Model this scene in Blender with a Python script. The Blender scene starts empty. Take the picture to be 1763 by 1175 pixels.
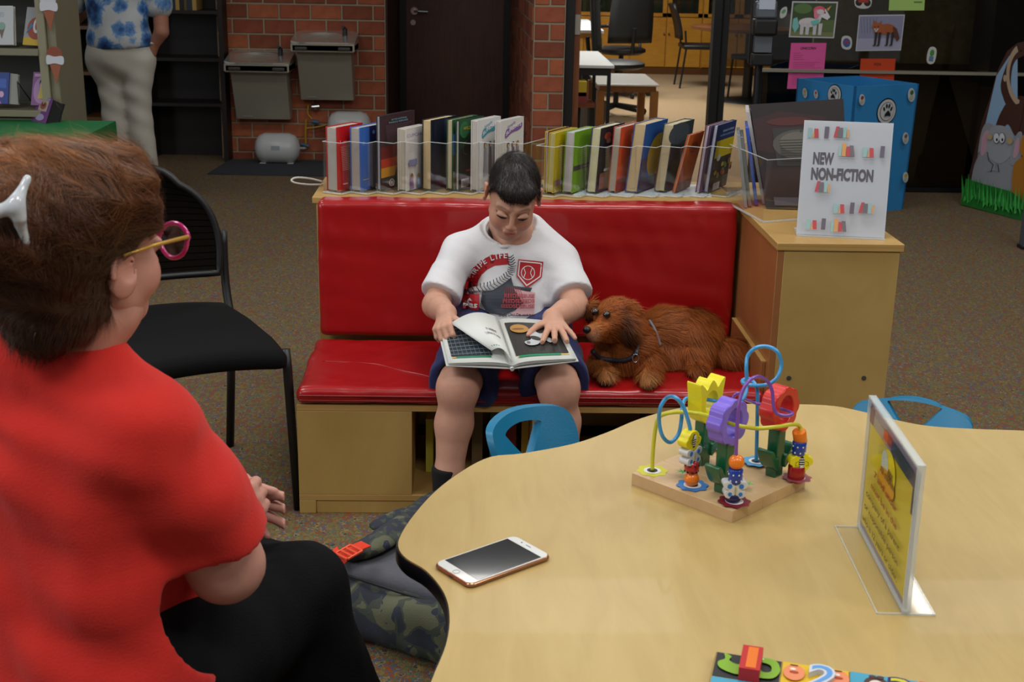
import bpy, math, random
import numpy as np
from mathutils import Vector, Matrix
SC = bpy.context.scene
C = SC.collection
R = math.radians
PI = math.pi
# ------------------------------------------------ camera
FPX, PITCH, YAW, ROLL, CH = 2240.0, R(17), R(1.8), R(1.1), 1.50
def _cam():
    fw = Vector((math.sin(YAW)*math.cos(PITCH), math.cos(YAW)*math.cos(PITCH), -math.sin(PITCH)))
    rt = Vector((math.cos(YAW), -math.sin(YAW), 0)); up = rt.cross(fw)
    return fw, rt*math.cos(ROLL)+up*math.sin(ROLL), -rt*math.sin(ROLL)+up*math.cos(ROLL)
FW, RT, UP = _cam()
EYE = Vector((0, 0, CH))
cd = bpy.data.cameras.new('camera'); cam = bpy.data.objects.new('camera', cd); C.objects.link(cam)
cam.matrix_world = Matrix.Translation(EYE) @ Matrix((RT, UP, -FW)).transposed().to_4x4()
cd.sensor_width = 23.5; cd.lens = FPX/1763*23.5; cd.clip_start = .05; cd.clip_end = 60
cd.dof.use_dof = True; cd.dof.focus_distance = 3.25; cd.dof.aperture_fstop = 7.5
SC.camera = cam
# ------------------------------------------------ world, lights, exposure
SC.view_settings.view_transform = 'Standard'; SC.view_settings.look = 'None'
SC.view_settings.gamma = 1; SC.view_settings.use_curve_mapping = False
SC.view_settings.exposure = 0.0
w = bpy.data.worlds.new('world'); SC.world = w; w.use_nodes = True
bgn = w.node_tree.nodes['Background']; bgn.inputs[0].default_value = (.95, .97, 1, 1); bgn.inputs[1].default_value = .17
def area(loc, size, power, col=(1, .98, .94), target=None):
    l = bpy.data.lights.new('ceiling_lamp', 'AREA'); l.shape = 'RECTANGLE'; l.size, l.size_y = size
    l.energy = power; l.color = col
    o = bpy.data.objects.new('ceiling_lamp', l); C.objects.link(o); o.location = loc
    if target is not None:
        d = Vector(target)-Vector(loc); o.rotation_euler = d.to_track_quat('-Z', 'Y').to_euler()
    return o
for x in (-1.9, .5, 2.9):
    for y in (.6, 3.1):
        area((x, y, 3.0), (1.2, .6), 30)
    area((x, 6.2, 3.0), (1.2, .6), 13)
area((-5, 1.5, 1.9), (2.4, 1.8), 55, (.9, .95, 1), (0, 3, .4))      # daylight from a window left of the frame
area((1.2, 13, 2.6), (1.6, 1.2), 120, (1, .97, .9)); area((1.3, 9.9, 2.6), (1.0, .8), 36, (1, .97, .9))

# ------------------------------------------------ pixel -> place
def ray(px, py): return FW + RT*((px-881.5)/FPX) - UP*((py-587.5)/FPX)
def W(px, py, Y=None, z=None, X=None):
    d = ray(px, py)
    t = (Y-EYE.y)/d.y if Y is not None else ((z-EYE.z)/d.z if z is not None else (X-EYE.x)/d.x)
    return EYE + d*t
# ------------------------------------------------ materials
def lin(h):
    if isinstance(h, str):
        h = h.lstrip('#'); v = [int(h[i:i+2], 16)/255 for i in (0, 2, 4)]
        return tuple(((c+.055)/1.055)**2.4 if c > .04045 else c/12.92 for c in v)+(1,)
    return tuple(h)+(1,) if len(h) == 3 else tuple(h)
_m = {}
def nodes(name):
    m = bpy.data.materials.new(name); m.use_nodes = True
    nt = m.node_tree; return m, nt, nt.nodes['Principled BSDF']
def N(nt, t, **kw):
    n = nt.nodes.new(t)
    for k, v in kw.items():
        if k in n.inputs: n.inputs[k].default_value = v
        else: setattr(n, k, v)
    return n
def tex(nt, kind='ShaderNodeTexNoise', scale=(1, 1, 1), **kw):
    tc = nt.nodes.new('ShaderNodeTexCoord'); mp = nt.nodes.new('ShaderNodeMapping')
    mp.inputs['Scale'].default_value = scale
    nt.links.new(tc.outputs['Object'], mp.inputs[0]); n = N(nt, kind, **kw); nt.links.new(mp.outputs[0], n.inputs['Vector']); return n
def ramp(nt, src, stops, mode='LINEAR'):
    r = nt.nodes.new('ShaderNodeValToRGB'); r.color_ramp.interpolation = mode
    e = r.color_ramp.elements
    while len(e) < len(stops): e.new(.5)
    for i, (p, c) in enumerate(stops): e[i].position = p; e[i].color = lin(c)
    nt.links.new(src, r.inputs[0]); return r
def bump(nt, bs, src, strength=.3, dist=.002):
    b = N(nt, 'ShaderNodeBump', Strength=strength, Distance=dist); nt.links.new(src, b.inputs['Height']); nt.links.new(b.outputs[0], bs.inputs['Normal'])
def M(col, rough=.5, metal=0, var=0, vs=12, bmp=0, bs=80, spec=.5, coat=0, key=None, trans=0, alpha=1, sheen=0, sss=0):
    k = (str(col), rough, metal, var, vs, bmp, bs, spec, coat, trans, alpha, sheen, sss)
    if k in _m: return _m[k]
    m, nt, b = nodes(key or 'mat_'+str(len(_m)))
    c = lin(col); b.inputs['Base Color'].default_value = c; b.inputs['Roughness'].default_value = rough
    b.inputs['Metallic'].default_value = metal; b.inputs['Specular IOR Level'].default_value = spec
    b.inputs['Coat Weight'].default_value = coat; b.inputs['Transmission Weight'].default_value = trans; b.inputs['Alpha'].default_value = alpha
    b.inputs['Sheen Weight'].default_value = sheen
    if sss: b.inputs['Subsurface Weight'].default_value = sss; b.inputs['Subsurface Scale'].default_value = .01; b.inputs['Subsurface Radius'].default_value = (1, .3, .15)
    if var:
        t = tex(nt, Scale=vs, Detail=4)
        r = ramp(nt, t.outputs['Fac'], [(.3, tuple(x*(1-var) for x in c[:3])), (.7, tuple(min(1, x*(1+var)) for x in c[:3]))])
        nt.links.new(r.outputs[0], b.inputs['Base Color'])
    if bmp:
        t = tex(nt, Scale=bs, Detail=3); bump(nt, b, t.outputs['Fac'], bmp, .003)
    _m[k] = m; return m
def wood(name, c1, c2, rough=.35, scale=(1.2, 9, 9), coat=.1):
    m, nt, b = nodes(name); b.inputs['Roughness'].default_value = rough; b.inputs['Coat Weight'].default_value = coat
    a = tex(nt, scale=(.8, .8, .8), Scale=2.2, Detail=3)
    wv = tex(nt, 'ShaderNodeTexNoise', scale=scale, Scale=3.2, Detail=6, Roughness=.62, Distortion=1.1)
    mx = N(nt, 'ShaderNodeMath', operation='ADD'); nt.links.new(a.outputs['Fac'], mx.inputs[0]); nt.links.new(wv.outputs['Fac'], mx.inputs[1])
    h = N(nt, 'ShaderNodeMath', operation='MULTIPLY'); h.inputs[1].default_value = .5; nt.links.new(mx.outputs[0], h.inputs[0])
    r = ramp(nt, h.outputs[0], [(.36, c1), (.62, c2)]); nt.links.new(r.outputs[0], b.inputs['Base Color'])
    bump(nt, b, wv.outputs['Fac'], .05, .001)
    return m
def carpet(name, cols, scale, rough=.95):
    m, nt, b = nodes(name); b.inputs['Roughness'].default_value = rough; b.inputs['Specular IOR Level'].default_value = .1
    v = tex(nt, 'ShaderNodeTexNoise', scale=(1, 1, 1), Scale=scale, Detail=2, Roughness=.7)
    v2 = tex(nt, 'ShaderNodeTexVoronoi', scale=(1, .45, 1), Scale=scale*2.2)
    sx = N(nt, 'ShaderNodeSeparateColor'); nt.links.new(v2.outputs['Color'], sx.inputs[0])
    ad = N(nt, 'ShaderNodeMath', operation='MULTIPLY_ADD'); ad.inputs[1].default_value = .55
    nt.links.new(sx.outputs[0], ad.inputs[0]); 
    hf = N(nt, 'ShaderNodeMath', operation='MULTIPLY_ADD'); hf.inputs[1].default_value = 1.5; hf.inputs[2].default_value = -.52
    nt.links.new(v.outputs['Fac'], hf.inputs[0]); nt.links.new(hf.outputs[0], ad.inputs[2])
    n = len(cols); r = ramp(nt, ad.outputs[0], [(i/(n), c) for i, c in enumerate(cols)], 'CONSTANT')
    nt.links.new(r.outputs[0], b.inputs['Base Color'])
    f = tex(nt, Scale=420, Detail=2); bump(nt, b, f.outputs['Fac'], .8, .004)
    return m
def vcol(name, rough=.5, spec=.4, sss=0, var=0, bs=200, bmp=0, sheen=0):
    m, nt, b = nodes(name); b.inputs['Roughness'].default_value = rough; b.inputs['Specular IOR Level'].default_value = spec
    a = N(nt, 'ShaderNodeAttribute', attribute_name='Col'); src = a.outputs['Color']
    if var:
        t = tex(nt, Scale=bs, Detail=3); r = ramp(nt, t.outputs['Fac'], [(.3, (1-var,)*3), (.7, (1, 1, 1))])
        mm = N(nt, 'ShaderNodeMix', data_type='RGBA', blend_type='MULTIPLY'); mm.inputs[0].default_value = 1
        nt.links.new(src, mm.inputs[6]); nt.links.new(r.outputs[0], mm.inputs[7]); src = mm.outputs[2]
    nt.links.new(src, b.inputs['Base Color'])
    if sss: b.inputs['Subsurface Weight'].default_value = sss; b.inputs['Subsurface Scale'].default_value = .01; b.inputs['Subsurface Radius'].default_value = (1, .35, .2)
    if bmp: t = tex(nt, Scale=bs, Detail=3); bump(nt, b, t.outputs['Fac'], bmp, .002)
    b.inputs['Sheen Weight'].default_value = sheen
    return m
def clear(name, tint=(.97, .985, .98), rough=.02, mixf=.12, gcol=(1, 1, 1), cap=1.0):
    """thin clear sheet: mostly see-through, a little gloss"""
    m, nt, b = nodes(name); nt.nodes.remove(b)
    t = N(nt, 'ShaderNodeBsdfTransparent'); t.inputs[0].default_value = tint+(1,)
    g = N(nt, 'ShaderNodeBsdfGlossy'); g.inputs['Roughness'].default_value = rough; g.inputs[0].default_value = gcol+(1,)
    fr = N(nt, 'ShaderNodeFresnel'); fr.inputs[0].default_value = 1.45
    a0 = N(nt, 'ShaderNodeMath', operation='ADD'); a0.inputs[1].default_value = mixf; nt.links.new(fr.outputs[0], a0.inputs[0])
    ad = N(nt, 'ShaderNodeMath', operation='MINIMUM'); ad.inputs[1].default_value = cap; nt.links.new(a0.outputs[0], ad.inputs[0])
    mx = N(nt, 'ShaderNodeMixShader'); nt.links.new(ad.outputs[0], mx.inputs[0]); nt.links.new(t.outputs[0], mx.inputs[1]); nt.links.new(g.outputs[0], mx.inputs[2])
    nt.links.new(mx.outputs[0], nt.nodes['Material Output'].inputs[0]); return m
# ------------------------------------------------ mesh builder
TM = {}
class B:
    def __init__(s, T=None): s.v = []; s.f = []; s.m = []; s.T = T; s.k = 0
    def add(s, vs, fs, k=None):
        o = len(s.v)
        for p in vs:
            p = Vector(p); s.v.append(s.T @ p if s.T else p)
        for f in fs: s.f.append(tuple(i+o for i in f)); s.m.append(s.k if k is None else k)
        return s
    def box(s, x0, x1, y0, y1, z0, z1, k=None):
        v = [(x, y, z) for z in (z0, z1) for y in (y0, y1) for x in (x0, x1)]
        return s.add(v, [(0, 2, 3, 1), (4, 5, 7, 6), (0, 1, 5, 4), (2, 6, 7, 3), (0, 4, 6, 2), (1, 3, 7, 5)], k)
    def hexa(s, pts, k=None):   # bottom 4 (ccw), top 4
        return s.add(pts, [(3, 2, 1, 0), (4, 5, 6, 7), (0, 1, 5, 4), (1, 2, 6, 5), (2, 3, 7, 6), (3, 0, 4, 7)], k)
    def prism(s, poly, a, b, axis='z', k=None, k2=None):
        def P(u, v, w): return (u, v, w) if axis == 'z' else ((u, w, v) if axis == 'y' else (w, u, v))
        n = len(poly); vs = [P(u, v, a) for u, v in poly]+[P(u, v, b) for u, v in poly]
        s.add(vs, [tuple(reversed(range(n))), tuple(range(n, 2*n))], k)
        o = len(s.v)-2*n
        for i in range(n):
            j = (i+1) % n; s.f.append((o+i, o+j, o+n+j, o+n+i)); s.m.append((s.k if k is None else k) if k2 is None else k2)
        return s
    def ring(s, outer, inner, a, b, axis='z', k=None):   # prism with a hole, equal counts
        def P(u, v, w): return (u, v, w) if axis == 'z' else ((u, w, v) if axis == 'y' else (w, u, v))
        n = len(outer); vs = [P(u, v, w) for w in (a, b) for L in (outer, inner) for u, v in L]
        fs = []
        for i in range(n):
            j = (i+1) % n
            fs += [(i, n+i, n+j, j), (2*n+i, 2*n+j, 3*n+j, 3*n+i), (i, j, 2*n+j, 2*n+i), (n+i, 3*n+i, 3*n+j, n+j)]
        return s.add(vs, fs, k)
    def tube(s, pts, r, n=8, closed=False, k=None, caps=True):
        pts = [Vector(p) for p in pts]; m = len(pts); rs = r if isinstance(r, (list, tuple)) else [r]*m
        vs = []; up = None
        for i, p in enumerate(pts):
            a = pts[(i-1) % m] if (closed or i > 0) else p; c = pts[(i+1) % m] if (closed or i < m-1) else p
            t = (c-a).normalized() if (c-a).length > 1e-9 else Vector((0, 0, 1))
            if up is None: up = Vector((0, 0, 1)) if abs(t.z) < .9 else Vector((1, 0, 0))
            u = (up - t*up.dot(t)); u = u.normalized() if u.length > 1e-6 else t.orthogonal().normalized()
            v = t.cross(u); up = u
            vs += [p+(u*math.cos(2*PI*j/n)+v*math.sin(2*PI*j/n))*rs[i] for j in range(n)]
        fs = [((i*n+j), (i*n+(j+1) % n), ((i+1) % m)*n+(j+1) % n, ((i+1) % m)*n+j) for i in range(m if closed else m-1) for j in range(n)]
        if not closed and caps: fs += [tuple(reversed(range(n))), tuple(range((m-1)*n, m*n))]
        return s.add(vs, fs, k)
    def lathe(s, prof, c=(0, 0, 0), axis=(0, 0, 1), n=20, k=None):
        q = Vector((0, 0, 1)).rotation_difference(Vector(axis).normalized()); c = Vector(c)
        vs = [c+q @ Vector((r*math.cos(2*PI*j/n), r*math.sin(2*PI*j/n), h)) for r, h in prof for j in range(n)]
        m = len(prof); fs = [(i*n+j, i*n+(j+1) % n, (i+1)*n+(j+1) % n, (i+1)*n+j) for i in range(m-1) for j in range(n)]
        fs += [tuple(reversed(range(n))), tuple(range((m-1)*n, m*n))]
        return s.add(vs, fs, k)
    def cyl(s, a, b, r, r2=None, n=16, k=None):
        a = Vector(a); b = Vector(b); return s.lathe([(r, 0), (r if r2 is None else r2, (b-a).length)], a, b-a, n, k)
    def ball(s, c, r, n=16, k=None, sc=(1, 1, 1), rot=None):
        m = n//2; vs = []; fs = []
        for i in range(m+1):
            t = PI*i/m
            for j in range(n):
                p = Vector((math.sin(t)*math.cos(2*PI*j/n)*r*sc[0], math.sin(t)*math.sin(2*PI*j/n)*r*sc[1], math.cos(t)*r*sc[2]))
                vs.append(Vector(c)+(rot @ p if rot else p))
        for i in range(m):
            for j in range(n): fs.append((i*n+j, (i+1)*n+j, (i+1)*n+(j+1) % n, i*n+(j+1) % n))
        return s.add(vs, fs, k)
    def obj(s, name, mats, parent=None, world=False, smooth=False, bevel=0, seg=2, merge=False, sub=0):
        me = bpy.data.meshes.new(name); me.from_pydata([tuple(p) for p in s.v], [], s.f)
        mats = mats if isinstance(mats, (list, tuple)) else [mats]
        for m in mats: me.materials.append(m)
        if len(mats) > 1: me.polygons.foreach_set('material_index', s.m)
        o = fin(name, me, parent, world)
        if smooth: shade(me, smooth)
        if bevel:
            b = o.modifiers.new('b', 'BEVEL'); b.width = bevel; b.segments = seg; b.limit_method = 'ANGLE'; b.angle_limit = R(40); b.harden_normals = False
            if not smooth: shade(me, 35)
        if sub: d = o.modifiers.new('s', 'SUBSURF'); d.levels = d.render_levels = sub
        return o
def shade(me, ang=True):
    import bmesh
    me.polygons.foreach_set('use_smooth', [True]*len(me.polygons))
    if ang is not True:
        try: me.set_sharp_from_angle(angle=R(ang))
        except Exception: pass
def fin(name, me, parent=None, world=False):
    o = bpy.data.objects.new(name, me); C.objects.link(o)
    if parent is not None:
        o.parent = parent; pm = TM.get(parent.name, Matrix())
        if world: me.transform(pm.inverted())
        TM[o.name] = pm
    return o
def thing(name, label, cat, loc=(0, 0, 0), rz=0, group=None):
    o = bpy.data.objects.new(name, None); C.objects.link(o); o.empty_display_size = .05
    o.location = loc; o.rotation_euler = (0, 0, rz)
    TM[o.name] = Matrix.Translation(Vector(loc)) @ Matrix.Rotation(rz, 4, 'Z')
    return tag(o, label, cat, group)
def tag(o, label, cat, group=None, kind=None):
    o['label'] = label; o['category'] = cat
    if group: o['group'] = group
    if kind: o['kind'] = kind
    return o
def struct(o, label=None):
    o['kind'] = 'structure'
    if label: o['label'] = label
    return o
def dup(root, loc, rz, label, group=None):
    r = root.copy(); C.objects.link(r); r.location = loc; r.rotation_euler = (0, 0, rz); r['label'] = label
    if group: r['group'] = group
    for ch in list(root.children):
        c = ch.copy(); C.objects.link(c); c.parent = r
        for g in ch.children:
            d = g.copy(); C.objects.link(d); d.parent = c
    return r
def spline(pts, n=6, closed=False):
    P = [Vector(p) for p in pts]; m = len(P); out = []
    rng = range(m if closed else m-1)
    for i in rng:
        p0 = P[(i-1) % m] if closed or i > 0 else P[i]*2-P[i+1]; p1 = P[i]; p2 = P[(i+1) % m]
        p3 = P[(i+2) % m] if closed or i < m-2 else p2*2-p1
        for k in range(n):
            t = k/n; out.append(.5*((2*p1)+(p2-p0)*t+(2*p0-5*p1+4*p2-p3)*t*t+(3*p1-p0-3*p2+p3)*t**3))
    if not closed: out.append(P[-1])
    return out
def sp2(pts, n=6): return [(p.x, p.y) for p in spline([(a, b, 0) for a, b in pts], n, True)]
def circ(cx, cy, rx, ry=None, n=24, a0=0, a1=2*PI):
    ry = rx if ry is None else ry
    return [(cx+rx*math.cos(a0+(a1-a0)*i/n), cy+ry*math.sin(a0+(a1-a0)*i/n)) for i in range(n)]
# flat print on a surface: polygons and lettering in the (u,v) frame of the surface
_fm = {}
def glyphs(s, bold=0):
    if (s, bold) not in _fm:
        c = bpy.data.curves.new('t', 'FONT'); c.body = s; c.resolution_u = 3; c.offset = bold; c.fill_mode = 'FRONT'
        o = bpy.data.objects.new('t', c); me = bpy.data.meshes.new_from_object(o)
        v = [(p.co.x, p.co.y) for p in me.vertices]; f = [tuple(p.vertices) for p in me.polygons]
        bpy.data.objects.remove(o); bpy.data.curves.remove(c); bpy.data.meshes.remove(me); _fm[(s, bold)] = (v, f)
    return _fm[(s, bold)]
class Pr:
    def __init__(s, O, U, V, lift=.0004, warp=None):
        s.O = Vector(O); s.U = Vector(U); s.V = Vector(V); s.n = s.U.cross(s.V).normalized()
        s.b = B(); s.mats = []; s.lift = lift; s.L = 1; s.warp = warp
    def _k(s, col, rough=.5, e=0):
        m = col if isinstance(col, bpy.types.Material) else M(col, rough)
        if m not in s.mats: s.mats.append(m)
        return s.mats.index(m)
    def P(s, u, v):
        if s.warp: return s.warp(u, v, s.lift*s.L)
        return s.O+s.U*u+s.V*v+s.n*(s.lift*s.L)
    def poly(s, pts, col, rough=.5):
        s.b.add([s.P(*p) for p in pts], [tuple(range(len(pts)))], s._k(col, rough)); s.L += 1; return s
    def rect(s, u0, v0, u1, v1, col, rough=.5): return s.poly([(u0, v0), (u1, v0), (u1, v1), (u0, v1)], col, rough)
    def ell(s, cu, cv, ru, rv, col, a=0, n=20):
        return s.poly([(cu+ru*math.cos(t)*math.cos(a)-rv*math.sin(t)*math.sin(a), cv+ru*math.cos(t)*math.sin(a)+rv*math.sin(t)*math.cos(a)) for t in [2*PI*i/n for i in range(n)]], col)
    def line(s, pts, w, col, closed=False):
        k = s._k(col); m = len(pts)
        for i in range(m if closed else m-1):
            a = Vector(pts[i]); b = Vector(pts[(i+1) % m]); d = b-a
            if d.length < 1e-9: continue
            d.normalize(); q = Vector((-d.y, d.x))*w/2; a = a-d*w*.25; b = b+d*w*.25
            s.b.add([s.P(*(a-q)), s.P(*(b-q)), s.P(*(b+q)), s.P(*(a+q))], [(0, 1, 2, 3)], k)
        s.L += 1; return s
    def text(s, t, u, v, h, col, w=None, bold=.01, ang=0, align='l', wscale=1, f=None):
        vs, fs = glyphs(t, bold); x1 = max(p[0] for p in vs); x0 = min(p[0] for p in vs)
        sx = (w/(x1-x0)) if w else h/.72*wscale; sy = h/.72
        tw = (x1-x0)*sx; du = 0 if align == 'l' else (-tw/2 if align == 'c' else -tw)
        ca, sa = math.cos(ang), math.sin(ang); pts = []
        for x, y in vs:
            a = (x-x0)*sx+du; b = y*sy
            pts.append(s.P(*f(a, b)) if f else s.P(u+a*ca-b*sa, v+a*sa+b*ca))
        s.b.add(pts, fs, s._k(col)); s.L += 1; return s
    def obj(s, name, parent=None, world=True): return s.b.obj(name, s.mats, parent, world)
# ------------------------------------------------ signed-distance modelling for bodies, cloth and animals
def V3(*a): return np.array(a, dtype=np.float32)
def A3(p): return np.array(tuple(p), dtype=np.float32)
class SDF:
    def __init__(s, lo, hi, h):
        s.lo = A3(lo); s.h = h; s.n = np.ceil((A3(hi)-s.lo)/h).astype(int)+1
        s.V = np.full(tuple(s.n), .2, np.float32)
        s.ax = [s.lo[i]+np.arange(s.n[i], dtype=np.float32)*h for i in range(3)]
    def _sl(s, lo, hi):
        a = np.clip(((lo-s.lo)/s.h).astype(int)-1, 0, s.n-1); b = np.clip(((hi-s.lo)/s.h).astype(int)+3, 1, s.n)
        if (b <= a).any(): return None, None
        sl = tuple(slice(a[i], b[i]) for i in range(3))
        G = np.stack(np.meshgrid(*[s.ax[i][sl[i]] for i in range(3)], indexing='ij'), -1); return sl, G
    def _op(s, lo, hi, fn, k, mode):
        mg = k+.035; sl, G = s._sl(lo-mg, hi+mg)
        if sl is None: return s
        d = fn(G); a = s.V[sl]
        if mode == 'add':
            h = np.clip(.5+.5*(a-d)/max(k, 1e-5), 0, 1); s.V[sl] = a*(1-h)+d*h-k*h*(1-h)
        else:
            d = -d; h = np.clip(.5-.5*(a-d)/max(k, 1e-5), 0, 1); s.V[sl] = a*(1-h)+d*h+k*h*(1-h)
        return s
    def cap(s, a, b, ra, rb=None, k=.01, mode='add', flat=None):
        """tapered capsule; flat=(axis, factor) squashes it along an axis"""
        rb = ra if rb is None else rb; a = A3(a); b = A3(b); r = max(ra, rb); ab = b-a; L = float(ab@ab)+1e-12
        def fn(G):
            p = G-a; t = np.clip((p@ab)/L, 0, 1); q = p-t[..., None]*ab
            rr = ra+(rb-ra)*t
            if flat is not None:
                ax = A3(flat[0]); ax = ax/np.linalg.norm(ax); c = q@ax; q = q+(c*(1/flat[1]-1))[..., None]*ax
                return (np.linalg.norm(q, axis=-1)-rr)*min(1, flat[1]+.25)
            return np.linalg.norm(q, axis=-1)-rr
        return s._op(np.minimum(a, b)-r, np.maximum(a, b)+r, fn, k, mode)
    def chain(s, pts, rs, k=.01, flat=None):
        for i in range(len(pts)-1): s.cap(pts[i], pts[i+1], rs[i], rs[i+1], k, 'add', flat)
        return s
    def ell(s, c, r, Rm=None, k=.01, mode='add'):
        c = A3(c); r = A3(r); Q = np.eye(3, dtype=np.float32) if Rm is None else np.array(Rm, dtype=np.float32)
        def fn(G):
            p = (G-c)@Q; k0 = np.linalg.norm(p/r, axis=-1); k1 = np.linalg.norm(p/(r*r), axis=-1)+1e-9; return k0*(k0-1)/k1
        m = float(r.max()); return s._op(c-m, c+m, fn, k, mode)
    def box(s, c, r, Rm=None, rd=.01, k=.01, mode='add'):
        c = A3(c); r = A3(r)-rd; Q = np.eye(3, dtype=np.float32) if Rm is None else np.array(Rm, dtype=np.float32)
        def fn(G):
            q = np.abs((G-c)@Q)-r; return np.linalg.norm(np.maximum(q, 0), axis=-1)+np.minimum(q.max(-1), 0)-rd
        m = float(np.linalg.norm(r))+rd; return s._op(c-m, c+m, fn, k, mode)
    def fun(s, lo, hi, fn, k=.01, mode='add'): return s._op(A3(lo), A3(hi), fn, k, mode)
    def plane(s, p, n, k=.002, within=None):
        """cut away the side n points to (optionally only inside a ball (c, r))"""
        p = A3(p); n = A3(n); n = n/np.linalg.norm(n); 
        def fn(G):
            d = -((G-p)@n)
            if within is not None: d = np.maximum(d, np.linalg.norm(G-A3(within[0]), axis=-1)-within[1])
            return d
        sl = (slice(None),)*3; G = np.stack(np.meshgrid(*s.ax, indexing='ij'), -1); d = -fn(G); a = s.V
        h = np.clip(.5-.5*(a-d)/max(k, 1e-5), 0, 1); s.V = a*(1-h)+d*h+k*h*(1-h); return s
    def disp(s, fn, band=.03):
        m = np.abs(s.V) < band; i = np.nonzero(m)
        P = np.stack([s.ax[j][i[j]] for j in range(3)], -1); s.V[i] += fn(P).astype(np.float32); return s
    def mesh(s, smooth=1):
        V = s.V; V[0] = V[-1] = .1; V[:, 0] = V[:, -1] = .1; V[:, :, 0] = V[:, :, -1] = .1
        S = V < 0; nx, ny, nz = V.shape
        cnt = sum(S[a:nx-1+a, b:ny-1+b, c:nz-1+c].astype(np.int8) for a in (0, 1) for b in (0, 1) for c in (0, 1))
        I = np.stack(np.nonzero((cnt > 0) & (cnt < 8)), -1); acc = np.zeros((len(I), 3)); n = np.zeros(len(I))
        cs = [(a, b, c) for a in (0, 1) for b in (0, 1) for c in (0, 1)]
        for p in cs:
            for q in cs:
                if sum(q) == sum(p)+1 and all(q[i] >= p[i] for i in range(3)):
                    a = V[I[:, 0]+p[0], I[:, 1]+p[1], I[:, 2]+p[2]]; b = V[I[:, 0]+q[0], I[:, 1]+q[1], I[:, 2]+q[2]]
                    m = (a < 0) != (b < 0); t = np.where(m, a/np.where(m, a-b, 1), 0)
                    acc += np.where(m[:, None], np.array(p)+(np.array(q)-np.array(p))*t[:, None], 0); n += m
        P = (I+acc/n[:, None])*s.h+s.lo
        idx = np.full((nx-1, ny-1, nz-1), -1, np.int64); idx[I[:, 0], I[:, 1], I[:, 2]] = np.arange(len(I))
        F = []
        for ax in range(3):
            u, v = (ax+1) % 3, (ax+2) % 3
            sa = [slice(1, -1)]*3; sa[ax] = slice(0, -1); sb = list(sa); sb[ax] = slice(1, None)
            a = S[tuple(sa)]; b = S[tuple(sb)]; E = np.stack(np.nonzero(a != b), -1)
            neg = a[E[:, 0], E[:, 1], E[:, 2]]; E = E.copy(); E[:, u] += 1; E[:, v] += 1
            def g(du, dv):
                e = E.copy(); e[:, u] -= du; e[:, v] -= dv; return idx[e[:, 0], e[:, 1], e[:, 2]]
            q = np.stack([g(1, 1), g(0, 1), g(0, 0), g(1, 0)], -1); q[~neg] = q[~neg][:, ::-1]; F.append(q)
        F = np.concatenate(F); F = F[(F >= 0).all(1)]
        for _ in range(smooth):
            s1 = np.zeros_like(P); c1 = np.zeros(len(P))
            for a, b in ((0, 1), (1, 2), (2, 3), (3, 0)):
                np.add.at(s1, F[:, a], P[F[:, b]]); np.add.at(c1, F[:, a], 1); np.add.at(s1, F[:, b], P[F[:, a]]); np.add.at(c1, F[:, b], 1)
            P = P*.5+.5*s1/np.maximum(c1, 1)[:, None]
        return P, F
def surf(name, PF, mats, parent=None, world=True, col=None, matf=None):
    P, F = PF; me = bpy.data.meshes.new(name)
    me.vertices.add(len(P)); me.vertices.foreach_set('co', P.astype(np.float32).ravel())
    me.loops.add(len(F)*4); me.loops.foreach_set('vertex_index', F.astype(np.int32).ravel())
    me.polygons.add(len(F)); me.polygons.foreach_set('loop_start', np.arange(0, len(F)*4, 4, dtype=np.int32))
    me.polygons.foreach_set('loop_total', np.full(len(F), 4, np.int32)); me.update(calc_edges=True)
    for m in (mats if isinstance(mats, (list, tuple)) else [mats]): me.materials.append(m)
    me.polygons.foreach_set('use_smooth', [True]*len(F))
    if col is not None:
        c = np.ones((len(P), 4), np.float32); c[:, :3] = col(P)
        a = me.color_attributes.new('Col', 'FLOAT_COLOR', 'POINT'); a.data.foreach_set('color', c.ravel())
    if matf is not None:
        ce = P[F].mean(1); me.polygons.foreach_set('material_index', matf(ce).astype(np.int32))
    return fin(name, me, parent, world)
def vnormals(P, F):
    n = np.cross(P[F[:, 2]]-P[F[:, 0]], P[F[:, 3]]-P[F[:, 1]]); vn = np.zeros_like(P)
    for i in range(4): np.add.at(vn, F[:, i], n)
    return vn/(np.linalg.norm(vn, axis=1)[:, None]+1e-12)
def nz(P, f, seed=0):
    """cheap smooth value noise from sines, about -1..1"""
    rs = np.random.RandomState(seed); o = np.zeros(len(P))
    for i in range(5):
        d = rs.normal(size=3); d /= np.linalg.norm(d); o += np.sin((P@d)*f*(1+.35*i)+rs.rand()*6.28+1.3*np.sin((P@rs.normal(size=3))*f*.4))
    return o/3
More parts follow.
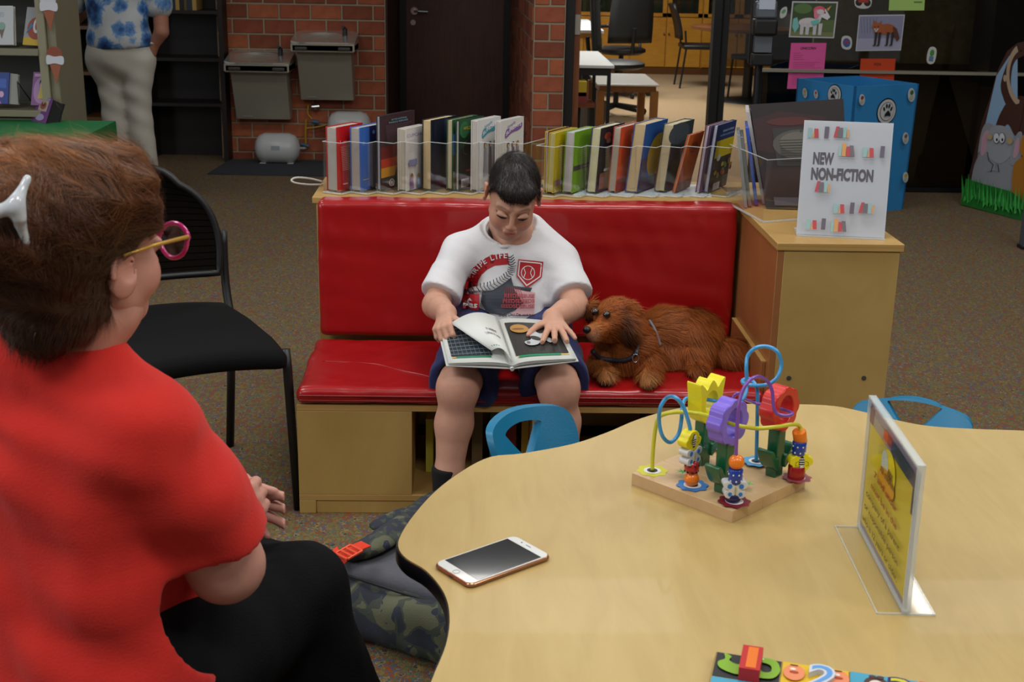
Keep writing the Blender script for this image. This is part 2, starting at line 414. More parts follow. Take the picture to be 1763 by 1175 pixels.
def strands(name, mat, P, Nn, flow, n, L, w, lift=.3, seed=1, parent=None, mask=None, seg=4, cols=None, curl=0, wgt=None, droop=0):
    """hair or fur: tapered ribbons rooted on a surface, combed along flow(P)"""
    rs = np.random.RandomState(seed); ok = np.arange(len(P)) if mask is None else np.nonzero(mask)[0]
    if len(ok) == 0: return None
    ii = rs.choice(ok, n); p = P[ii]+rs.normal(size=(n, 3))*.002; nn = Nn[ii]
    LL = (L(p) if callable(L) else np.full(n, L))*(.7+.6*rs.rand(n)); pts = [p]
    cur = p.copy()
    for k in range(seg):
        f = flow(cur); f = f-nn*(f*nn).sum(1)[:, None]; f /= np.linalg.norm(f, axis=1)[:, None]+1e-9
        d = f+nn*lift*(1 if k == 0 else .15)+rs.normal(size=(n, 3))*.12*(1+curl)
        if droop: d[:, 2] -= droop*k
        d /= np.linalg.norm(d, axis=1)[:, None]; cur = cur+d*(LL/seg)[:, None]; pts.append(cur)
    Q = np.stack(pts, 1)                      # n, seg+1, 3
    t = Q[:, 1:]-Q[:, :-1]; t = np.concatenate([t, t[:, -1:]], 1); side = np.cross(t, nn[:, None, :]); side /= np.linalg.norm(side, axis=2)[..., None]+1e-9
    ww = w*np.array([1]+[.9*(1-.85*k/seg) for k in range(1, seg+1)])[None, :, None]
    VV = np.stack([Q-side*ww, Q+side*ww], 2).reshape(-1, 3)
    base = np.arange(n)[:, None]*(2*(seg+1))+np.arange(seg)[None, :]*2
    FF = np.stack([base, base+1, base+3, base+2], -1).reshape(-1, 4)
    cf = None
    if cols is not None:
        cc = np.array([lin(c)[:3] for c in cols]); pick = rs.randint(0, len(cc), n); v = cc[pick]*(.85+.3*rs.rand(n, 1)); 
        cv = np.repeat(v, 2*(seg+1), 0); cf = lambda P_: cv
    o = surf(name, (VV, FF), mat, parent, True, cf); return o
def smin_pts(p, n): return p
# ================================================ ROOM
MBRICK = [M(c, .9, var=.18, vs=14, bmp=.35, bs=60, key='brick_'+str(i)) for i, c in enumerate(('#9a5238', '#8c4832', '#a65c3c', '#80442f'))]
MMORT = M('#9c917a', .95, bmp=.3, bs=90, key='mortar')
MBLACK = M('#0c0d10', .45, key='black_metal'); MDW = wood('dark_wood', '#4a2a22', '#643c30', .4, (9, 9, 1))
MSTEEL = M('#b0ab9c', .35, .35, var=.06, vs=3, key='brushed_steel'); MCHR = M('#d8d8da', .12, 1, key='chrome')
MDKB = M('#19110f', .5, key='black_brown_board'); MPLB = M('#111113', .5, key='black_plastic')
MCARP = carpet('speckled_carpet', ['#6e6048', '#56655a', '#8a6a3c', '#5c6a48', '#8c4a30', '#4f5e6c', '#90794a', '#444a3e'], 40)
MOFF = M('#9a8262', .95, var=.1, vs=40, key='brightened_carpet')  # tan tone stands in for the brighter light on the office carpet
MDARKC = M('#2b2620', .95, var=.2, vs=60, key='dim_carpet')
YW, YD, YC, YG = 9.3, 10.8, 8.1, 8.3
f = B().box(-6, 6, -2, YW+3, -.05, 0).obj('floor', MCARP); struct(f, 'multicoloured speckled loop carpet')
f = B().box(.56, 6, YG+.0, 17, 0, .004).obj('floor', MOFF); struct(f, 'office carpet behind, coloured tan for the brighter light there')
# brick wall with drinking fountains
def bricks(parent, org, du, n, z0, rows, L, H, gap, th, rs, half=True):
    """individual bricks on a face; du = direction along the face, n = outward normal"""
    du = Vector(du); n = Vector(n); z = Vector((0, 0, 1)); mesh = {}
    def one(a, b, zz):
        w_ = round(b-a, 3); mk = (w_, rs.randrange(4))
        if mk not in mesh:
            T = Matrix((du, n, z)).transposed().to_4x4(); bb = B(T); g = gap/2; c = .004
            bb.add([(g, 0, g), (w_-g, 0, g), (w_-g, 0, H-g), (g, 0, H-g), (g+c, th, g+c), (w_-g-c, th, g+c), (w_-g-c, th, H-g-c), (g+c, th, H-g-c)],
                   [(4, 5, 6, 7), (0, 1, 5, 4), (1, 2, 6, 5), (2, 3, 7, 6), (3, 0, 4, 7)])
            me = bpy.data.meshes.new('brick'); me.from_pydata([tuple(v) for v in bb.v], [], [f if du.cross(z).dot(n) > 0 else tuple(reversed(f)) for f in bb.f]); me.materials.append(MBRICK[mk[1]]); mesh[mk] = me
        o = bpy.data.objects.new('brick', mesh[mk]); C.objects.link(o); o.parent = parent
        o.location = Vector(org)+du*a+z*zz+n*rs.uniform(-.001, .002)
    for r in range(rows):
        x = -(L/2 if (r % 2 and half) else 0)
        while x < n_len[0]-1e-3:
            a = max(0, x); b = min(n_len[0], x+L)
            if b-a > .02: one(a, b, z0+r*H)
            x += L
rs = random.Random(4)
x0 = W(384, 275, Y=YW).x; x1 = W(665, 200, Y=YW).x
wb = struct(B().box(x0, x1, YW, YD+.3, 0, 3).obj('wall_back', MMORT)); n_len = [x1-x0]
bricks(wb, (x0, YW, 0), (1, 0, 0), (0, -1, 0), .047-.1025, 15, .216, .1025, .011, .008, rs)
wl = struct(B().box(-6, x0, YW+.32, YW+.5, 0, 3).obj('wall_left', M('#3a3028', .9)))
# door recess
xl = x1; xr = .275
MJ = M('#3a2014', .6, key='dark_jamb')
struct(B().box(xl-.001, xl+.012, YW+.03, YD, 0, 3).obj('trim_1', MJ))
dr = struct(B().box(W(700, 100, Y=YD).x, W(866, 100, Y=YD).x, YD-.02, YD+.03, .01, 2.15).obj('door_1', MDW), 'dark stained flush wooden door')
dx0 = W(700, 100, Y=YD).x; dx1 = W(866, 100, Y=YD).x
B().box(dx0-.05, dx0, YD-.07, YD+.05, 0, 2.2).box(dx1, dx1+.06, YD-.07, YD+.05, 0, 2.2).box(dx0-.05, dx1+.06, YD-.07, YD+.05, 2.15, 2.22).obj('door_frame', MBLACK, dr)
hp = W(713, 19, Y=YD-.05)
b = B().cyl((hp.x, YD-.02, hp.z), (hp.x, YD-.035, hp.z), .03).cyl((hp.x, YD-.035, hp.z), (hp.x, YD-.08, hp.z), .012)
b.tube([(hp.x, YD-.08, hp.z), (hp.x+.05, YD-.085, hp.z-.002), (hp.x+.11, YD-.08, hp.z-.004)], .009).cyl((hp.x-.01, YD-.02, hp.z-.09), (hp.x-.01, YD-.04, hp.z-.09), .022)
b.obj('door_handle', MCHR, dr, smooth=40)
struct(B().box(dx1+.05, 2, YD+.05, YD+.2, 2.1, 3).box(xl-.3, dx1+.1, YD+.06, YD+.2, 2.2, 3).obj('wall_door', M('#4a4038', .9)))
struct(B().box(xl, dx0-.05, YD-.04, YD+.1, 0, 3).obj('trim_8', MJ))
# brick pillar
px0 = W(918, 100, Y=YC).x; px1 = W(972, 100, Y=YC).x; bx = W(879, 50, Y=YD).x
bb = B(); poly = [(px0, YC), (px1, YC), (px1+.0, YD), (bx, YD)]
pl = struct(bb.prism(poly, 0, 3).obj('wall_pillar', MMORT)); n_len = [px1-px0]
bricks(pl, (px0, YC, 0), (1, 0, 0), (0, -1, 0), .831-8*.104, 14, px1-px0, .104, .011, .007, rs)
d = Vector((bx-px0, YD-YC, 0)); n_len = [d.length-.1]; d.normalize()
bricks(pl, (px0, YC, 0), tuple(d), (d.y*-1, d.x, 0), .831-8*.104, 14, .216, .104, .011, .007, rs)
# storefront frame and glass wall
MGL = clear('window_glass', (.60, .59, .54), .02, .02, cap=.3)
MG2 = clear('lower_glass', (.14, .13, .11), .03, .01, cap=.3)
g0 = px1+.005
def post(xp, wd, yt=YC+.05, dp=.1, name='trim_2'):
    return struct(B().box(xp, xp+wd, yt, yt+dp, 0, 3).obj(name, MBLACK, bevel=.003))
post(g0, .055, name='trim_2')
od = struct(B().box(g0+.058, g0+.095, YC+.1, YC+.95, .01, 2.1).obj('door_2', wood('door_edge', '#6e3a1c', '#8a4e28', .5, (9, 9, 1))), 'open wooden door seen edge on')
B().box(g0+.06, g0+.092, YC+.092, YC+.1, .97, 1.09).cyl((g0+.07, YC+.09, 1.05), (g0+.07, YC+.1, 1.05), .004).obj('hinge_plate', MSTEEL, od)
gx = W(1238, 100, Y=YG).x
post(gx-.05, .05, YG-.03, .1, 'trim_3'); post(gx+.01, .04, YG, .08, 'trim_4')
zr = W(1560, 126, Y=YG).z
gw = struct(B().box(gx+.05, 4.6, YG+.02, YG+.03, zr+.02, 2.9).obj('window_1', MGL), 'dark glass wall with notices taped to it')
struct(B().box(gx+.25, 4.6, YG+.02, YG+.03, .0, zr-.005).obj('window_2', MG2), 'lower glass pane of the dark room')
struct(B().box(gx+.25, 4.6, YG-.005, YG+.045, zr-.006, zr+.012).obj('trim_5', M('#9a9685', .4, .3)))
struct(B().box(gx+.05, 4.6, YG, YG+.05, 0, .03).obj('trim_6', MBLACK))
xp = W(1715, 60, Y=YG).x; struct(B().box(xp, xp+.9, YG+.05, YG+.4, zr, 3).obj('trim_7', M('#0b0c12', .5)))
# dim room behind the glass
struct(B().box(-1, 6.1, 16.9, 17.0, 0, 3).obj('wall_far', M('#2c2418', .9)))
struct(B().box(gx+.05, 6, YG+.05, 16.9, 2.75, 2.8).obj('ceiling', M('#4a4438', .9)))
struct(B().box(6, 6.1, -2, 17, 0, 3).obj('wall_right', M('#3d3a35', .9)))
a = W(1400, 107, Y=8.9); c = W(1703, 107, Y=8.9)
dk = thing('partition_panel', 'dull khaki fabric panel standing behind the glass wall', 'panel', ((a.x+c.x)/2, 8.95, 0))
hw = (c.x-a.x)/2
B().box(-hw, hw, -.02, .02, a.z, a.z+.8).obj('fabric', M('#8a7f64', .95, var=.25, vs=22), dk)
B().box(-hw, hw, -.025, .025, a.z-.07, a.z).obj('rail', wood('rail_wood', '#3a2412', '#4a2e17'), dk)
for sx in (-hw+.02, hw-.05): B().box(sx, sx+.03, -.02, .02, 0, a.z-.07).obj('leg', MBLACK, dk)
# office beyond: back cabinets
cy = W(1100, 128, z=0).y; cxa = W(960, 100, Y=cy).x; cxb = W(1330, 100, Y=cy).x
MOAK = wood('golden_oak', '#a8701c', '#c08a2c', .4, (1, 1, 6)); MGLS = clear('cabinet_glass', (.8, .82, .75), .05, .02)
cw = (cxb-cxa)/3; zt = W(1100, 28, Y=cy).z
MBOOKR = [M(c, .6) for c in ('#27332b', '#303a30', '#4a2f2a', '#3a3a30', '#2a2f3c', '#223028', '#55503c')]
for i in range(3):
    t = thing('oak_cabinet', ('golden oak cabinet with glass doors, left of the mesh office chair', 'golden oak cabinet with glass doors, behind the mesh office chair', 'golden oak cabinet with glass doors, behind the side chair')[i], 'cabinet', (cxa+cw*(i+.5), cy+.25, 0))
    h = cw/2
    B().box(-h, h, -.2, .2, 0, zt).box(-h, h, .15, .2, zt, 1.6).box(-h, -h+.03, -.2, .2, zt, 1.6).box(h-.03, h, -.2, .2, zt, 1.6).box(-h, h, -.25, .2, 1.6, 1.65).obj('body', MOAK, t)
    B().box(-h, h, -.24, -.2, 0, W(1100, 116, Y=cy).z).obj('toe_kick', wood('kick', '#4a2c12', '#5e3816'), t)
    for s in (-1, 1):
        a_, b_ = (-h+.01, -.005) if s < 0 else (.005, h-.01)
        dd = B().box(a_, b_, -.225, -.2, W(1100, 115, Y=cy).z, zt-.01).obj('lower_door', MOAK, t, bevel=.004)
        g = B().box(a_, a_+.05, -.225, -.205, zt, 1.6).box(b_-.05, b_, -.225, -.205, zt, 1.6).box(a_, b_, -.225, -.205, zt, zt+.04).obj('upper_door', MOAK, t)
        B().box(a_+.05, b_-.05, -.217, -.213, zt+.04, 1.6).obj('pane', MGLS, g)
        B().cyl((s*.03, -.226, zt-.2), (s*.03, -.25, zt-.2), .012).obj('knob', MCHR, t)
        q = a_+.06
        k = 0
        while q < b_-.06:
            wd = rs.uniform(.02, .045); B().box(q, q+wd, -.1, .1, zt+.005, zt+rs.uniform(.22, .28)).obj('file_spine', MBOOKR[rs.randrange(7)], t); q += wd+.002
# ---- office furniture
def desk(name, label, x0, x1, y0, y1, z, top, leg, th=.025, lw=.02, cat='table'):
    t = thing(name, label, cat, ((x0+x1)/2, (y0+y1)/2, .004)); a = (x1-x0)/2; b = (y1-y0)/2
    B().box(-a, a, -b, b, z-th, z).obj('table_top', top, t, bevel=.003)
    B().box(-a+.02, a-.02, -b+.02, b-.02, z-th-.05, z-th).obj('apron', leg, t)
    for sx in (-1, 1):
        for sy in (-1, 1): B().box(sx*(a-.03)-lw, sx*(a-.03)+lw, sy*(b-.04)-lw, sy*(b-.04)+lw, 0, z-th-.04).obj('leg', leg, t)
    return t
MWHT = M('#e8ecee', .25, key='white_laminate')
p = W(1058, 114, z=.73); q = W(1024, 89, z=.73)
desk('office_desk', 'white topped desk with black legs just inside the office doorway', g0+.12, p.x, p.y, q.y, .73, MWHT, MBLACK, .02, .012)
p = W(1040, 53, z=.73); q = W(1030, 37, z=.73)
desk('office_desk', 'second white desk farther back, partly hidden by the black office chairs', g0+.2, p.x, p.y, q.y+.3, .73, MWHT, MOAK, .03, .02)
p = W(1135, 147, z=.45); q = W(1110, 128, z=.45)
desk('low_table', 'low oak table with a pale glossy top behind the white desk', W(1030, 147, z=.45).x, p.x, p.y, q.y, .45, M('#c9c6c2', .2, key='pale_top'), wood('mid_oak', '#7a4a1c', '#94602a', .4, (6, 6, 1)), .015, .03)
p = W(1012, 186, z=0)
t = thing('computer_tower', 'black computer tower under the farther white desk', 'computer', (W(1014, 186, z=0).x, p.y, .004))
B().box(-.09, .07, -.2, .2, 0, .36).obj('case', MPLB, t, bevel=.006); B().box(-.07, .05, -.205, -.2, .22, .32).obj('front_panel', M('#1d1f22', .3), t)
t = thing('waste_bin', 'grey plastic bin on the floor below the white office desk', 'bin', (W(1018, 232, z=0).x, W(1018, 232, z=0).y+.15, .004))
B().lathe([(.11, 0), (.15, .24), (.155, .25), (.14, .25), (.1, .02)], n=20).obj('bin_body', M('#6d6f73', .5), t, smooth=40)
for i, (px, py, col) in enumerate(((997, 150, '#d0b428'), (998, 168, '#8e3a34'))):
    p = W(px, py, Y=8.75); o = B().box(p.x-.02, p.x+.05, 8.72, 8.9, p.z-.06, p.z+.04).obj('paper_bundle', M(col, .6), bevel=.003)
    tag(o, ('yellow paper packet on the desk shelf', 'dark red folder on the desk shelf below the yellow packet')[i], 'folder')
p = W(997, 176, Y=8.75); t = thing('desk_shelf', 'low wooden ledge under the white office desk', 'shelf', (p.x, 8.8, 0)); B().box(-.05, .1, -.1, .1, p.z-.03, p.z).obj('ledge', wood('ledge', '#7a3a1c', '#8c4c28'), t); B().box(-.04, -.02, -.08, .08, 0, p.z-.03).obj('leg', MBLACK, t); B().box(.07, .09, -.08, .08, 0, p.z-.03).obj('leg', MBLACK, t)
MMESH = M('#16181a', .7, bmp=.5, bs=300, key='mesh_black')
def office_chair(loc, rz, label, arms=True, back=True):
    t = thing('office_chair', label, 'chair', loc, rz)
    o = B().lathe([(.0, .42), (.2, .425), (.25, .45), (.25, .48), (.2, .5), (0, .5)], n=24).obj('seat', MPLB, t, smooth=50)
    if back:
        pts = []; n = 9
        b = B()
        for i in range(n):
            for j in range(7):
                u = (j/6-.5)*2; h = .55+.62*i/(n-1); wd = .24*(1-.25*(i/(n-1))**3)
                pts.append((u*wd, .2+.05*(i/(n-1))+.04*u*u*-1, h))
        fs = [(i*7+j, i*7+j+1, (i+1)*7+j+1, (i+1)*7+j) for i in range(n-1) for j in range(6)]
        b.add(pts, fs); o = b.obj('backrest', MMESH, t, smooth=True); m = o.modifiers.new('s', 'SOLIDIFY'); m.thickness = .03
        B().tube([(0, .1, .44), (0, .25, .46), (0, .28, .7)], .02).obj('back_post', MPLB, t)
    if arms:
        for s in (-1, 1): B().tube(spline([(s*.24, .18, .72), (s*.27, 0, .7), (s*.27, -.14, .66), (s*.26, -.1, .52), (s*.22, 0, .46)], 5), .016).obj('armrest', MPLB, t, smooth=True)
    B().cyl((0, 0, .08), (0, 0, .43), .025).obj('gas_column', MPLB, t)
    for k in range(5):
        a = 2*PI*k/5+.3; c, s_ = math.cos(a), math.sin(a)
        l = B().tube([(0, 0, .1), (.3*c, .3*s_, .065)], [.025, .014], 6).obj('base_leg', MPLB, t)
        B().cyl((.3*c-.012*s_, .3*s_+.012*c, .03), (.3*c+.012*s_, .3*s_-.012*c, .03), .03).obj('caster', MPLB, l)
    return t
p = W(1070, 81, z=.5); office_chair((p.x, p.y, .004), R(200), 'black mesh high-back office chair with armrests before the oak cabinets')
p = W(1062, 104, z=.5); office_chair((p.x, p.y-.05, .004), R(80), 'black armless office chair with round seat behind the white desk', arms=False)
def side_chair(name, loc, rz, label):
    t = thing(name, label, 'chair', loc, rz)
    B().box(-.22, .22, -.22, .22, .42, .47).obj('seat', MPLB, t, bevel=.015)
    n = 7; pts = []; fs = []
    for i in range(n):
        for j in range(5): u = (j/4-.5)*2; pts.append((u*.2, .21+.1*(i/6)**1.6+.02*u*u, .52+.38*i/6))
    fs = [(i*5+j, i*5+j+1, (i+1)*5+j+1, (i+1)*5+j) for i in range(n-1) for j in range(4)]
    o = B().add(pts, fs).obj('backrest', MPLB, t, smooth=True); o.modifiers.new('s', 'SOLIDIFY').thickness = .035
    for s in (-1, 1):
        B().tube([(s*.2, -.2, .43), (s*.21, -.23, 0)], .011).obj('leg', MBLACK, t)
        B().tube([(s*.2, .21, .62), (s*.2, .19, .43), (s*.21, .24, 0)], .011).obj('leg', MBLACK, t)
    return t
p = W(1202, 150, z=0); side_chair('side_chair', (p.x, p.y, .004), R(90), 'black curved-back side chair standing alone by the brown round table')
p = W(1285, 165, z=0); side_chair('side_chair', (p.x, p.y-.6, .004), R(-60), 'black side chair behind the dark post, right of the brown round table')
p = W(1240, 48, z=.74); t = thing('round_table', 'brown round-cornered meeting table half hidden by the dark post', 'table', (p.x+.35, p.y+.2, .004))
B().lathe([(0, .70), (.5, .70), (.6, .715), (.6, .74), (0, .74)], n=32).obj('table_top', wood('brown_top', '#4e2c18', '#6b4226'), t, smooth=40)
B().cyl((0, 0, 0), (0, 0, .7), .05).obj('pedestal', MBLACK, t); B().lathe([(.3, 0), (.28, .02), (.05, .05)], n=24).obj('foot', MBLACK, t, smooth=40)
# ---- drinking fountains
def fountain(px0, px1, ylip, ybot, label):
    Yf = YW-.33; a = W(px0, ylip, Y=Yf); c = W(px1, ylip, Y=Yf); cx = (a.x+c.x)/2; hw = (c.x-a.x)/2; zt = a.z
    t = thing('drinking_fountain', label, 'drinking fountain', (cx, YW-.01, 0)); D = .32
    st = zt-.085; zb = W(px0, ybot, Y=YW-.12).z
    # rounded box head with a dished basin
    B().box(-hw, hw, -D, 0, st+.02, zt-.006).obj('head', MSTEEL, t, bevel=.012, seg=3)
    n = 28; outer = []; 
    for i in range(n):
        an = 2*PI*i/n; x_, y_ = math.cos(an), math.sin(an); s_ = 1/max(abs(x_), abs(y_)); outer.append((x_*s_*(hw+.003), y_*s_*(D/2+.003)-D/2))
    inner = circ(-.02, -D/2-.005, hw*.72, D*.36, n)
    b = B(); b.ring(outer, inner, zt-.008, zt+.004)
    rings = [(inner, zt+.002)]
    for k in range(1, 6): q = 1-k/5; rings.append(([( -.02+(x_+.02)*q, -D/2-.005+(y_+D/2+.005)*q) for x_, y_ in inner], zt-.045*(1-q*q)))
    vs = [(x_, y_, z_) for L, z_ in rings for x_, y_ in L]; fs = [(i*n+(j+1) % n, i*n+j, (i+1)*n+j, (i+1)*n+(j+1) % n) for i in range(5) for j in range(n)]
    b.add(vs, fs); tl_k = lambda y: .055*(y+D)/D
    for v in b.v: v.z += tl_k(v.y)
    b.obj('basin', M('#d8d8d0', .22, .75, key='polished_steel'), t, smooth=50)
    B().hexa([(-hw, -D, st+.03), (hw, -D, st+.03), (hw, 0, st+.03), (-hw, 0, st+.03), (-hw, -D, zt-.009), (hw, -D, zt-.009), (hw, 0, zt+.045), (-hw, 0, zt+.045)]).obj('head_wedge', MSTEEL, t)
    B().cyl((hw*.62, -.12, zt), (hw*.62, -.12, zt+.085), .017).cyl((hw*.62, -.12, zt+.085), (hw*.56, -.15, zt+.095), .011).obj('spout', M('#55595e', .3, .8), t, smooth=40)
    for s in (-1, 1):
        B().box(s*hw*.68-.042, s*hw*.68+.042, -D-.012, -D+.002, st+.035, st+.058).obj('push_bar', M('#3f3d3b', .4), t, bevel=.006)
    b = B(); b.hexa([(-hw+.03, -.1, zb), (hw-.03, -.1, zb), (hw-.03, 0, zb), (-hw+.03, 0, zb), (-hw+.03, -D+.06, st+.02), (hw-.03, -D+.06, st+.02), (hw-.03, 0, st+.02), (-hw+.03, 0, st+.02)])
    b.obj('apron', M('#a29d8e', .42, .25, key='apron_steel'), t, bevel=.004)
    P0 = Pr((cx-hw+.08, YW-.01-.1-.0035-.012, zb+.02), (1, 0, 0), (0, -.10, .3), .0006)
    P0.rect(0, 0, .028, .022, '#a9a69c'); P0.rect(.034, 0, .062, .022, '#a9a69c'); P0.obj('rating_plate', t)
    return t
fountain(385, 497, 108, 205, 'lower stainless steel drinking fountain, the left one of the pair')
fountain(500, 610, 73, 172, 'upper stainless steel drinking fountain, the right one of the pair')
def tank(px0, px1, pyc, Y, r, z, label):
    a = W(px0, pyc, Y=Y).x; c = W(px1, pyc, Y=Y).x; L = c-a
    t = thing('pressure_tank', label, 'tank', ((a+c)/2, Y, 0))
    pr = [(0, 0), (r*.5, .012), (r*.85, .035), (r, .075), (r, L-.075), (r*.85, L-.035), (r*.5, L-.012), (0, L)]
    B().lathe(pr, (-L/2, 0, z), (1, 0, 0), 28).obj('tank_body', M('#c3c5c4', .3, key='tank_white'), t, smooth=40)
    B().cyl((L/2-.005, 0, z), (L/2+.035, 0, z), .012).obj('outlet', M('#8a8a86', .4, .5), t)
    for s in (-1, 1): B().box(s*L*.3-.02, s*L*.3+.02, -.07, .07, 0, max(.012, z-r+.01)).obj('foot', M('#b9bbba', .5), t)
    B().box(-.03, .03, -r-.001, -r+.001, z+.0, z+.03).obj('label_sticker', M('#9fa6ad', .5), t)
tank(438, 517, 247, YW-.2, .105, .106, 'white pressure tank lying on the dark mat below the lower fountain')
tank(563, 640, 212, YW-.14, .1, .26, 'white tank under the upper fountain, mostly hidden behind books')
# pipes
def WX(px, py, dy=.05): return W(px, py, Y=YW-dy)
t = thing('water_pipes', 'thin yellow water tube with valves on the brick wall between the tanks', 'pipe', (WX(530, 200).x, YW-.03, 0))
B().tube(spline([WX(527, 205), WX(526, 230), WX(527, 256)], 4), .007).tube(spline([WX(527, 221), WX(545, 219), WX(566, 214)], 4), .005).tube(spline([WX(531, 180), WX(530, 195), WX(537, 205)], 4), .005).obj('tube', M('#b08a18', .4), t, world=True)
B().cyl(WX(537, 184), WX(550, 183), .022).ball(WX(543, 186), .02, 10).obj('chrome_valve', MCHR, t, world=True)
B().cyl(WX(537, 209), WX(549, 211), .015).obj('blue_valve', M('#3d5a74', .4), t, world=True)
B().cyl(WX(518, 248), WX(532, 252), .014).obj('blue_valve', M('#3d5a74', .4), t, world=True)
a = [W(395, 277, z=0), W(357, 301, z=0), W(700, 307, z=0), W(700, 280, z=0)]
tag(B().prism([(p.x, p.y) for p in reversed(a)], 0, .008).obj('floor_mat', M('#2f3238', .95, bmp=.5, bs=200)), 'dark grey ribbed floor mat under the drinking fountains', 'mat')
# ---- dark bookcases at the left
def bookcase(name, px0, px1, Y, depth, shelfpx, label, books, zt=2.1, edge=None):
    a = W(px0, 150, Y=Y).x; c = W(px1, 150, Y=Y).x; cx = (a+c)/2; hw = (c-a)/2
    t = thing(name, label, 'bookcase', (cx, Y+depth/2, 0))
    b = B(); b.box(-hw, -hw+.03, -depth/2, depth/2, 0, zt); b.obj('side_panel', MDKB, t)
    B().box(hw-.03, hw, -depth/2, depth/2, 0, zt).obj('side_panel', MDKB, t)
    B().box(-hw+.03, hw-.03, depth/2-.012, depth/2, 0, zt).obj('back_panel', MDKB, t)
    for k, s in enumerate(shelfpx):
        z = W((px0+px1)/2, s, Y=Y).z; B().box(-hw+.03, hw-.03, -depth/2+.005, depth/2-.012, z-.022, z).obj('shelf', edge or MDKB, t)
    for (b0, b1, s, hh, cols) in books:
        z = W(b0, s, Y=Y).z; x = W(b0, s, Y=Y+.04).x; xe = W(b1, s, Y=Y+.04).x; i = 0
        while x < xe-.012:
            wd = rs.uniform(.018, .035); h_ = hh*rs.uniform(.88, 1)
            o = B().box(x, x+wd-.002, Y+.04, Y+depth-.05, z, z+h_).obj('book', M(cols[i % len(cols)], .5)); tag(o, books_lbl, 'book', name.replace('_', ' ')+' books'); x += wd; i += 1
    return t
books_lbl = 'small book in the top row of the black-brown bookcase'
bookcase('bookcase', 246, 388, 9.12, .3, (280, 178, 100, 18), 'tall black-brown bookcase left of the drinking fountains, mostly empty', [(250, 340, 17, .24, ('#1d1a18', '#5a5024', '#26303c', '#b0904a', '#222', '#8a8030'.replace('#222', '#222222'))[:4])])
books_lbl = 'small book on the brown-edged shelves behind the standing person'
bookcase('bookcase', 100, 200, 8.9, .3, (285, 202, 124, 45), 'dark bookcase with shelf edges coloured as if lit between the display shelf and the standing person', [(116, 140, 201, .3, ('#1c2a3a', '#2c3430', '#43403a')), (116, 136, 123, .28, ('#707a3a', '#8a8a66', '#2b3320')), (114, 133, 44, .25, ('#151a2a', '#20242e'))], edge=wood('lit_edge', '#5a3a12', '#6e4a1c'))  # lighter brown puts the light on the shelf edges into their colour
# ---- grey metal display shelf with its books, green table in front
MTAN = M('#7d7862', .5, key='tan_metal'); MTANI = M('#4c4a42', .6, key='inner_metal')
YS = 5.95
se = W(110, 200, Y=YS).x; z1 = W(60, 83, Y=YS).z; z2 = W(60, 188, Y=YS).z
t = thing('display_shelf', 'tan metal display shelving holding face-out books at the left edge', 'shelf', (se-.6, YS+.15, 0))
B().box(.56, .6, -.17, .2, 0, 2.0).obj('end_panel', MTAN, t, bevel=.004)
B().box(.525, .56, -.19, -.15, 0, 2.0).obj('upright', M('#8c866e', .5), t)
B().box(-.7, .56, .17, .2, 0, 2.0).obj('back_panel', MTANI, t)
for z in (z1, z2, z1+(z1-z2)): B().box(-.7, .525, -.2, .17, z-.03, z).obj('shelf', MTAN, t, bevel=.003)
B().box(-.7, .525, -.16, -.12, 0, z2-.04).obj('base_panel', MTAN, t)
def cover_book(name, q, th, label, draw, pages='#ded8c4', cover='#c8c8c8', cat='book', group=None, back=None):
    """upright face-out book from its four cover corners (world), bl, br, tr, tl"""
    bl, br, tr, tl = [Vector(v) for v in q]; U = br-bl; V = tl-bl; n = U.cross(V).normalized()
    t = thing(name, label, cat, tuple(bl), 0, group)
    i = -n*th; e = .03
    u, v = U.normalized()*.004, V.normalized()*.004
    B().hexa([bl+u+v-n*.001, br-u+v-n*.001, br-u+v+i, bl+u+v+i, tl+u-v-n*.001, tr-u-v-n*.001, tr-u-v+i, tl+u-v+i]).obj('pages', M(pages, .8), t, world=True)
    for off in (Vector((0, 0, 0)), i): B().hexa([bl+off, br+off, br+off-n*.0015, bl+off-n*.0015, tl+off, tr+off, tr+off-n*.0015, tl+off-n*.0015]).obj('cover', M(cover, .4), t, world=True)
    B().hexa([bl, bl+u*.5, bl+u*.5+i, bl+i, tl, tl+u*.5, tl+u*.5+i, tl+i]).obj('spine', M(cover, .4), t, world=True)
    if draw:
        P0 = Pr(bl, U, V, .0006); draw(P0); P0.obj('cover_print', t)
    return t
def quad(px, Y, dy=.03):   # px corners bl, br, tr, tl on a plane leaning back
    return [W(*px[0], Y=Y), W(*px[1], Y=Y), W(*px[2], Y=Y+dy), W(*px[3], Y=Y+dy)]
def dA(P): P.rect(.02, .02, .98, .98, '#b9bec2'); P.text('ICED', .2, .72, .12, '#8ea6b4'); P.poly([(.3, .45), (.6, .45), (.45, .15)], '#6b5a50'); P.ell(.45, .48, .16, .1, '#7fa294')
cover_book('picture_book', quad([(-14, 77), (24, 77), (22, 10), (-14, 10)], YS-.02), .03, 'pale book with a small ice cream cone on its cover, top shelf', dA, cover='#c6cac9')
def dB(P):
    P.rect(0, 0, 1, 1, '#8c8f94'); P.rect(0, 0, 1, .2, '#b99a1e'); P.ell(.55, .45, .42, .3, '#8e3a22'); P.ell(.55, .52, .16, .2, '#c9cdd2'); P.ell(.55, .52, .07, .12, '#8e3a22'); P.poly([(.1, .3), (.4, .5), (.3, .6)], '#3d6a9c'); P.poly([(.6, .25), (.95, .4), (.8, .6)], '#4a7a9a')
cover_book('picture_book', quad([(39, 77), (76, 79), (82, 14), (47, 12)], YS-.02), .02, 'colourful book with a red animal and yellow band on its cover, top shelf', dB)
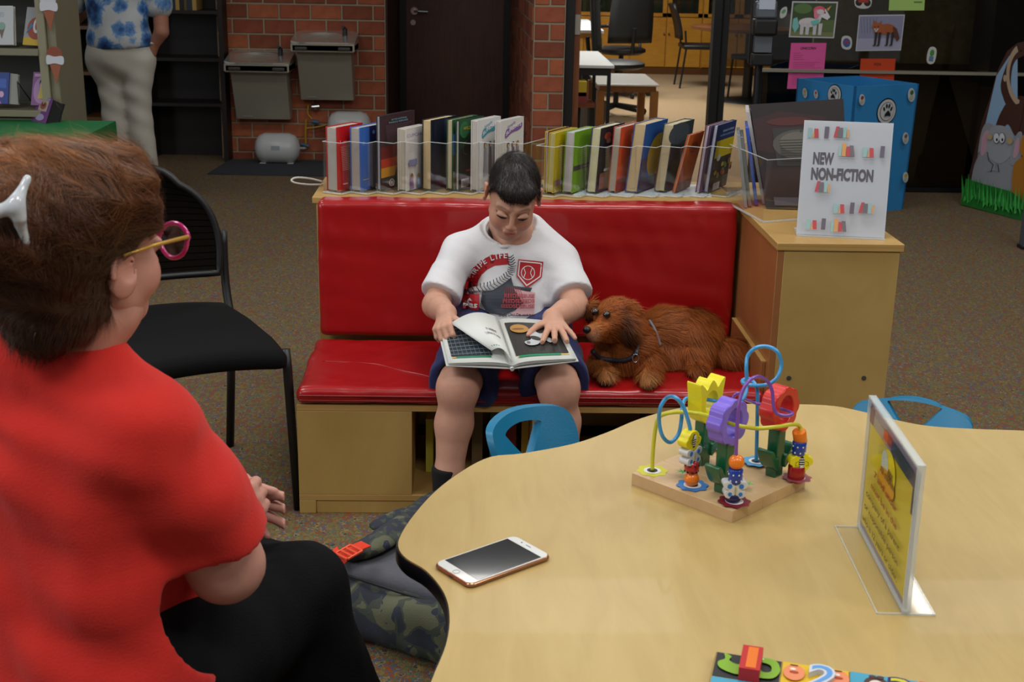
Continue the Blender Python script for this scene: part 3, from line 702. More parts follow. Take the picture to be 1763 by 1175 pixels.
def dC(P): P.rect(0, 0, 1, 1, '#27408a'); P.rect(.1, .5, .9, .8, '#3e5cb0'); P.poly([(0, 0), (.6, 0), (.3, .3)], '#b070b0'); P.ell(.6, .3, .15, .1, '#caa0c8')
cover_book('picture_book', quad([(-14, 178), (14, 179), (16, 125), (-14, 124)], YS-.02), .01, 'blue book at the left end of the lower display shelf', dC, cover='#27408a')
cover_book('picture_book', quad([(14, 179), (31, 180), (31, 128), (16, 126)], YS-.01), .02, 'upright book turned to show its pale page edges, lower display shelf', None, cover='#8d8c86')
def dD(P): P.rect(0, 0, 1, 1, '#7d4f84'); P.ell(.5, .45, .42, .4, '#a07aa8'); P.ell(.55, .68, .17, .13, '#2a1c1c'); P.ell(.55, .62, .12, .09, '#c59a86'); P.poly([(.35, .2), (.75, .2), (.62, .55), (.45, .55)], '#b9a24a'); P.rect(.1, .86, .9, .95, '#b58ab8')
cover_book('picture_book', quad([(53, 181), (84, 182), (89, 126), (58, 124)], YS-.02), .015, 'purple book with a dark-haired figure on its cover, lower display shelf', dD, cover='#7d4f84')
def wedge_stand(px, py, Y, label):
    p = W(px, py, Y=Y); t = thing('book_easel', label, 'stand', tuple(p)); B().tube([(0, -.03, 0), (-.01, .0, .09), (.03, .04, 0)], .003).obj('wire', MBLACK, t)
wedge_stand(37, 176, YS, 'small black wire easel beside the pale book')
# paper ice cream cones hung on the shelf edge
def cone(px, py, s, label, flip=False):
    p = W(px, py, Y=YS-.052); t = thing('paper_ice_cream', label, 'decoration', tuple(p)); k = s
    B().prism([(-.045*k, 0), (.05*k, .01*k), (.0, -.16*k)], -.003, 0, 'y').obj('cone', M('#9a5a42', .8), t)
    B().prism(sp2([(-.06*k, .0), (-.05*k, -.02*k), (0, -.012*k), (.055*k, -.02*k), (.065*k, .02*k), (.05*k, .04*k), (0, .035*k), (-.05*k, .045*k)], 4), -.007, -.003, 'y').obj('cream', M('#c9ccd6', .8), t)
    B().prism(circ(0, .055*k, .055*k, .05*k, 20), -.005, -.001, 'y').obj('scoop', M('#8c4c3c' if not flip else '#c4c8d0', .8), t)
    if flip: B().prism(circ(.035*k, .085*k, .015*k, n=12), -.01, -.006, 'y').obj('cherry', M('#a01f2c', .6), t)
    return t
cone(84, 14, .62, 'paper ice cream cutout with white scoop and red cherry at the top', True)
cone(95, 106, .62, 'paper ice cream cutout with brown scoop and white drip, lower one', False)
# green table
MGRN = M('#0b6d35', .55, var=.05, vs=6, key='green_cloth')
ga = W(141, 206, z=.70); gb = W(143, 236, z=.70)
t = thing('display_table', 'low display table draped in bright green cloth', 'table', (gb.x-.7, (ga.y+gb.y)/2, 0))
ga.y -= .06; hy = (ga.y-gb.y)/2
B().box(-.68, .68, -hy+.02, hy-.02, .67, .69).obj('table_top', MWHT, t)
for sx in (-.62, .62):
    for sy in (-hy+.06, hy-.06): B().cyl((sx, sy, 0), (sx, sy, .67), .018).obj('leg', MSTEEL, t)
b = B(); n = 60; top = []; per = []
for i in range(n):
    a_ = i/n*4; s_ = int(a_); f_ = a_-s_
    x_, y_ = [(-.7+1.4*f_, -hy), (.7, -hy+2*hy*f_), (.7-1.4*f_, hy), (-.7, hy-2*hy*f_)][s_]; per.append((x_, y_))
rows = [(1, .70, 0), (1.0, .69, .002), (1.0, .5, .006), (1.0, .25, .012), (1, .02, .018)]
vs = []
for sc, z, am in rows:
    for i, (x_, y_) in enumerate(per): o = am*math.sin(i*1.7)+am*.5; l = math.hypot(x_, y_*4)+1e-6; vs.append((x_+o*x_/l, y_+o*(4*y_)/l, z))
b.add(vs, [(i*n+j, (i+1)*n+j, (i+1)*n+(j+1) % n, i*n+(j+1) % n) for i in range(4) for j in range(n)]); b.add([(x_, y_, .70) for x_, y_ in per], [tuple(range(n))])
o = b.obj('tablecloth', MGRN, t, smooth=50)
# framed picture / book box on green table
def dE(P): P.rect(0, 0, 1, 1, '#6d4079'); P.rect(.22, .45, .8, .92, '#a79a8e'); P.ell(.5, .68, .2, .16, '#8e4f42'); P.ell(.5, .72, .1, .08, '#5a2c22'); P.ell(.5, .2, .3, .14, '#9c8fb4'); P.rect(.25, .9, .9, .98, '#8b7fb0')
q = [W(54, 208, z=.70), W(79, 213, z=.70)]; tl = W(67, 166, Y=q[0].y+.05); tr = W(92, 170, Y=q[1].y+.05)
cover_book('boxed_book', [q[0], q[1], tr, tl], .06, 'thick black-edged book with purple cover standing on the green table', dE, pages='#141417', cover='#15151a')
# ================================================ GLASS WALL NOTICES, BLUE BOX, STAND-IN BOARD
def sheet(name, px, label, cat, draw, col='#e8e8e6', Y=YG+.012, group=None):
    """thin paper taped to the glass: corners bl, br, tr, tl in the photograph"""
    q = [W(*p, Y=Y) for p in px]; th = Vector((0, .0012, 0))
    t = thing(name, label, cat, tuple(q[0]), 0, group)
    B().hexa([q[0], q[1], q[1]+th, q[0]+th, q[3], q[2], q[2]+th, q[3]+th]).obj('paper', M(col, .7), t, world=True)
    U = q[1]-q[0]; V = q[3]-q[0]; cc = q[2]
    P0 = Pr(q[0], U, V, .0006, warp=lambda u, v, l: q[0].lerp(q[1], u).lerp(q[3].lerp(q[2], u), v)+Vector((0, -l, 0)))
    draw(P0)
    if P0.b.f: P0.obj('print', t)
    return t
def dUni(P):
    P.rect(.03, .04, .97, .96, '#5d7040'); P.rect(.03, .5, .97, .96, '#3f5030'); P.ell(.25, .8, .2, .14, '#5c7a44'); P.rect(.03, .04, .97, .16, '#7a7f52')
    P.poly([(.06, .52), (.14, .56), (.2, .3), (.12, .12), (.05, .3)], '#7fc4c0')                      # tail
    P.ell(.4, .42, .22, .13, '#d9d2d4'); 
    for x in (.22, .34, .5, .62): P.poly([(x, .4), (x+.09, .4), (x+.08, .08), (x+.01, .08)], '#cfc8cc')
    P.poly([(.48, .38), (.64, .42), (.7, .68), (.58, .74)], '#d9d2d4'); P.poly([(.58, .78), (.74, .8), (.86, .58), (.8, .5), (.66, .58)], '#e4dde0')
    P.poly([(.76, .8), (.86, .9), (.8, .74)], '#e0a06a'); P.ell(.6, .76, .13, .12, '#e0607a'); P.ell(.55, .66, .06, .14, '#e8849a'); P.ell(.63, .72, .08, .07, '#d9d2d4')
    P.poly([(.44, .46), (.62, .52), (.62, .4), (.5, .34)], '#6cc6b8'); P.ell(.73, .7, .015, .02, '#332a2a')
sheet('unicorn_photo', [(1358, 64), (1436, 66), (1443, 3), (1364, 2)], 'photo print of a toy unicorn with rainbow mane taped to the glass', 'picture', dUni, '#c9c9cc')
def dFox(P):
    P.rect(.02, .03, .98, .97, '#8b8ba6'); P.rect(.02, .03, .98, .35, '#a3a3ba')
    for i in range(6): P.line([(.1+.06*i, .5), (.04+.07*i, .93)], .006, '#6e6c80')
    P.ell(.62, .6, .2, .15, '#a3562c'); P.poly([(.36, .5), (.52, .46), (.6, .74), (.4, .74)], '#a55a30'); P.poly([(.3, .66), (.34, .86), (.4, .78), (.46, .78), (.5, .86), (.5, .66), (.4, .54)], '#a8592e'); P.poly([(.34, .62), (.46, .62), (.4, .52)], '#cfc3ba')
    for x in (.38, .46, .64, .74): P.poly([(x, .52), (x+.06, .52), (x+.045, .16), (x+.005, .16)], '#2f2624'); P.rect(x-.02, .14, x+.04, .17, '#2f2624')
    P.poly([(.76, .68), (.84, .62), (.93, .34), (.88, .26), (.8, .42)], '#5a3322'); P.ell(.36, .68, .012, .015, '#111111'); P.ell(.43, .68, .012, .015, '#111111'); P.ell(.39, .6, .015, .012, '#111111')
sheet('fox_photo', [(1473, 88), (1551, 87), (1558, 25), (1479, 26)], 'photo print of a red fox standing in snow taped to the glass', 'picture', dFox, '#c4c4cc')
def dPink(P):
    P.text('UNICORN', .5, .86, .055, '#4a2034', w=.44, align='c', bold=.03)
    rs_ = random.Random(3)
    for i in range(4): P.rect(.1, .78-i*.045, .1+rs_.uniform(.14, .4), .785-i*.045, '#8e2f5a')
    for i in range(13): P.rect(.1, .58-i*.04, rs_.uniform(.7, .95), .585-i*.04, '#a83a6c')
sheet('pink_notice', [(1355, 153), (1416, 153), (1423, 74), (1362, 74)], 'pink paper headed UNICORN below the unicorn photo', 'notice', dPink, '#e0589c')
def dFoxN(P):
    P.text('FOX', .5, .8, .075, '#4a1808', w=.2, align='c', bold=.03)
    for i in range(8): P.rect(.08, .64-i*.07, .62+.3*((i*37) % 10)/10, .648-i*.07, '#7e2408')
sheet('orange_notice', [(1478, 160), (1537, 160), (1542, 101), (1482, 101)], 'orange paper headed FOX, its lower edge behind the blue box', 'notice', dFoxN, '#c8400e')
def dGrn(P):
    for i in range(4): P.rect(.08, .75-i*.1, .9, .76-i*.1, '#5e7a3a')
    P.rect(.7, .2, .92, .23, '#5e7a3a')
sheet('green_notice', [(1530, 18), (1591, 18), (1596, -50), (1534, -50)], 'pale green paper at the top edge right of the fox photo', 'notice', dGrn, '#a8cc6e')
def sticker(pts, label, draw):
    def dd(P): P.poly(circ(.5, .5, .47, .47, 16), '#c4c4c0'); draw(P)
    q = [W(*p, Y=YG+.012) for p in pts]
    t = thing('sticker', label, 'sticker', tuple(q[0]))
    c = (q[0]+q[2])/2; U = (q[1]-q[0]); V = (q[3]-q[0])
    pp = [q[0]+U*(.5+.52*math.cos(a)/max(abs(math.cos(a)), abs(math.sin(a)))**.4)+V*(.5+.52*math.sin(a)/max(abs(math.cos(a)), abs(math.sin(a)))**.4) for a in [2*PI*i/20 for i in range(20)]]
    B().add([p for p in pp]+[p+Vector((0, .001, 0)) for p in pp], [tuple(range(20)), tuple(reversed(range(20, 40)))]+[(i, (i+1) % 20, 20+(i+1) % 20, 20+i) for i in range(20)]).obj('backing', M('#c4c4c0', .5), t, world=True)
    P0 = Pr(q[0], U, V, .0008); draw(P0); P0.obj('print', t)
sticker([(1448, 84), (1466, 86), (1467, 63), (1449, 61)], 'small round sticker with blue and red marks between the two photos', lambda P: (P.ell(.5, .5, .36, .34, '#3a5a9a'), P.ell(.5, .55, .2, .14, '#a03a4a')))
sticker([(1471, 14), (1500, 15), (1501, -10), (1472, -11)], 'sticker of a red toy car above the fox photo', lambda P: (P.ell(.25, .4, .2, .24, '#222222'), P.ell(.75, .4, .2, .24, '#222222'), P.rect(.2, .4, .8, .6, '#a83a2a')))
sticker([(1342, 33), (1354, 28), (1357, 14), (1344, 15)], 'pale green sticker left of the unicorn photo', lambda P: P.ell(.5, .6, .3, .2, '#5e9a6e'))
sticker([(1594, 109), (1609, 111), (1613, 80), (1599, 80)], 'tall green sticker right of the orange notice', lambda P: (P.ell(.5, .65, .25, .2, '#3e8a3a'), P.rect(.25, .15, .75, .45, '#5a7a9a')))
# hand sanitiser stand
Yz = 7.5
p = W(1315, 20, Y=Yz); cx = p.x
t = thing('sanitizer_stand', 'black hand sanitizer dispenser on a pole in front of the glass wall', 'dispenser', (cx, Yz, 0))
def zz(y): return W(1315, y, Y=Yz).z
B().lathe([(.0, 0), (.16, 0), (.16, .012), (.03, .025), (0, .025)], n=28).obj('base', MBLACK, t, smooth=40)
B().cyl((0, .03, .02), (0, .03, zz(100)), .022).obj('pole', MBLACK, t)
B().box(-.065, .065, 0, .05, zz(112), zz(-40)).obj('back_plate', MBLACK, t, bevel=.01)
B().box(-.068, .068, -.09, 0, zz(60), zz(31)).obj('pump_housing', MPLB, t, bevel=.015, seg=3)
B().box(-.06, .06, -.075, 0, zz(31), zz(0)).obj('clear_bottle', M('#5f666e', .12, coat=.5), t, bevel=.012)
B().box(-.045, .045, -.078, -.07, zz(15), zz(-18)).obj('bottle_label', M('#b9c2d2', .5), t)
B().box(-.048, .048, -.055, 0, zz(89), zz(61)).obj('drip_card', M('#5e666e', .3), t); B().box(-.06, .06, -.06, 0, zz(112), zz(91)).obj('drip_tray', MPLB, t, bevel=.008)
# blue paper-covered box with paw prints
MBLU = M('#2f86c4', .5, var=.07, vs=5, bmp=.25, bs=7, key='blue_paper')
Rb = W(1554, 361, z=0); Nb = W(1452, 372, z=0); Rb.z = Nb.z = 0
zb = W(1580, 144, Y=Rb.y).z; e = Rb-Nb; L = .62; e.normalize(); g = Vector((-e.y, e.x, 0))
L = (Rb-Nb).length; Lb = Nb+g*L; Fb = Rb+g*L
t = thing('donation_box', 'tall open box wrapped in blue paper with paw print badges', 'box', tuple(Nb))
z = Vector((0, 0, zb)); o_ = [Nb, Rb, Fb, Lb]; ct = (Nb+Fb)/2; fl = 1.02
for i in range(4):
    a, b = o_[i], o_[(i+1) % 4]; nrm = (b-a).cross(Vector((0, 0, 1))).normalized()*-.012
    bt = B(); at = a+(a-ct)*.05+z; btp = b+(b-ct)*.05+z
    bt.hexa([a, b, b+nrm, a+nrm, at, btp, btp+nrm, at+nrm]); bt.obj('panel', MBLU, t, world=True)
B().hexa([Nb+Vector((0, 0, .01)), Rb+Vector((0, 0, .01)), Fb+Vector((0, 0, .01)), Lb+Vector((0, 0, .01)), Nb+Vector((0, 0, .02)), Rb+Vector((0, 0, .02)), Fb+Vector((0, 0, .02)), Lb+Vector((0, 0, .02))]).obj('bottom', MBLU, t, world=True)
def onface(px, py, P, n):
    d = ray(px, py); return EYE+d*((P-EYE).dot(n)/d.dot(n))
def badge(P, cu, cv, r):
    P.ell(cu, cv, r, r, '#0e0f12', n=28); P.ell(cu, cv, r*.9, r*.9, '#c8ccd0', n=28); P.ell(cu, cv, r*.7, r*.7, '#30333a', n=28); P.ell(cu, cv, r*.66, r*.66, '#c8ccd0', n=28)
    for du, dv, a in ((-.34, .2, .4), (-.12, .42, .15), (.12, .42, -.15), (.34, .2, -.4)): P.ell(cu+du*r, cv+dv*r, r*.09, r*.17, '#16181c', a)
    P.poly([(cu-.3*r, cv-.38*r), (cu-.28*r, cv-.15*r), (cu, cv+.12*r), (cu+.28*r, cv-.15*r), (cu+.3*r, cv-.38*r), (cu+.1*r, cv-.3*r), (cu-.1*r, cv-.3*r)], '#16181c')
def faceprint(a, b, items):
    at = a+(a-ct)*.05+z; U = (b-a).normalized(); up = (at-a); V = (up-U*up.dot(U)).normalized()
    P = Pr(a, U, V, .0015); n = U.cross(V)
    def uv(px, py): q = onface(px, py, a, n)-a; return q.dot(U), q.dot(V)
    for kind, px, py, r in items:
        u, v = uv(px, py)
        if kind == 'b': badge(P, u, v, r)
        else:
            P.ell(u, v, r, r*1.5, '#c2c6c4', .3); P.ell(u, v+r*.5, r*.5, r*.5, kind, .3); P.ell(u, v-r*.5, r*.55, r*.5, '#a8b0a4')
    P.obj('paw_badges_print', t)
faceprint(Nb, Rb, [('b', 1526, 192, .078), ('#3a6a4a', 1566, 163, .028), ('#8a3a42', 1480, 171, .022), ('#6a5a5a', 1554, 237, .024), ('#b0a03a', 1553, 304, .022)])
faceprint(Lb, Nb, [('b', 1437, 163, .06), ('#b8a83a', 1389, 160, .02), ('#b03a4a', 1409, 162, .017)])
# painted stand-in board (jungle animals)
MBRD = M('#3a1c12', .6)
A0 = W(1656, 353, z=0); B0 = W(1763, 380, z=0); A0.z = B0.z = 0; Ub = (B0-A0).normalized(); nb = Ub.cross(Vector((0, 0, 1)))
tilt = Vector((0, 0, 1))+nb*-.10; tilt.normalize(); nb = Ub.cross(tilt).normalized()
t = thing('standin_board', 'painted face-in-hole board with monkey, elephant and grass at the right edge', 'painted board', tuple(A0))
def bp(px, py, l=0): return onface(px, py, A0, nb)+nb*l
out = [(1657, 353), (1664, 320), (1676, 270), (1690, 210), (1704, 170), (1718, 120), (1734, 88), (1752, 74), (1790, 66), (1840, 90), (1860, 180), (1850, 300), (1845, 402)]
hole = circ(1764, 130, 25, 44, 24); hv = [bp(*p) for p in hole]
import bmesh as _bm
def shell(outer, holes, thick, name, mat, par):
    bm = _bm.new(); loops = []
    for L_ in [outer]+holes:
        vs = [bm.verts.new(p) for p in L_]; loops.append([bm.edges.new((vs[i], vs[(i+1) % len(vs)])) for i in range(len(vs))])
    _bm.ops.triangle_fill(bm, edges=[e_ for l in loops for e_ in l], use_beauty=True)
    ret = _bm.ops.extrude_face_region(bm, geom=bm.faces[:]); _bm.ops.translate(bm, verts=[v for v in ret['geom'] if isinstance(v, _bm.types.BMVert)], vec=thick)
    _bm.ops.recalc_face_normals(bm, faces=bm.faces[:]); me = bpy.data.meshes.new(name); bm.to_mesh(me); bm.free(); me.materials.append(mat); return fin(name, me, par, True)
shell([bp(*p) for p in out], [hv], -nb*.012, 'board', MBRD, t)
class PB(Pr):
    def __init__(s): super().__init__(A0, Ub, tilt, .0007)
    def P(s, u, v): return bp(u, v, s.lift*s.L)
P = PB()
def pp(pts, c, n=5): P.poly(sp2(pts, n), c)
P.poly([(1680, 290), (1694, 225), (1716, 130), (1738, 96), (1752, 88), (1752, 300)], '#7f9dba')
pp([(1754, 82), (1746, 82), (1724, 140), (1728, 170), (1736, 178), (1742, 120), (1756, 92)], '#3d2014')
pp([(1766, 84), (1737, 110), (1730, 150), (1738, 182), (1756, 190), (1760, 188), (1752, 176), (1741, 150), (1746, 108), (1766, 94)], '#3d2014')
ro = circ(1764, 130, 31, 56, 24, .6*PI, 1.4*PI); ri = circ(1764, 130, 25.5, 45, 24, .6*PI, 1.4*PI)
k = P._k('#a58f78')
for i in range(23): P.b.add([P.P(*ro[i]), P.P(*ro[i+1]), P.P(*ri[i+1]), P.P(*ri[i])], [(0, 1, 2, 3)], k)
P.L += 1; P.ell(1731, 135, 3, 6, '#a58f78')
pp([(1736, 176), (1726, 190), (1719, 205), (1712, 225), (1706, 232), (1708, 240), (1724, 228), (1736, 214), (1750, 235), (1758, 214), (1762, 180), (1748, 180)], '#3f2216')
pp([(1672, 320), (1678, 285), (1690, 262), (1700, 255), (1730, 262), (1752, 272), (1762, 300), (1763, 345), (1668, 335)], '#84868c')
pp([(1684, 275), (1689, 235), (1697, 214), (1709, 214), (1712, 226), (1703, 262), (1692, 280)], '#84868c'); pp([(1690, 268), (1692, 238), (1699, 225), (1704, 230), (1699, 260)], '#b0899a')
pp([(1700, 250), (1706, 222), (1722, 216), (1742, 224), (1748, 245), (1740, 270), (1722, 282), (1703, 270)], '#8e9096'); pp([(1740, 280), (1746, 245), (1755, 228), (1762, 232), (1760, 270), (1750, 284)], '#84868c'); pp([(1746, 268), (1750, 245), (1756, 238), (1757, 258), (1750, 272)], '#b0899a')
pp([(1716, 282), (1705, 292), (1700, 296), (1710, 294), (1722, 296), (1716, 291), (1718, 278)], '#84868c')
P.line([(1702, 262), (1704, 276), (1712, 284)], 1.2, '#33353c'); P.line([(1712, 284), (1708, 296)], 1.2, '#33353c'); P.line([(1720, 284), (1722, 296)], 1.2, '#33353c')
for x in (1718, 1728): P.ell(x, 238, 5.5, 9.5, '#33353c'); P.ell(x, 238, 4.8, 8.6, '#c2c4c8'); P.ell(x+1, 241, 1.6, 2.8, '#16181c')
P.ell(1707, 236, 5, 5, '#a58f6a'); P.ell(1742, 243, 5, 6, '#a58f6a')
pp([(1746, 330), (1748, 290), (1756, 276), (1770, 276), (1770, 360), (1752, 356)], '#9c6414'); pp([(1760, 262), (1764, 236), (1775, 230), (1775, 275)], '#a36a16')
P.line([(1690, 262), (1682, 276), (1674, 300)], 1.0, '#33353c')
rs2 = random.Random(8); gpoly = [(1657, 352)]
P.poly([(1657, 352), (1668, 308), (1700, 318), (1745, 330), (1763, 345), (1770, 382)], '#1a6a22')
for i in range(46):
    x = 1662+i*2.4; yb = 352+(x-1657)*.25; P.poly([(x-2, yb-4-20*rs2.random()), (x+2.5, yb-4-20*rs2.random()), (x+rs2.uniform(-3, 5), yb-42-rs2.uniform(0, 16))], ('#2a8a34', '#3ca544', '#1c6a26')[i % 3])
P.obj('animal_painting', t)
B().hexa([A0+Ub*.25-nb*.02, A0+Ub*.3-nb*.02, A0+Ub*.3-nb*.4, A0+Ub*.25-nb*.4, A0+Ub*.25-nb*.02+tilt*.7, A0+Ub*.3-nb*.02+tilt*.7, A0+Ub*.3-nb*.04+tilt*.7, A0+Ub*.25-nb*.04+tilt*.7]).obj('strut', MBRD, t, world=True)
p = W(1766, 428, z=0); t = thing('grey_post', 'grey square post foot at the right edge in front of the painted board', 'post', (p.x, p.y, 0)); B().box(-.03, .03, -.03, .03, .015, .8).obj('post', M('#4c4e55', .5), t, bevel=.004); B().box(-.036, .036, -.036, .036, 0, .02).obj('foot', MBLACK, t, bevel=.003)

# ================================================ READING BENCH
YF, YB, XL, XR, XC, ZS, ZP, ZT = 3.275, 3.73, -.468, .787, 1.11, .366, .3155, .772
MPLY = wood('birch_plywood', '#a8874a', '#b99a5c', .38, (1.5, 1.5, .6)); MEDG = wood('plywood_edge', '#a17c40', '#c09c5c', .5, (.5, .5, 60))
MORG = wood('reddish_board', '#8f5a30', '#a26a3c', .4, (1.5, 1.5, .6))
t = thing('reading_bench', 'birch plywood children\'s reading bench with red vinyl cushions', 'bench', ((XL+XR)/2, (YF+YB)/2, 0))
def wb_(name, *c, m=None, bv=.0015): return B().box(*c).obj(name, m or MPLY, t, world=True, bevel=bv)
YR = 4.16
wb_('seat_board', XL, XR, YF, YB+.02, ZP-.018, ZP, m=MEDG)
wb_('bottom_board', XL, XR, YF, YB, .038, .056, m=MEDG); wb_('plinth', XL+.045, XR, YF+.004, YF+.02, 0, .038); wb_('plinth_end', XL, XL+.045, YF, YF+.03, 0, .038)
wb_('plinth_rear', XL, XR, YR-.03, YR-.01, 0, .038)
wb_('front_panel', XL, -.161, YF, YF+.016, .056, ZP-.018); wb_('side_panel', XL, XL+.016, YF+.016, YR, .056, ZP-.018)
xd = W(921, 760, Y=YF).x
wb_('divider', -.177, -.161, YF+.016, YB-.02, .056, ZP-.018, m=MEDG); wb_('divider', xd-.008, xd+.009, YF+.002, YB-.02, .056, ZP-.018, m=MEDG)
wb_('back_board', XL, XR, YB+.092, YB+.105, .056, ZT-.02); wb_('side_panel', XL, XL+.018, YB+.107, YR, ZP-.018, ZT-.02)
wb_('rear_board', XL, XR, YR-.015, YR, .056, ZT-.02); wb_('top_shelf', XL-.012, XR, YB+.09, YR+.01, ZT-.02, ZT-.001, m=MEDG)
MRED = M('#9c0e12', .3, var=.05, vs=5, bmp=.12, bs=9, coat=.15, key='red_vinyl')
MREDD = M('#7c090b', .5, key='red_piping')
def cushion(name, lo, hi, rd, seed, par, seam=True):
    s = SDF([v-.02 for v in lo], [v+.02 for v in hi], .007)
    c = [(a+b)/2 for a, b in zip(lo, hi)]; r = [(b-a)/2 for a, b in zip(lo, hi)]
    s.box(c, r, rd=rd, k=0)
    s.disp(lambda P: .0022*nz(P, 14, seed)+.0012*nz(P, 45, seed+1), .02)
    return surf(name, s.mesh(1), MRED, par)
sc = thing('seat_cushion', 'long red vinyl seat cushion on the bench, boy and dog sitting on it', 'cushion', (0, YF+.2, ZP))
cushion('pad', (XL, YF-.012, ZP+.001), (XR-.004, YB-.005, ZS), .02, 3, sc)
for zz_ in (ZP+.03, ZP+.017):
    B().tube([(XL+.01, YF-.0145, zz_), (XL+.3, YF-.0155, zz_), (XR-.02, YF-.0145, zz_)], .0022, 5).obj('seam', MREDD, sc, world=True)
b = B()
for i in range(130):
    x = XL+.24+i*.0075; b.box(x, x+.0042, YF-.0172, YF-.0142, ZP+.0225, ZP+.0238)
o = b.obj('stitching', MREDD, sc, world=True); o['kind'] = 'stuff'
# fold across the seat cushion
q = [W(555, 622, z=ZS), W(600, 624, z=ZS), W(650, 628, z=ZS), W(690, 638, z=ZS), W(725, 645, z=ZS), W(745, 650, z=ZS)]
B().tube([p+Vector((0, 0, -.0005)) for p in spline(q, 5)], [.0012+.0022*math.sin(PI*i/25) for i in range(26)], 8).obj('crease', MRED, sc, world=True, smooth=True)
bc = thing('back_cushion', 'tall red vinyl back cushion behind the boy and the dog', 'cushion', (0, YB+.04, ZS))
cushion('pad', (XL+.012, YB+.001-.0, ZS+.001), (XR-.012, YB+.088, ZT+.006), .018, 8, bc)
# end cabinet
t = ec = thing('end_cabinet', 'birch plywood end cabinet at the right of the bench', 'cabinet', ((XR+XC)/2, (YF+YR)/2, 0))
wb_('front_panel', XR+.018, XC-.002, YF, YF+.018, .0, ZT-.02); wb_('side_panel', XR, XR+.018, YF, YR, 0, ZT-.02, m=MORG); wb_('side_panel', XC-.02, XC-.002, YF+.018, YR, 0, ZT-.02)
wb_('rear_panel', XR+.018, XC-.02, YR-.018, YR, 0, ZT-.02); wb_('bottom_board', XR+.018, XC-.02, YF+.018, YR-.018, .02, .038)
wb_('top_board', XR-.003, XC+.006, YF-.006, YR+.01, ZT-.02, ZT, m=MEDG)
for px in (1358, 1487):
    p = W(px, 651, Y=YF); B().cyl((p.x, YF-.003, p.z), (p.x, YF+.001, p.z), .0062).cyl((p.x, YF-.0035, p.z), (p.x, YF-.001, p.z), .003).obj('screw', M('#6d6f70', .35, .8), ec, world=True, smooth=40)
p = W(1267, 552, Y=YB-.02); zk = p.z
B().box(XR-.012, XR-.0005, YF+.03, YB, ZP+.02, zk).obj('cleat_board', MORG, ec, world=True, bevel=.001); B().box(XR-.0125, XR, YF+.03, YB, zk, zk+.003).obj('cleat_edge', MEDG, ec, world=True)
# picture books stored in the bench cubby
for i, (x, wd, c) in enumerate(((-.13, .02, '#c9c24a'), (.0, .03, '#5c4a2c'), (.05, .02, '#2d4632'), (.09, .035, '#7a1f1c'), (.14, .02, '#a88a2c'), (.5, .03, '#3a2b20'), (.55, .03, '#4a3a22'))):
    h = .16+.03*((i*7) % 3); o = B().box(x, x+wd, YF+.16, YF+.36, .057, .057+h).obj('picture_book', M(c, .5)); tag(o, ('thin yellow book lying at the left of the bench cubby', 'brown book upright inside the bench cubby beside the leg', 'dark green book inside the bench cubby', 'dark red book inside the bench cubby', 'gold-spined book inside the bench cubby', 'dark brown book in the right bench cubby', 'olive book in the right bench cubby')[i], 'book')
# ================================================ BOOKS ON TOP OF THE BENCH
ZSH = ZT; TH = R(60)
U3 = Vector((math.cos(TH), math.sin(TH), 0)); T3 = Vector((math.sin(TH), -math.cos(TH), 0)); UPV = Vector((0, 0, 1))
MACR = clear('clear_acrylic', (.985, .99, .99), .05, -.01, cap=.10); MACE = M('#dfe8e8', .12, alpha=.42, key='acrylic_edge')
def book(px, py, ytop, th, wd, label, cov, pages, draw=None, lean=0, edge=None, front=None, Y=None, spiral=None, ang=None):
    u, t3 = (U3, T3) if ang is None else (Vector((math.cos(ang), math.sin(ang), 0)), Vector((math.sin(ang), -math.cos(ang), 0)))
    o = W(px, py, z=ZSH+.005) if Y is None else W(px, py, Y=Y); o.z = ZSH+.005; h = W(px, ytop, Y=o.y).z-o.z
    t = thing('book', label, 'book', tuple(o)); up = (UPV+t3*lean).normalized(); X = lambda a, b, c: o+u*a+t3*b+up*c
    c = .0022; m = M(cov, .28, coat=.2, bmp=.03, bs=30)
    B().hexa([X(.003, c, .003), X(.003, th-c, .003), X(wd-.003, th-c, .003), X(wd-.003, c, .003), X(.003, c, h-.003), X(.003, th-c, h-.003), X(wd-.003, th-c, h-.003), X(wd-.003, c, h-.003)][::1]).obj('pages', M(pages, .85, var=.05, vs=30, bmp=.2, bs=250), t, world=True)
    def slab(a0, a1, b0, b1, nm, mm): return B().hexa([X(a0, b0, 0), X(a0, b1, 0), X(a1, b1, 0), X(a1, b0, 0), X(a0, b0, h), X(a0, b1, h), X(a1, b1, h), X(a1, b0, h)]).obj(nm, mm, t, world=True)
    slab(0, wd, th-c, th, 'cover', m); slab(0, wd, 0, c, 'cover', M(front or cov, .3, coat=.2)); slab(wd-c, wd, c, th-c, 'spine', m)
    P0 = Pr(X(0, th, 0), u*wd, up*h, .0005)
    if draw: draw(P0); P0.obj('cover_print', t)
    if spiral:
        for i in range(9):
            cc = X(wd*(i+.5)/9, th/2, h-.004); 
            B().tube([cc+t3*(th*.75)*math.cos(a)+up*.011*math.sin(a) for a in [2*PI*k/10 for k in range(10)]], .0012, 5, closed=True).obj('spiral_ring', MCHR, t, world=True)
    return t
def lines(P, u0, u1, v0, v1, n, col, w=.006, seed=0):
    r = random.Random(seed)
    for i in range(n): v = v1-(v1-v0)*i/n; P.rect(u0, v, u0+(u1-u0)*r.uniform(.75, 1), v+w, col)
def d1(P): P.text('S', .12, .74, .05, '#e8c8a0'); P.text('ECRETS', .24, .74, .03, '#e8c8a0'); lines(P, .12, .5, .3, .68, 14, '#d8a080'); P.rect(.12, .1, .3, .12, '#e09a80')
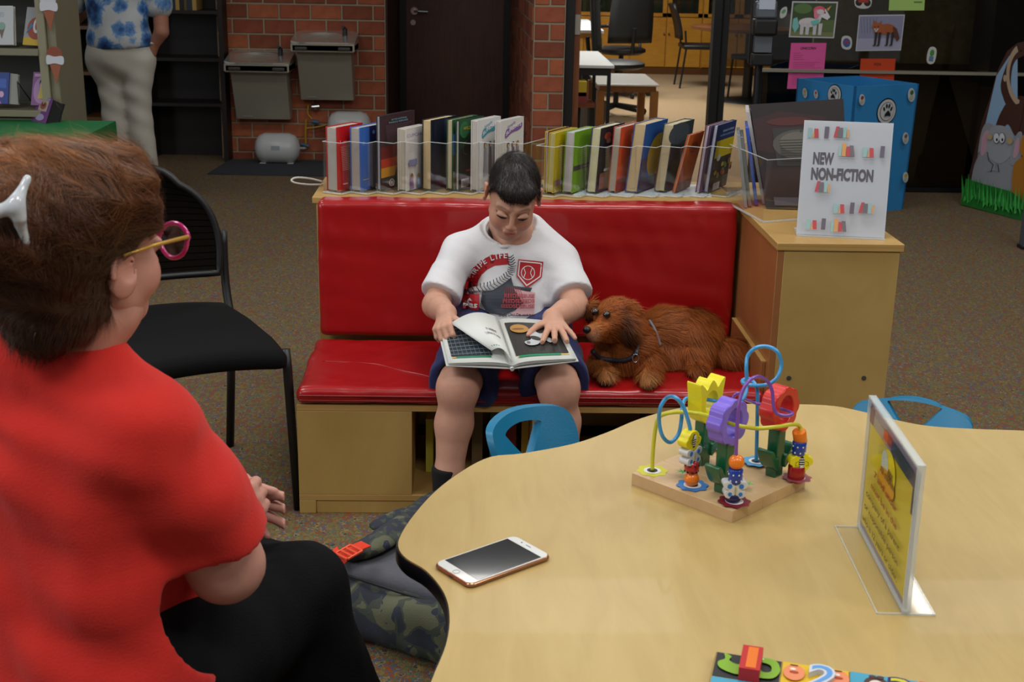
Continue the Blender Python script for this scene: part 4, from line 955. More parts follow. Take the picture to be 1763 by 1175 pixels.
def d2(P): P.rect(.36, 0, 1, 1, '#16204e'); P.text('H', .1, .72, .06, '#9ab4e4'); P.rect(.08, .17, .3, .18, '#c0a860'); P.ell(.5, .9, .05, .03, '#5a7ac0')
def d3(P):
    P.rect(0, .55, 1, 1, '#3a2228'); P.rect(0, .4, 1, .58, '#6a1c1a'); P.rect(0, .25, 1, .42, '#b4331a'); P.rect(0, .16, 1, .3, '#c88a1a'); P.rect(0, 0, 1, .17, '#2b2c30')
    P.poly([(.35, .1), (.45, .3), (.5, .42), (.62, .46), (.75, .3), (.85, .12)], '#16201e')
    P.text('IN THE NATIONAL', .3, .92, .022, '#6aa0a8', w=.45); P.text('PARKS & REFUGES', .22, .885, .022, '#6aa0a8', w=.55); lines(P, .12, .9, .6, .86, 15, '#6a585c', .004)
    P.ell(.22, .095, .075, .05, '#c8c0b8'); P.ell(.22, .095, .062, .041, '#4a1418'); P.text('F', .22, .075, .035, '#c8c0b8', align='c')
def d4(P):
    P.text('CUPCAKE', .05, .86, .05, '#9a8ab0', w=.8); lines(P, .1, .5, .6, .8, 8, '#a8a8a4', .004); P.rect(.08, .4, .45, .5, '#7a7aa0'); P.ell(.2, .22, .07, .06, '#7a4a2a'); P.poly([(.12, .02), (.3, .02), (.24, .2), (.16, .2)], '#7a5a8a'); P.ell(.5, .2, .07, .06, '#8a6a3a'); P.poly([(.42, .02), (.6, .02), (.54, .2), (.46, .2)], '#4a7aa0')
def d5(P): P.rect(.1, 0, .5, 1, '#14182a'); P.rect(.5, 0, .62, 1, '#2a3044'); P.rect(.62, 0, 1, 1, '#10131f')
def d6(P): P.rect(.0, .8, .5, 1, '#2c5a38'); P.rect(0, .5, .5, .8, '#4a8ac0'); P.rect(0, .2, .5, .5, '#5a6048'); P.rect(0, 0, .5, .2, '#8a9a60'); P.rect(.5, 0, 1, 1, '#1e3a2c')
def d7(P):
    P.rect(0, .8, 1, 1, '#1b4a2c'); P.ell(.2, .86, .18, .12, '#2a6438'); P.rect(0, 0, 1, .72, '#0e0f10'); P.poly([(0, .7), (.3, .76), (.6, .72), (1, .8), (1, .7), (0, .6)], '#12301c')
    P.text('WILD', .14, .86, .045, '#c0a830', w=.3); P.line([(.3+.18*math.cos(a), .6+.1*math.sin(a)) for a in [PI*.5+PI*i/10 for i in range(11)]], .012, '#5a5a30'); P.rect(.06, .04, .36, .16, '#bcbcb8')
    for i in range(8): P.rect(.08+i*.032, .05, .095+i*.032, .14, '#33342f')
    P.rect(.2, .26, .5, .29, '#a0341c')
def sund(c1):
    def d(P):
        P.rect(0, 0, 1, 1, '#c9c9c6'); P.text('Simple', .28, .87, .045, c1, w=.34, ang=.18, bold=.0)
        f = lambda a, b: (.2+a, .75+b+.16*a-.25*(a-.33)**2*1.0+.05)
        P.poly(sp2([(.17, .8), (.2, .74), (.45, .8), (.75, .82), (.9, .86), (.9, .92), (.75, .89), (.45, .87), (.25, .87)], 4), c1)
        P.text('SUNDAYS', .2, .8, .05, '#e4e0e6', w=.66, bold=.02, f=f)
        for i, x in enumerate((.3, .5, .68)): P.ell(x, .64, .055, .04, '#4a3424' if i != 2 else '#8a5a34'); P.ell(x, .63, .035, .028, '#c49a80'); P.poly([(x-.07, .2), (x+.07, .2), (x+.04, .6), (x-.04, .6)], ('#8a8a94', '#6a5a6a', '#94788e')[i])
        P.rect(.0, .0, 1, .04, '#a8a8a4')
    return d
K1 = [(563, 328, 218, .040, .135, 'red hardback with an S on its cover at the left end of the bench top', '#b81510', '#a9a49c', d1),
 (604, 328, 219, .036, .14, 'blue hardback beside the red book, navy flap', '#3a66b4', '#a49f98', d2),
 (649, 328, 200, .014, .19, 'tall thin dark book with a sunset cover, standing above its neighbours', '#33262c', '#9ba0a6', d3),
 (685, 328, 221, .030, .12, 'white paperback with girls on its cover in front of the tall dark book', '#c8c6c4', '#b0a898', d4),
 (727, 326, 206, .032, .15, 'cream-paged hardback with a dark navy cover', '#171b2c', '#c0ab80', d5),
 (769, 326, 206, .020, .15, 'book with blue and green cover and reddish top, right of the navy hardback', '#2c5a38', '#b8a888', d6),
 (784, 328, 208, .012, .15, 'dark green book headed WILD with a barcode', '#14301e', '#a8a8a0', d7),
 (810, 328, 207, .024, .14, 'white book titled Simple Sundays in teal letters', '#c6c6c4', '#b5b0a8', sund('#3f8ea0')),
 (851, 328, 208, .020, .145, 'white book titled Simple Sundays in purple letters', '#c6c6c4', '#b5b0a8', sund('#7a5a94'))]
for a in K1: book(*a)
def e1(P): P.rect(0, 0, 1, 1, '#b8a40c'); lines(P, .15, .8, .35, .85, 12, '#8a7a08', .005); P.rect(0, .12, 1, .22, '#7a4a5a'); P.rect(.3, .14, .6, .25, '#2a6a6a')
def e2(P): P.rect(0, 0, 1, 1, '#6a9a14'); P.rect(0, .36, 1, .44, '#3a3c38'); lines(P, .15, .6, .5, .75, 8, '#9ac04a', .005); P.rect(.4, .4, .8, .41, '#a0a0a0')
def e3(P): P.rect(0, 0, 1, 1, '#16151e'); P.ell(.3, .86, .15, .06, '#8a3a2a'); P.ell(.35, .78, .1, .04, '#7a5a4a'); lines(P, .2, .6, .5, .7, 5, '#5a5a66', .006); P.rect(.05, .05, .8, .3, '#7a4a3c'); P.rect(.2, .32, .7, .36, '#b0b0b4')
def e4(P): P.rect(0, 0, 1, 1, '#c44a1c'); P.ell(.4, .6, .28, .26, '#b83a10'); P.ell(.6, .8, .1, .08, '#d87a4a'); P.rect(0, 0, .5, .2, '#8a2a1a')
def e5(P): P.rect(0, 0, 1, 1, '#1f4e90'); P.ell(.75, .48, .5, .34, '#b0902c', n=32); P.rect(0, 0, 1, .2, '#2a2a40'); P.rect(0, .2, .25, .5, '#3a3a54')
def e6(P): P.rect(0, 0, 1, 1, '#26343a'); P.ell(.3, .85, .5, .16, '#3a4a54'); lines(P, .2, .9, .66, .82, 5, '#5a6a74', .005); P.ell(.5, .3, .45, .24, '#22402e'); P.ell(.7, .15, .3, .15, '#2a2a2e')
def e7(P): P.rect(0, 0, 1, 1, '#b8561a'); P.ell(.5, .75, .3, .1, '#8a3a10'); P.rect(0, 0, 1, .16, '#7a5a4a')
def e8(P): P.rect(0, 0, 1, 1, '#7a6a8a')
def e9(P):
    P.rect(0, 0, 1, 1, '#24242c'); P.rect(0, .76, 1, 1, '#162c60'); P.rect(.04, .5, 1, .76, '#b8a812'); P.text('IDEAS & IDEAS', .3, .88, .03, '#a8c0d8', w=.6); P.text('INSPIRE & EXPLORE', .15, .82, .028, '#7aa0d0', w=.78)
    P.ell(.25, .5, .1, .05, '#b8b8b8'); r = random.Random(2)
    for i in range(14): P.ell(r.uniform(.1, .9), r.uniform(.2, .42), .07, .035, r.choice(['#8a4a2a', '#a08a3a', '#5a6a3a', '#7a2a2a']))
    P.rect(.05, .03, .4, .14, '#a8a8a8'); lines(P, .5, .95, .04, .2, 6, '#8a8a90', .005)
K2 = [(936, 330, 226, .012, .14, 'maroon-backed thin book behind the yellow spiral book', '#5e1430', '#a89a98', None, 0, '#b8a40c'),
 (940, 332, 228, .022, .15, 'yellow spiral-bound book at the left of the second holder', '#b8a40c', '#a39a62', e1),
 (968, 331, 226, .032, .15, 'lime green book with a grey band', '#6a9a14', '#a8a6a6', e2),
 (1009, 331, 219, .032, .17, 'hardback with a skeleton-dark cover and purple back', '#16151e', '#b8b490', e3),
 (1046, 330, 218, .026, .15, 'orange book with red back cover between purple and blue books', '#c44a1c', '#a8a090', e4),
 (1076, 330, 211, .040, .17, 'thick blue hardback with a golden globe on its cover', '#1f4e90', '#b4a078', e5),
 (1126, 329, 212, .034, .17, 'thick dark teal hardback with cream pages', '#26343a', '#b5a885', e6),
 (1157, 331, 228, .010, .12, 'small orange book leaning against the teal hardback', '#b8561a', '#b08a70', e7),
 (1197, 331, 215, .014, .16, 'thin maroon-backed journal beside the small orange book', '#5a2a3a', '#a09aa8', e8),
 (1211, 331, 214, .014, .165, 'navy and yellow journal at the right end of the second holder', '#162c60', '#a8a6b0', e9)]
LE = {0: 0, 1: .03, 2: .03, 3: .06, 4: .06, 5: .1, 6: .1, 7: .22, 8: .1, 9: .1}
for i, a in enumerate(K2): book(*a[:9], lean=LE[i], front=(a[10] if len(a) > 10 else {3: '#2c2258', 4: '#a82a1c', 8: '#6a1c2c'}.get(i)))
def acrylic(name, label, px0, px1, py, ns, ptop=243):
    a = W(px0, py, z=ZSH); c = W(px1, py, z=ZSH); t = thing(name, label, 'book holder', tuple(a)); d = (c-a)/ns; z0, z1 = ZSH+.002, W(px0, ptop, Y=a.y).z
    pa = T3*.0; P_ = []
    det = T3.x*U3.y-U3.x*T3.y; aa = (d.x*U3.y-U3.x*d.y)/det; bb_ = (T3.x*d.y-d.x*T3.y)/det
    th = .002
    B().hexa([a-U3*.02, c-U3*.02+T3*.0, c+U3*.16, a+U3*.16, a-U3*.02+UPV*.003, c-U3*.02+UPV*.003, c+U3*.16+UPV*.003, a+U3*.16+UPV*.003]).obj('base', MACR, t, world=True)
    for i in range(ns):
        p = a+d*i-U3*.012; q = p+T3*aa; r = q+U3*bb_
        def wall(s, e, nm, zt_=z1, w_=th):
            n = (e-s).cross(UPV).normalized()*w_; s = Vector((s.x, s.y, z0)); e = Vector((e.x, e.y, z0)); h = UPV*(zt_-z0)
            o = B().hexa([s, e, e+n, s+n, s+h, e+h, e+n+h, s+n+h]).obj(nm, MACR, t, world=True)
            B().hexa([s+h, e+h, e+n*1.6+h, s+n*1.6+h, s+h*1.012, e+h*1.012, e+n*1.6+h*1.012, s+n*1.6+h*1.012]).obj('rim_highlight', MACE, t, world=True)  # whitish strip stands in for the highlight along the top edge
            B().hexa([s, e, e+n*2.6, s+n*2.6, s+UPV*.003, e+UPV*.003, e+n*2.6+UPV*.003, s+n*2.6+UPV*.003]).obj('foot_rim', MACE, t, world=True)  # white strip painting the highlight at the foot of the wall
        wall(p, q, 'front_wall'); wall(q, r, 'step_wall')
        if i == 0: wall(p, p+U3*.13, 'end_wall')
    wall(a+d*ns-U3*.012, a+d*ns+U3*.13, 'end_wall')
    return t
acrylic('book_holder', 'clear acrylic zigzag book holder behind and left of the boy', 562, 915, 331, 8)
acrylic('book_holder', 'clear acrylic zigzag book holder behind and right of the boy', 925, 1262, 336, 8, 250)
# white paper lying under the second holder
a = [W(985, 337, z=ZT), W(1225, 339, z=ZT), W(1218, 318, z=ZT), W(1010, 318, z=ZT)]
tag(B().prism([(p.x, p.y) for p in a], ZT-.0008, ZT+.0006).obj('paper_liner', M('#d4dde2', .4)), 'white paper sheet under the right acrylic holder', 'paper')
# clear cases and big dark book on the cabinet corner
Yk = 3.72
for i, (pb, pt, yt, c, nm, lb) in enumerate(((1281, 1268, 232, '#8c9294', 'clear_case', 'clear plastic case standing left of the blue booklet'), (1288, 1274, 236, '#777c80', 'clear_case', 'second clear case directly against the blue booklet'), (1299, 1283, 220, '#2c4fa8', 'booklet', 'blue booklet standing beside the big dark book'), (1312, 1284, 192, '#b0adb0', 'booklet', 'white booklet standing behind the big dark book'))):
    b0 = W(pb, 356, Y=Yk+.02*i); t0 = W(pt, yt, Y=Yk+.02*i); dz = Vector((0, 0, 1)); b0.z = ZT+.004; w_ = Vector((.03, .16, 0)); th_ = Vector((.010, -.002, 0))
    q = B().hexa([b0, b0+th_, b0+w_+th_, b0+w_, t0, t0+th_, t0+w_+th_, t0+w_]).obj(nm, M(c, .15 if i < 2 else .4, coat=.5 if i < 2 else 0), bevel=.001); tag(q, lb, 'book' if i > 1 else 'case')
q = [W(1319, 367, Y=Yk), W(1462, 364, Y=Yk-.02), W(1452, 170, Y=Yk+.05), W(1291, 180, Y=Yk+.07)]
for i in (0, 1): q[i].z = ZT+.006
def dk_(P):
    P.rect(0, 0, 1, 1, '#1c1113'); P.poly([(0, .55), (.4, .5), (.7, .6), (.8, .85), (.3, .92), (0, .85)], '#2e1618'); P.rect(.0, .08, 1, .38, '#2a1412'); P.ell(.4, .82, .25, .04, '#4a1c1e')
    P.rect(.2, .4, .92, .76, '#2b2a28'); P.ell(.48, .6, .3, .14, '#4a4844'); P.ell(.48, .62, .22, .1, '#5e5b55')
    lines(P, .26, .8, .42, .64, 9, '#2a2826', .006); P.text('"', .5, .68, .05, '#16120f'); P.ell(.08, .02, .001, .001, '#16120f'); P.rect(.1, .02, .5, .1, '#4a4650')
t = thing('large_dark_book', 'large dark book with a grey text block on its cover on the cabinet', 'book', tuple(q[0]))
n = (q[1]-q[0]).cross(q[3]-q[0]).normalized(); i = -n*.02
B().hexa([q[0]-n*.002, q[1]-n*.002, q[1]+i, q[0]+i, q[3]-n*.002, q[2]-n*.002, q[2]+i, q[3]+i]).obj('pages', M('#4e4244', .6), t, world=True)
B().hexa([q[0], q[1], q[1]-n*.002, q[0]-n*.002, q[3], q[2], q[2]-n*.002, q[3]-n*.002]).obj('cover', M('#1c1113', .15, coat=.6), t, world=True)
P0 = Pr(q[0], q[1]-q[0], q[3]-q[0], .0004, warp=lambda u, v, l: q[0].lerp(q[1], u).lerp(q[3].lerp(q[2], u), v)+n*l); dk_(P0); P0.obj('cover_print', t)
# low acrylic holder around it
t = thing('book_holder', 'clear acrylic holder in front of the large dark book', 'book holder', (XR+.05, Yk-.08, ZT))
a = W(1312, 384, z=ZT); c = W(1470, 372, z=ZT); d0 = W(1300, 275, Y=a.y); zz_ = d0.z
for s, e in ((a, c), (a, a+Vector((-.05, .28, 0))), (c, c+Vector((.02, .2, 0)))):
    nn = (e-s).cross(UPV).normalized()*.002; h = UPV*(zz_-ZT-.002); s = s+UPV*.001; e = e+UPV*.001
    B().hexa([s, e, e+nn, s+nn, s+h, e+h, e+nn+h, s+nn+h]).obj('wall', MACR, t, world=True); B().hexa([s+h, e+h, e+nn*1.5+h, s+nn*1.5+h, s+h*1.01, e+h*1.01, e+nn*1.5+h*1.01, s+nn*1.5+h*1.01]).obj('rim_highlight', MACE, t, world=True)  # pale strip drawn as the highlight on the wall top
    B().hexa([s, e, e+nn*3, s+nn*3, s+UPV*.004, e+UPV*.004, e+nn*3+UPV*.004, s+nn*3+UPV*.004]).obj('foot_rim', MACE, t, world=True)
# NEW NON-FICTION sign
a, c = W(1371, 403, z=ZT+.004), W(1523, 410, z=ZT+.004); U_ = c-a; Ln = U_.length; U_.normalize(); hgt = .27
V_ = (UPV+Vector((-U_.y, U_.x, 0))*.14).normalized(); n = U_.cross(V_)
tl = onface(1389, 207, a, n); hgt = (tl-a).dot(V_)
t = thing('sign_holder', 'clear stand with a white NEW NON-FICTION sign on the end cabinet', 'sign', tuple(a))
B().hexa([a-n*.004, c-n*.004, c-n*.0045, a-n*.0045, a-n*.004+V_*hgt, c-n*.004+V_*hgt, c-n*.0045+V_*hgt, a-n*.0045+V_*hgt]).obj('sheet', M('#c9cdd6', .6), t, world=True)
B().hexa([a, c, c-n*.002, a-n*.002, a+V_*hgt, c+V_*hgt, c-n*.002+V_*hgt, a-n*.002+V_*hgt]).obj('acrylic_front', MACR, t, world=True)
yb = Vector((-U_.y, U_.x, 0)); B().hexa([a-UPV*.004-yb*.015, c-UPV*.004-yb*.015, c-UPV*.004+yb*.09, a-UPV*.004+yb*.09, a-UPV*.001-yb*.015, c-UPV*.001-yb*.015, c-UPV*.001+yb*.09, a-UPV*.001+yb*.09]).obj('acrylic_foot', MACE, t, world=True)
P = Pr(a-n*.0039, U_, V_, .0003); w_, h_ = Ln, hgt
def sg(u, v): return u*w_, v*h_
def stxt(s, u, v, h, wd): P.text(s, u*w_, v*h_, h*h_, '#68646c', w=wd*w_, bold=.05)
stxt('NEW', .13, .625, .10, .235); stxt('NON-FICTION', .12, .49, .10, .70)
CB = {'t': '#9cc2c2', 'o': '#dca468', 'r': '#c4545e', 'g': '#77747c', 'p': '#706878'}
def grp(u, v, items):
    x = u
    for c_, wd, ht, ln in items:
        q_ = [(x, v), (x+wd, v), (x+wd+ln, v+ht), (x+ln, v+ht)]; P.poly([sg(*k_) for k_ in q_], CB[c_]); x += wd+.006
    P.rect(*sg(u-.01, v-.012), *sg(x+.02, v-.009), '#aeb2ba')
A_ = [('t', .045, .085, 0), ('o', .022, .07, .02), ('r', .045, .08, -.01), ]; Bk = [('p', .048, .1, .003)]; Cc = [('r', .038, .095, .025), ('g', .055, .085, 0), ('t', .035, .09, 0), ('o', .022, .07, .002)]
D_ = [('t', .03, .085, 0), ('o', .042, .115, 0), ('r', .045, .085, 0), ('g', .045, .095, -.02)]
for u, v, q_ in ((.05, .85, A_), (.235, .85, Bk), (.34, .86, Cc), (.41, .70, D_), (.68, .7, A_), (.87, .7, Bk), (.17, .38, Cc), (.4, .2, A_), (.58, .2, Bk), (.68, .21, Cc), (.1, .05, A_), (.27, .05, Bk), (.38, .04, D_)): grp(u, v, q_)
P.obj('sign_print', t)
# white cord loop at the left end of the shelf
q = [W(556, 318, Y=4.0), W(530, 318, Y=3.98), W(508, 315, Y=3.96), W(502, 310, Y=3.96), W(512, 306, Y=3.97), W(535, 308, Y=3.99), W(556, 313, Y=4.0)]
z_ = q[0].z; tag(B().tube(spline(q, 6), .0032, 8).obj('white_cord', M('#c4c2ba', .5), smooth=True), 'white cord loop sticking out past the left end of the book holder', 'cord')
# ================================================ ACTIVITY TABLE AND WHAT STANDS ON IT
ZTB = .57
op = [(742, 1175), (768, 1110), (774, 1060), (764, 1020), (735, 984), (700, 962), (686, 943), (690, 922), (712, 888), (750, 846), (798, 810), (845, 787), (900, 781), (985, 765), (1045, 745), (1100, 722), (1165, 704), (1230, 697), (1310, 696), (1420, 698), (1480, 708), (1540, 723), (1600, 734), (1680, 739), (1763, 742), (1900, 750), (2080, 800), (2160, 880), (2130, 980), (2180, 1100), (2300, 1300), (2200, 1500), (1800, 1560), (1400, 1500), (1100, 1540), (880, 1500), (740, 1400), (705, 1280)]
ol = [W(x, y, z=ZTB) for x, y in op]; ol = [(p.x, p.y) for p in spline(ol, 4, True)]; ol = ol[::-1]
MTAB = wood('maple_laminate', '#b1965c', '#bfa56a', .38, (6, 1.1, 6), .06)
t = tb = thing('activity_table', 'cloud-shaped maple laminate activity table with black edge', 'table', (.7, 1.8, 0))
B().prism(ol, ZTB-.004, ZTB).obj('table_top', MTAB, t, world=True)
b = B(); n = len(ol); c_ = Vector((.7, 1.9, 0))
def off(d): 
    r = []
    for i in range(n):
        a = Vector(ol[i-1]+(0,)); q = Vector(ol[(i+1) % n]+(0,)); t_ = (q-a).normalized(); r.append((ol[i][0]+t_.y*d, ol[i][1]-t_.x*d))
    return r
sg_ = 1 if sum(ol[i][0]*ol[(i+1) % n][1]-ol[(i+1) % n][0]*ol[i][1] for i in range(n)) > 0 else -1
prof = [(-.004, -.004), (.0025*sg_, -.0015), (.004*sg_, -.006), (.004*sg_, -.024), (.001*sg_, -.029), (-.01*sg_, -.029)]
vs = [(x, y, ZTB+h) for d, h in prof for x, y in off(d)]
b.add(vs, [(i*n+j, i*n+(j+1) % n, (i+1)*n+(j+1) % n, (i+1)*n+j) for i in range(len(prof)-1) for j in range(n)]); b.prism(off(-.01*sg_), ZTB-.028, ZTB-.004)
b.obj('edge_band', M('#0b0c14', .35, key='black_edge'), t, world=True, smooth=50)
for x, y in ((.25, 1.75), (.35, 2.2), (1.1, 2.25), (1.1, 1.4), (.4, 1.2)):
    l = B().cyl((x, y, .03), (x, y, ZTB-.03), .018).obj('leg', MCHR, t, world=True, smooth=40); B().cyl((x, y, 0), (x, y, .03), .022).obj('foot', MBLACK, l, world=True)
# ---- small blue chairs
MTEAL = M('#0a6f96', .42, var=.04, vs=10, bmp=.1, bs=220, key='blue_plastic')
def child_chair(loc, rz, label, zt, kx=1):
    t = thing('child_chair', label, 'chair', loc, rz); hw = .2; h0, h1 = .34, zt
    n = 40; H = h1-h0
    outer = [(-.125, h0), (.125, h0), (.14, h0+.5*H), (.148, h0+.78*H), (.14, h0+.93*H), (.11, h0+H*.99), (0, h1+.004), (-.11, h0+.99*H), (-.14, h0+.93*H), (-.148, h0+.78*H), (-.14, h0+.5*H)]
    outer = sp2([(u*kx, v) for u, v in outer], 4); zc = h0+H*.66
    # handle opening: rounded triangle
    inn = sp2([(-.07, zc+.045), (0, zc+.052), (.07, zc+.045), (.064, zc+.030), (.018, zc-.012), (0, zc-.020), (-.018, zc-.012), (-.064, zc+.030)], 4)
    inn = [(u*kx*.9, v) for u, v in inn]
    def on(u, z, w): return Vector((u, .17+.10*((z-h0)/H)-.06*(u/.148)**2+w, z))
    bm = _bm.new(); loops = []
    for L_ in (outer, inn):
        vs = [bm.verts.new((u, z, 0)) for u, z in L_]; loops.append([bm.edges.new((vs[i], vs[(i+1) % len(vs)])) for i in range(len(vs))])
    _bm.ops.triangle_fill(bm, edges=[e for l in loops for e in l], use_beauty=True)
    for k in range(-12, 13): _bm.ops.bisect_plane(bm, geom=bm.verts[:]+bm.edges[:]+bm.faces[:], plane_co=(k*.0161, 0, 0), plane_no=(1, 0, 0), dist=1e-6)
    for k in range(12): _bm.ops.bisect_plane(bm, geom=bm.verts[:]+bm.edges[:]+bm.faces[:], plane_co=(0, h0+k*.0263+.003, 0), plane_no=(0, 1, 0), dist=1e-6)
    for v in bm.verts: v.co = on(v.co.x, v.co.y, 0)
    ret = _bm.ops.extrude_face_region(bm, geom=bm.faces[:]); _bm.ops.translate(bm, verts=[v for v in ret['geom'] if isinstance(v, _bm.types.BMVert)], vec=(0, .02, 0))
    _bm.ops.recalc_face_normals(bm, faces=bm.faces[:]); me = bpy.data.meshes.new('backrest'); bm.to_mesh(me); bm.free(); me.materials.append(MTEAL)
    o = fin('backrest', me, t); shade(me, 50)
    s = SDF((-.22, -.2, .28), (.22, .24, .38), .008); s.box((0, 0, .33), (.15, .17, .012), rd=.012, k=0); s.disp(lambda P: .25*((P[:, 0]**2)+((P[:, 1]))**2)-.004 if False else 0*P[:, 0], .02)
    P, F = s.mesh(0); P[:, 2] += .35*(P[:, 0]**2)+.12*np.maximum(0, P[:, 1]-.08)-.25*np.maximum(0, -P[:, 1]-.13); surf('seat', (P, F), MTEAL, t, world=False)
    for sx in (-1, 1):
        for sy in (-1, 1): B().tube([(sx*.11, sy*.11, .325), (sx*.14, sy*.15, .015)], .011).obj('leg', MCHR, t, smooth=40); B().ball((sx*.14, sy*.15, .012), .014, 10, sc=(1, 1, .85)).obj('foot', MBLACK, t)
    return t
p = W(920, 700, Y=2.60); child_chair((p.x+.155, 2.40, 0), R(46), 'small blue plastic chair tucked in between the table and the boy\'s legs', p.z-.010, .84)
p = W(1560, 686, Y=2.86); child_chair((p.x-.07, 2.66, 0), R(-24), 'small blue plastic chair behind the table, right of the toy', p.z-.030, .93)
# ---- phone
q = [W(747, 971, z=ZTB+.007), W(806, 1010, z=ZTB+.007), W(948, 960, z=ZTB+.007), W(889, 921, z=ZTB+.007)]
ce = sum(q, Vector())/4; ax = ((q[2]-q[1])+(q[3]-q[0])).normalized(); ay = UPV.cross(ax); Lp = ((q[2]-q[1]).length+(q[3]-q[0]).length)/2; Wp = ((q[1]-q[0]).length+(q[2]-q[3]).length)/2
t = thing('smartphone', 'white-faced smartphone with black screen and rose gold edge on the table', 'phone', (ce.x, ce.y, ZTB), math.atan2(ax.y, ax.x))
def rr(hx, hy, r, n=6):
    o = []
    for sx, sy, a in ((1, 1, 0), (-1, 1, PI/2), (-1, -1, PI), (1, -1, 1.5*PI)):
        for k in range(n+1): o.append((sx*(hx-r)+r*math.cos(a+PI/2*k/n), sy*(hy-r)+r*math.sin(a+PI/2*k/n)))
    return o
MGOLD = M('#c08a68', .25, .85, key='rose_gold'); hx, hy = Lp/2, Wp/2
b = B(); ly = [(0, .004), (.002, .001), (.0045, 0), (.0072, .001), (.0085, .0028)]
lp = [[(x, y, z) for x, y in rr(hx-d, hy-d, .012-d*.5)] for z, d in ly]; nn_ = len(lp[0])
b.add([v for l in lp for v in l], [(i*nn_+j, i*nn_+(j+1) % nn_, (i+1)*nn_+(j+1) % nn_, (i+1)*nn_+j) for i in range(4) for j in range(nn_)]+[tuple(reversed(range(nn_)))]); b.obj('case', MGOLD, t, smooth=40)
B().prism(rr(hx-.0026, hy-.0026, .011), .002, .0088).obj('white_face', M('#d2d3d0', .18, coat=.4), t)
B().box(-hx+.020, hx-.019, -hy+.005, hy-.005, .0088, .0091).obj('screen', M('#050505', .08, coat=.6), t)
b = B(); b.tube([(-hx+.0105+.0055*math.cos(a), .0055*math.sin(a), .009) for a in [2*PI*i/20 for i in range(20)]], .0005, 5, True); b.obj('home_button', M('#b9b2ac', .3, .4), t)
B().box(hx-.0105, hx-.0095, -.006, .006, .0088, .0092).obj('earpiece', M('#55565a', .4), t); B().cyl((hx-.0098, .017, .0087), (hx-.0098, .017, .0092), .0014).obj('camera_dot', M('#3a3a40', .3), t)
B().box(-hx-.0002, -hx+.001, -.005, .005, .003, .0056).obj('port', M('#2a2020', .4), t)
# ---- table sign
MYEL = M('#c9b81a', .5, key='yellow_paper')
a, c = W(1481, 905, z=ZTB+.004), W(1560, 1056, z=ZTB+.004); U_ = (a-c).normalized(); Ln = (a-c).length
U_ = (c-a).normalized(); n = UPV.cross(U_)*-1
V_ = UPV.copy(); ht = W(1502, 683, Y=a.y).z-a.z; ht2 = W(1584, 800, Y=c.y).z-c.z
hh = (ht+ht2)/2; lean = Vector((W(1502, 683, Y=a.y).x-a.x, 0, 0)); V_ = (UPV*hh+lean*1.0).normalized()
n = U_.cross(V_).normalized()
t = thing('table_sign', 'upright clear stand with a yellow notice on the activity table', 'sign', (ce.x*0+(a.x+c.x)/2, (a.y+c.y)/2, ZTB))
def sl(o, d0, d1, u0, u1, v0, v1, nm, mm):
    X = lambda u, v, d: o+U_*u+V_*v+n*d
    return B().hexa([X(u0, v0, d0), X(u1, v0, d0), X(u1, v0, d1), X(u0, v0, d1), X(u0, v1, d0), X(u1, v1, d0), X(u1, v1, d1), X(u0, v1, d1)]).obj(nm, mm, t, world=True)
sl(a, .0035, .006, 0, Ln, 0, hh, 'acrylic_panel', MACR); sl(a, -.006, -.0035, 0, Ln, 0, hh, 'acrylic_panel', MACR)
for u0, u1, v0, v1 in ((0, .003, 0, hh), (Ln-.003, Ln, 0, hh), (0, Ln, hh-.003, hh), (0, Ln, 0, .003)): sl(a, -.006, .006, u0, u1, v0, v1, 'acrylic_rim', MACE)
sl(a, -.0012, .0012, .004, Ln-.004, .004, hh-.012, 'paper', M('#8c8296', .6))
for s in (1, -1):
    P = Pr(a+n*(.0016*s), U_ if s > 0 else U_, V_, .0003) if s > 0 else Pr(c-n*.0016, -U_, V_, .0003)
    w_ = Ln; h_ = hh-.012
    P.rect(.012, .014, w_-.012, h_-.012, '#55307a' if 0 else '#9a8f8c'); P.rect(.012, .014, w_-.014, h_-.03, '#c9b81a'); P.rect(.006, h_-.03, .03, h_-.004, '#5a2058')
    P.rect(.1, h_-.024, .125, h_-.008, '#c4502e'); P.rect(.125, h_-.024, .15, h_-.008, '#8e2f3c'); P.rect(.15, h_-.03, w_-.006, h_-.008, '#17304e'); P.rect(w_-.02, h_-.07, w_-.006, h_-.03, '#17304e')
    P.ell(w_*.5, h_*.72, .04, .035, '#d8c806'); P.ell(w_*.42, h_*.74, .02, .022, '#b8c4b8', .5); P.ell(w_*.48, h_*.63, .05, .02, '#cf9812')
    for i in range(4): P.line([(w_*.5+i*.008, h_*.70), (w_*.5+i*.008+.004, h_*.75)], .003, '#2a2a22')
    for i, (tx, wd) in enumerate((('All children', .3), ('7 and under', .52), ('must be in the', .6), ('company of a parent', .78), ('or responsible person', .8), ('who is 12 years or older.', .84))):
        P.text(tx, w_*.5, h_*(.66-.105*i), .0105, '#8c2a1a' if i in (1, 2) else '#5a4a12', w=wd*(w_-.03), align='c', bold=.02)
    P.obj('notice_print', t)
fx = W(1450, 905, z=ZTB+.002); fd = abs((fx-a).x)+.002
sl(a-V_*.004+n*0, -.043, .043, 0, Ln, 0, .0028, 'acrylic_foot', MACE if 0 else MACR)
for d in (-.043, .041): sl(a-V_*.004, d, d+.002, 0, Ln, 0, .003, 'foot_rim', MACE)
for u in (0, Ln-.002): sl(a-V_*.004, -.043, .043, u, u+.002, 0, .003, 'foot_rim', MACE)
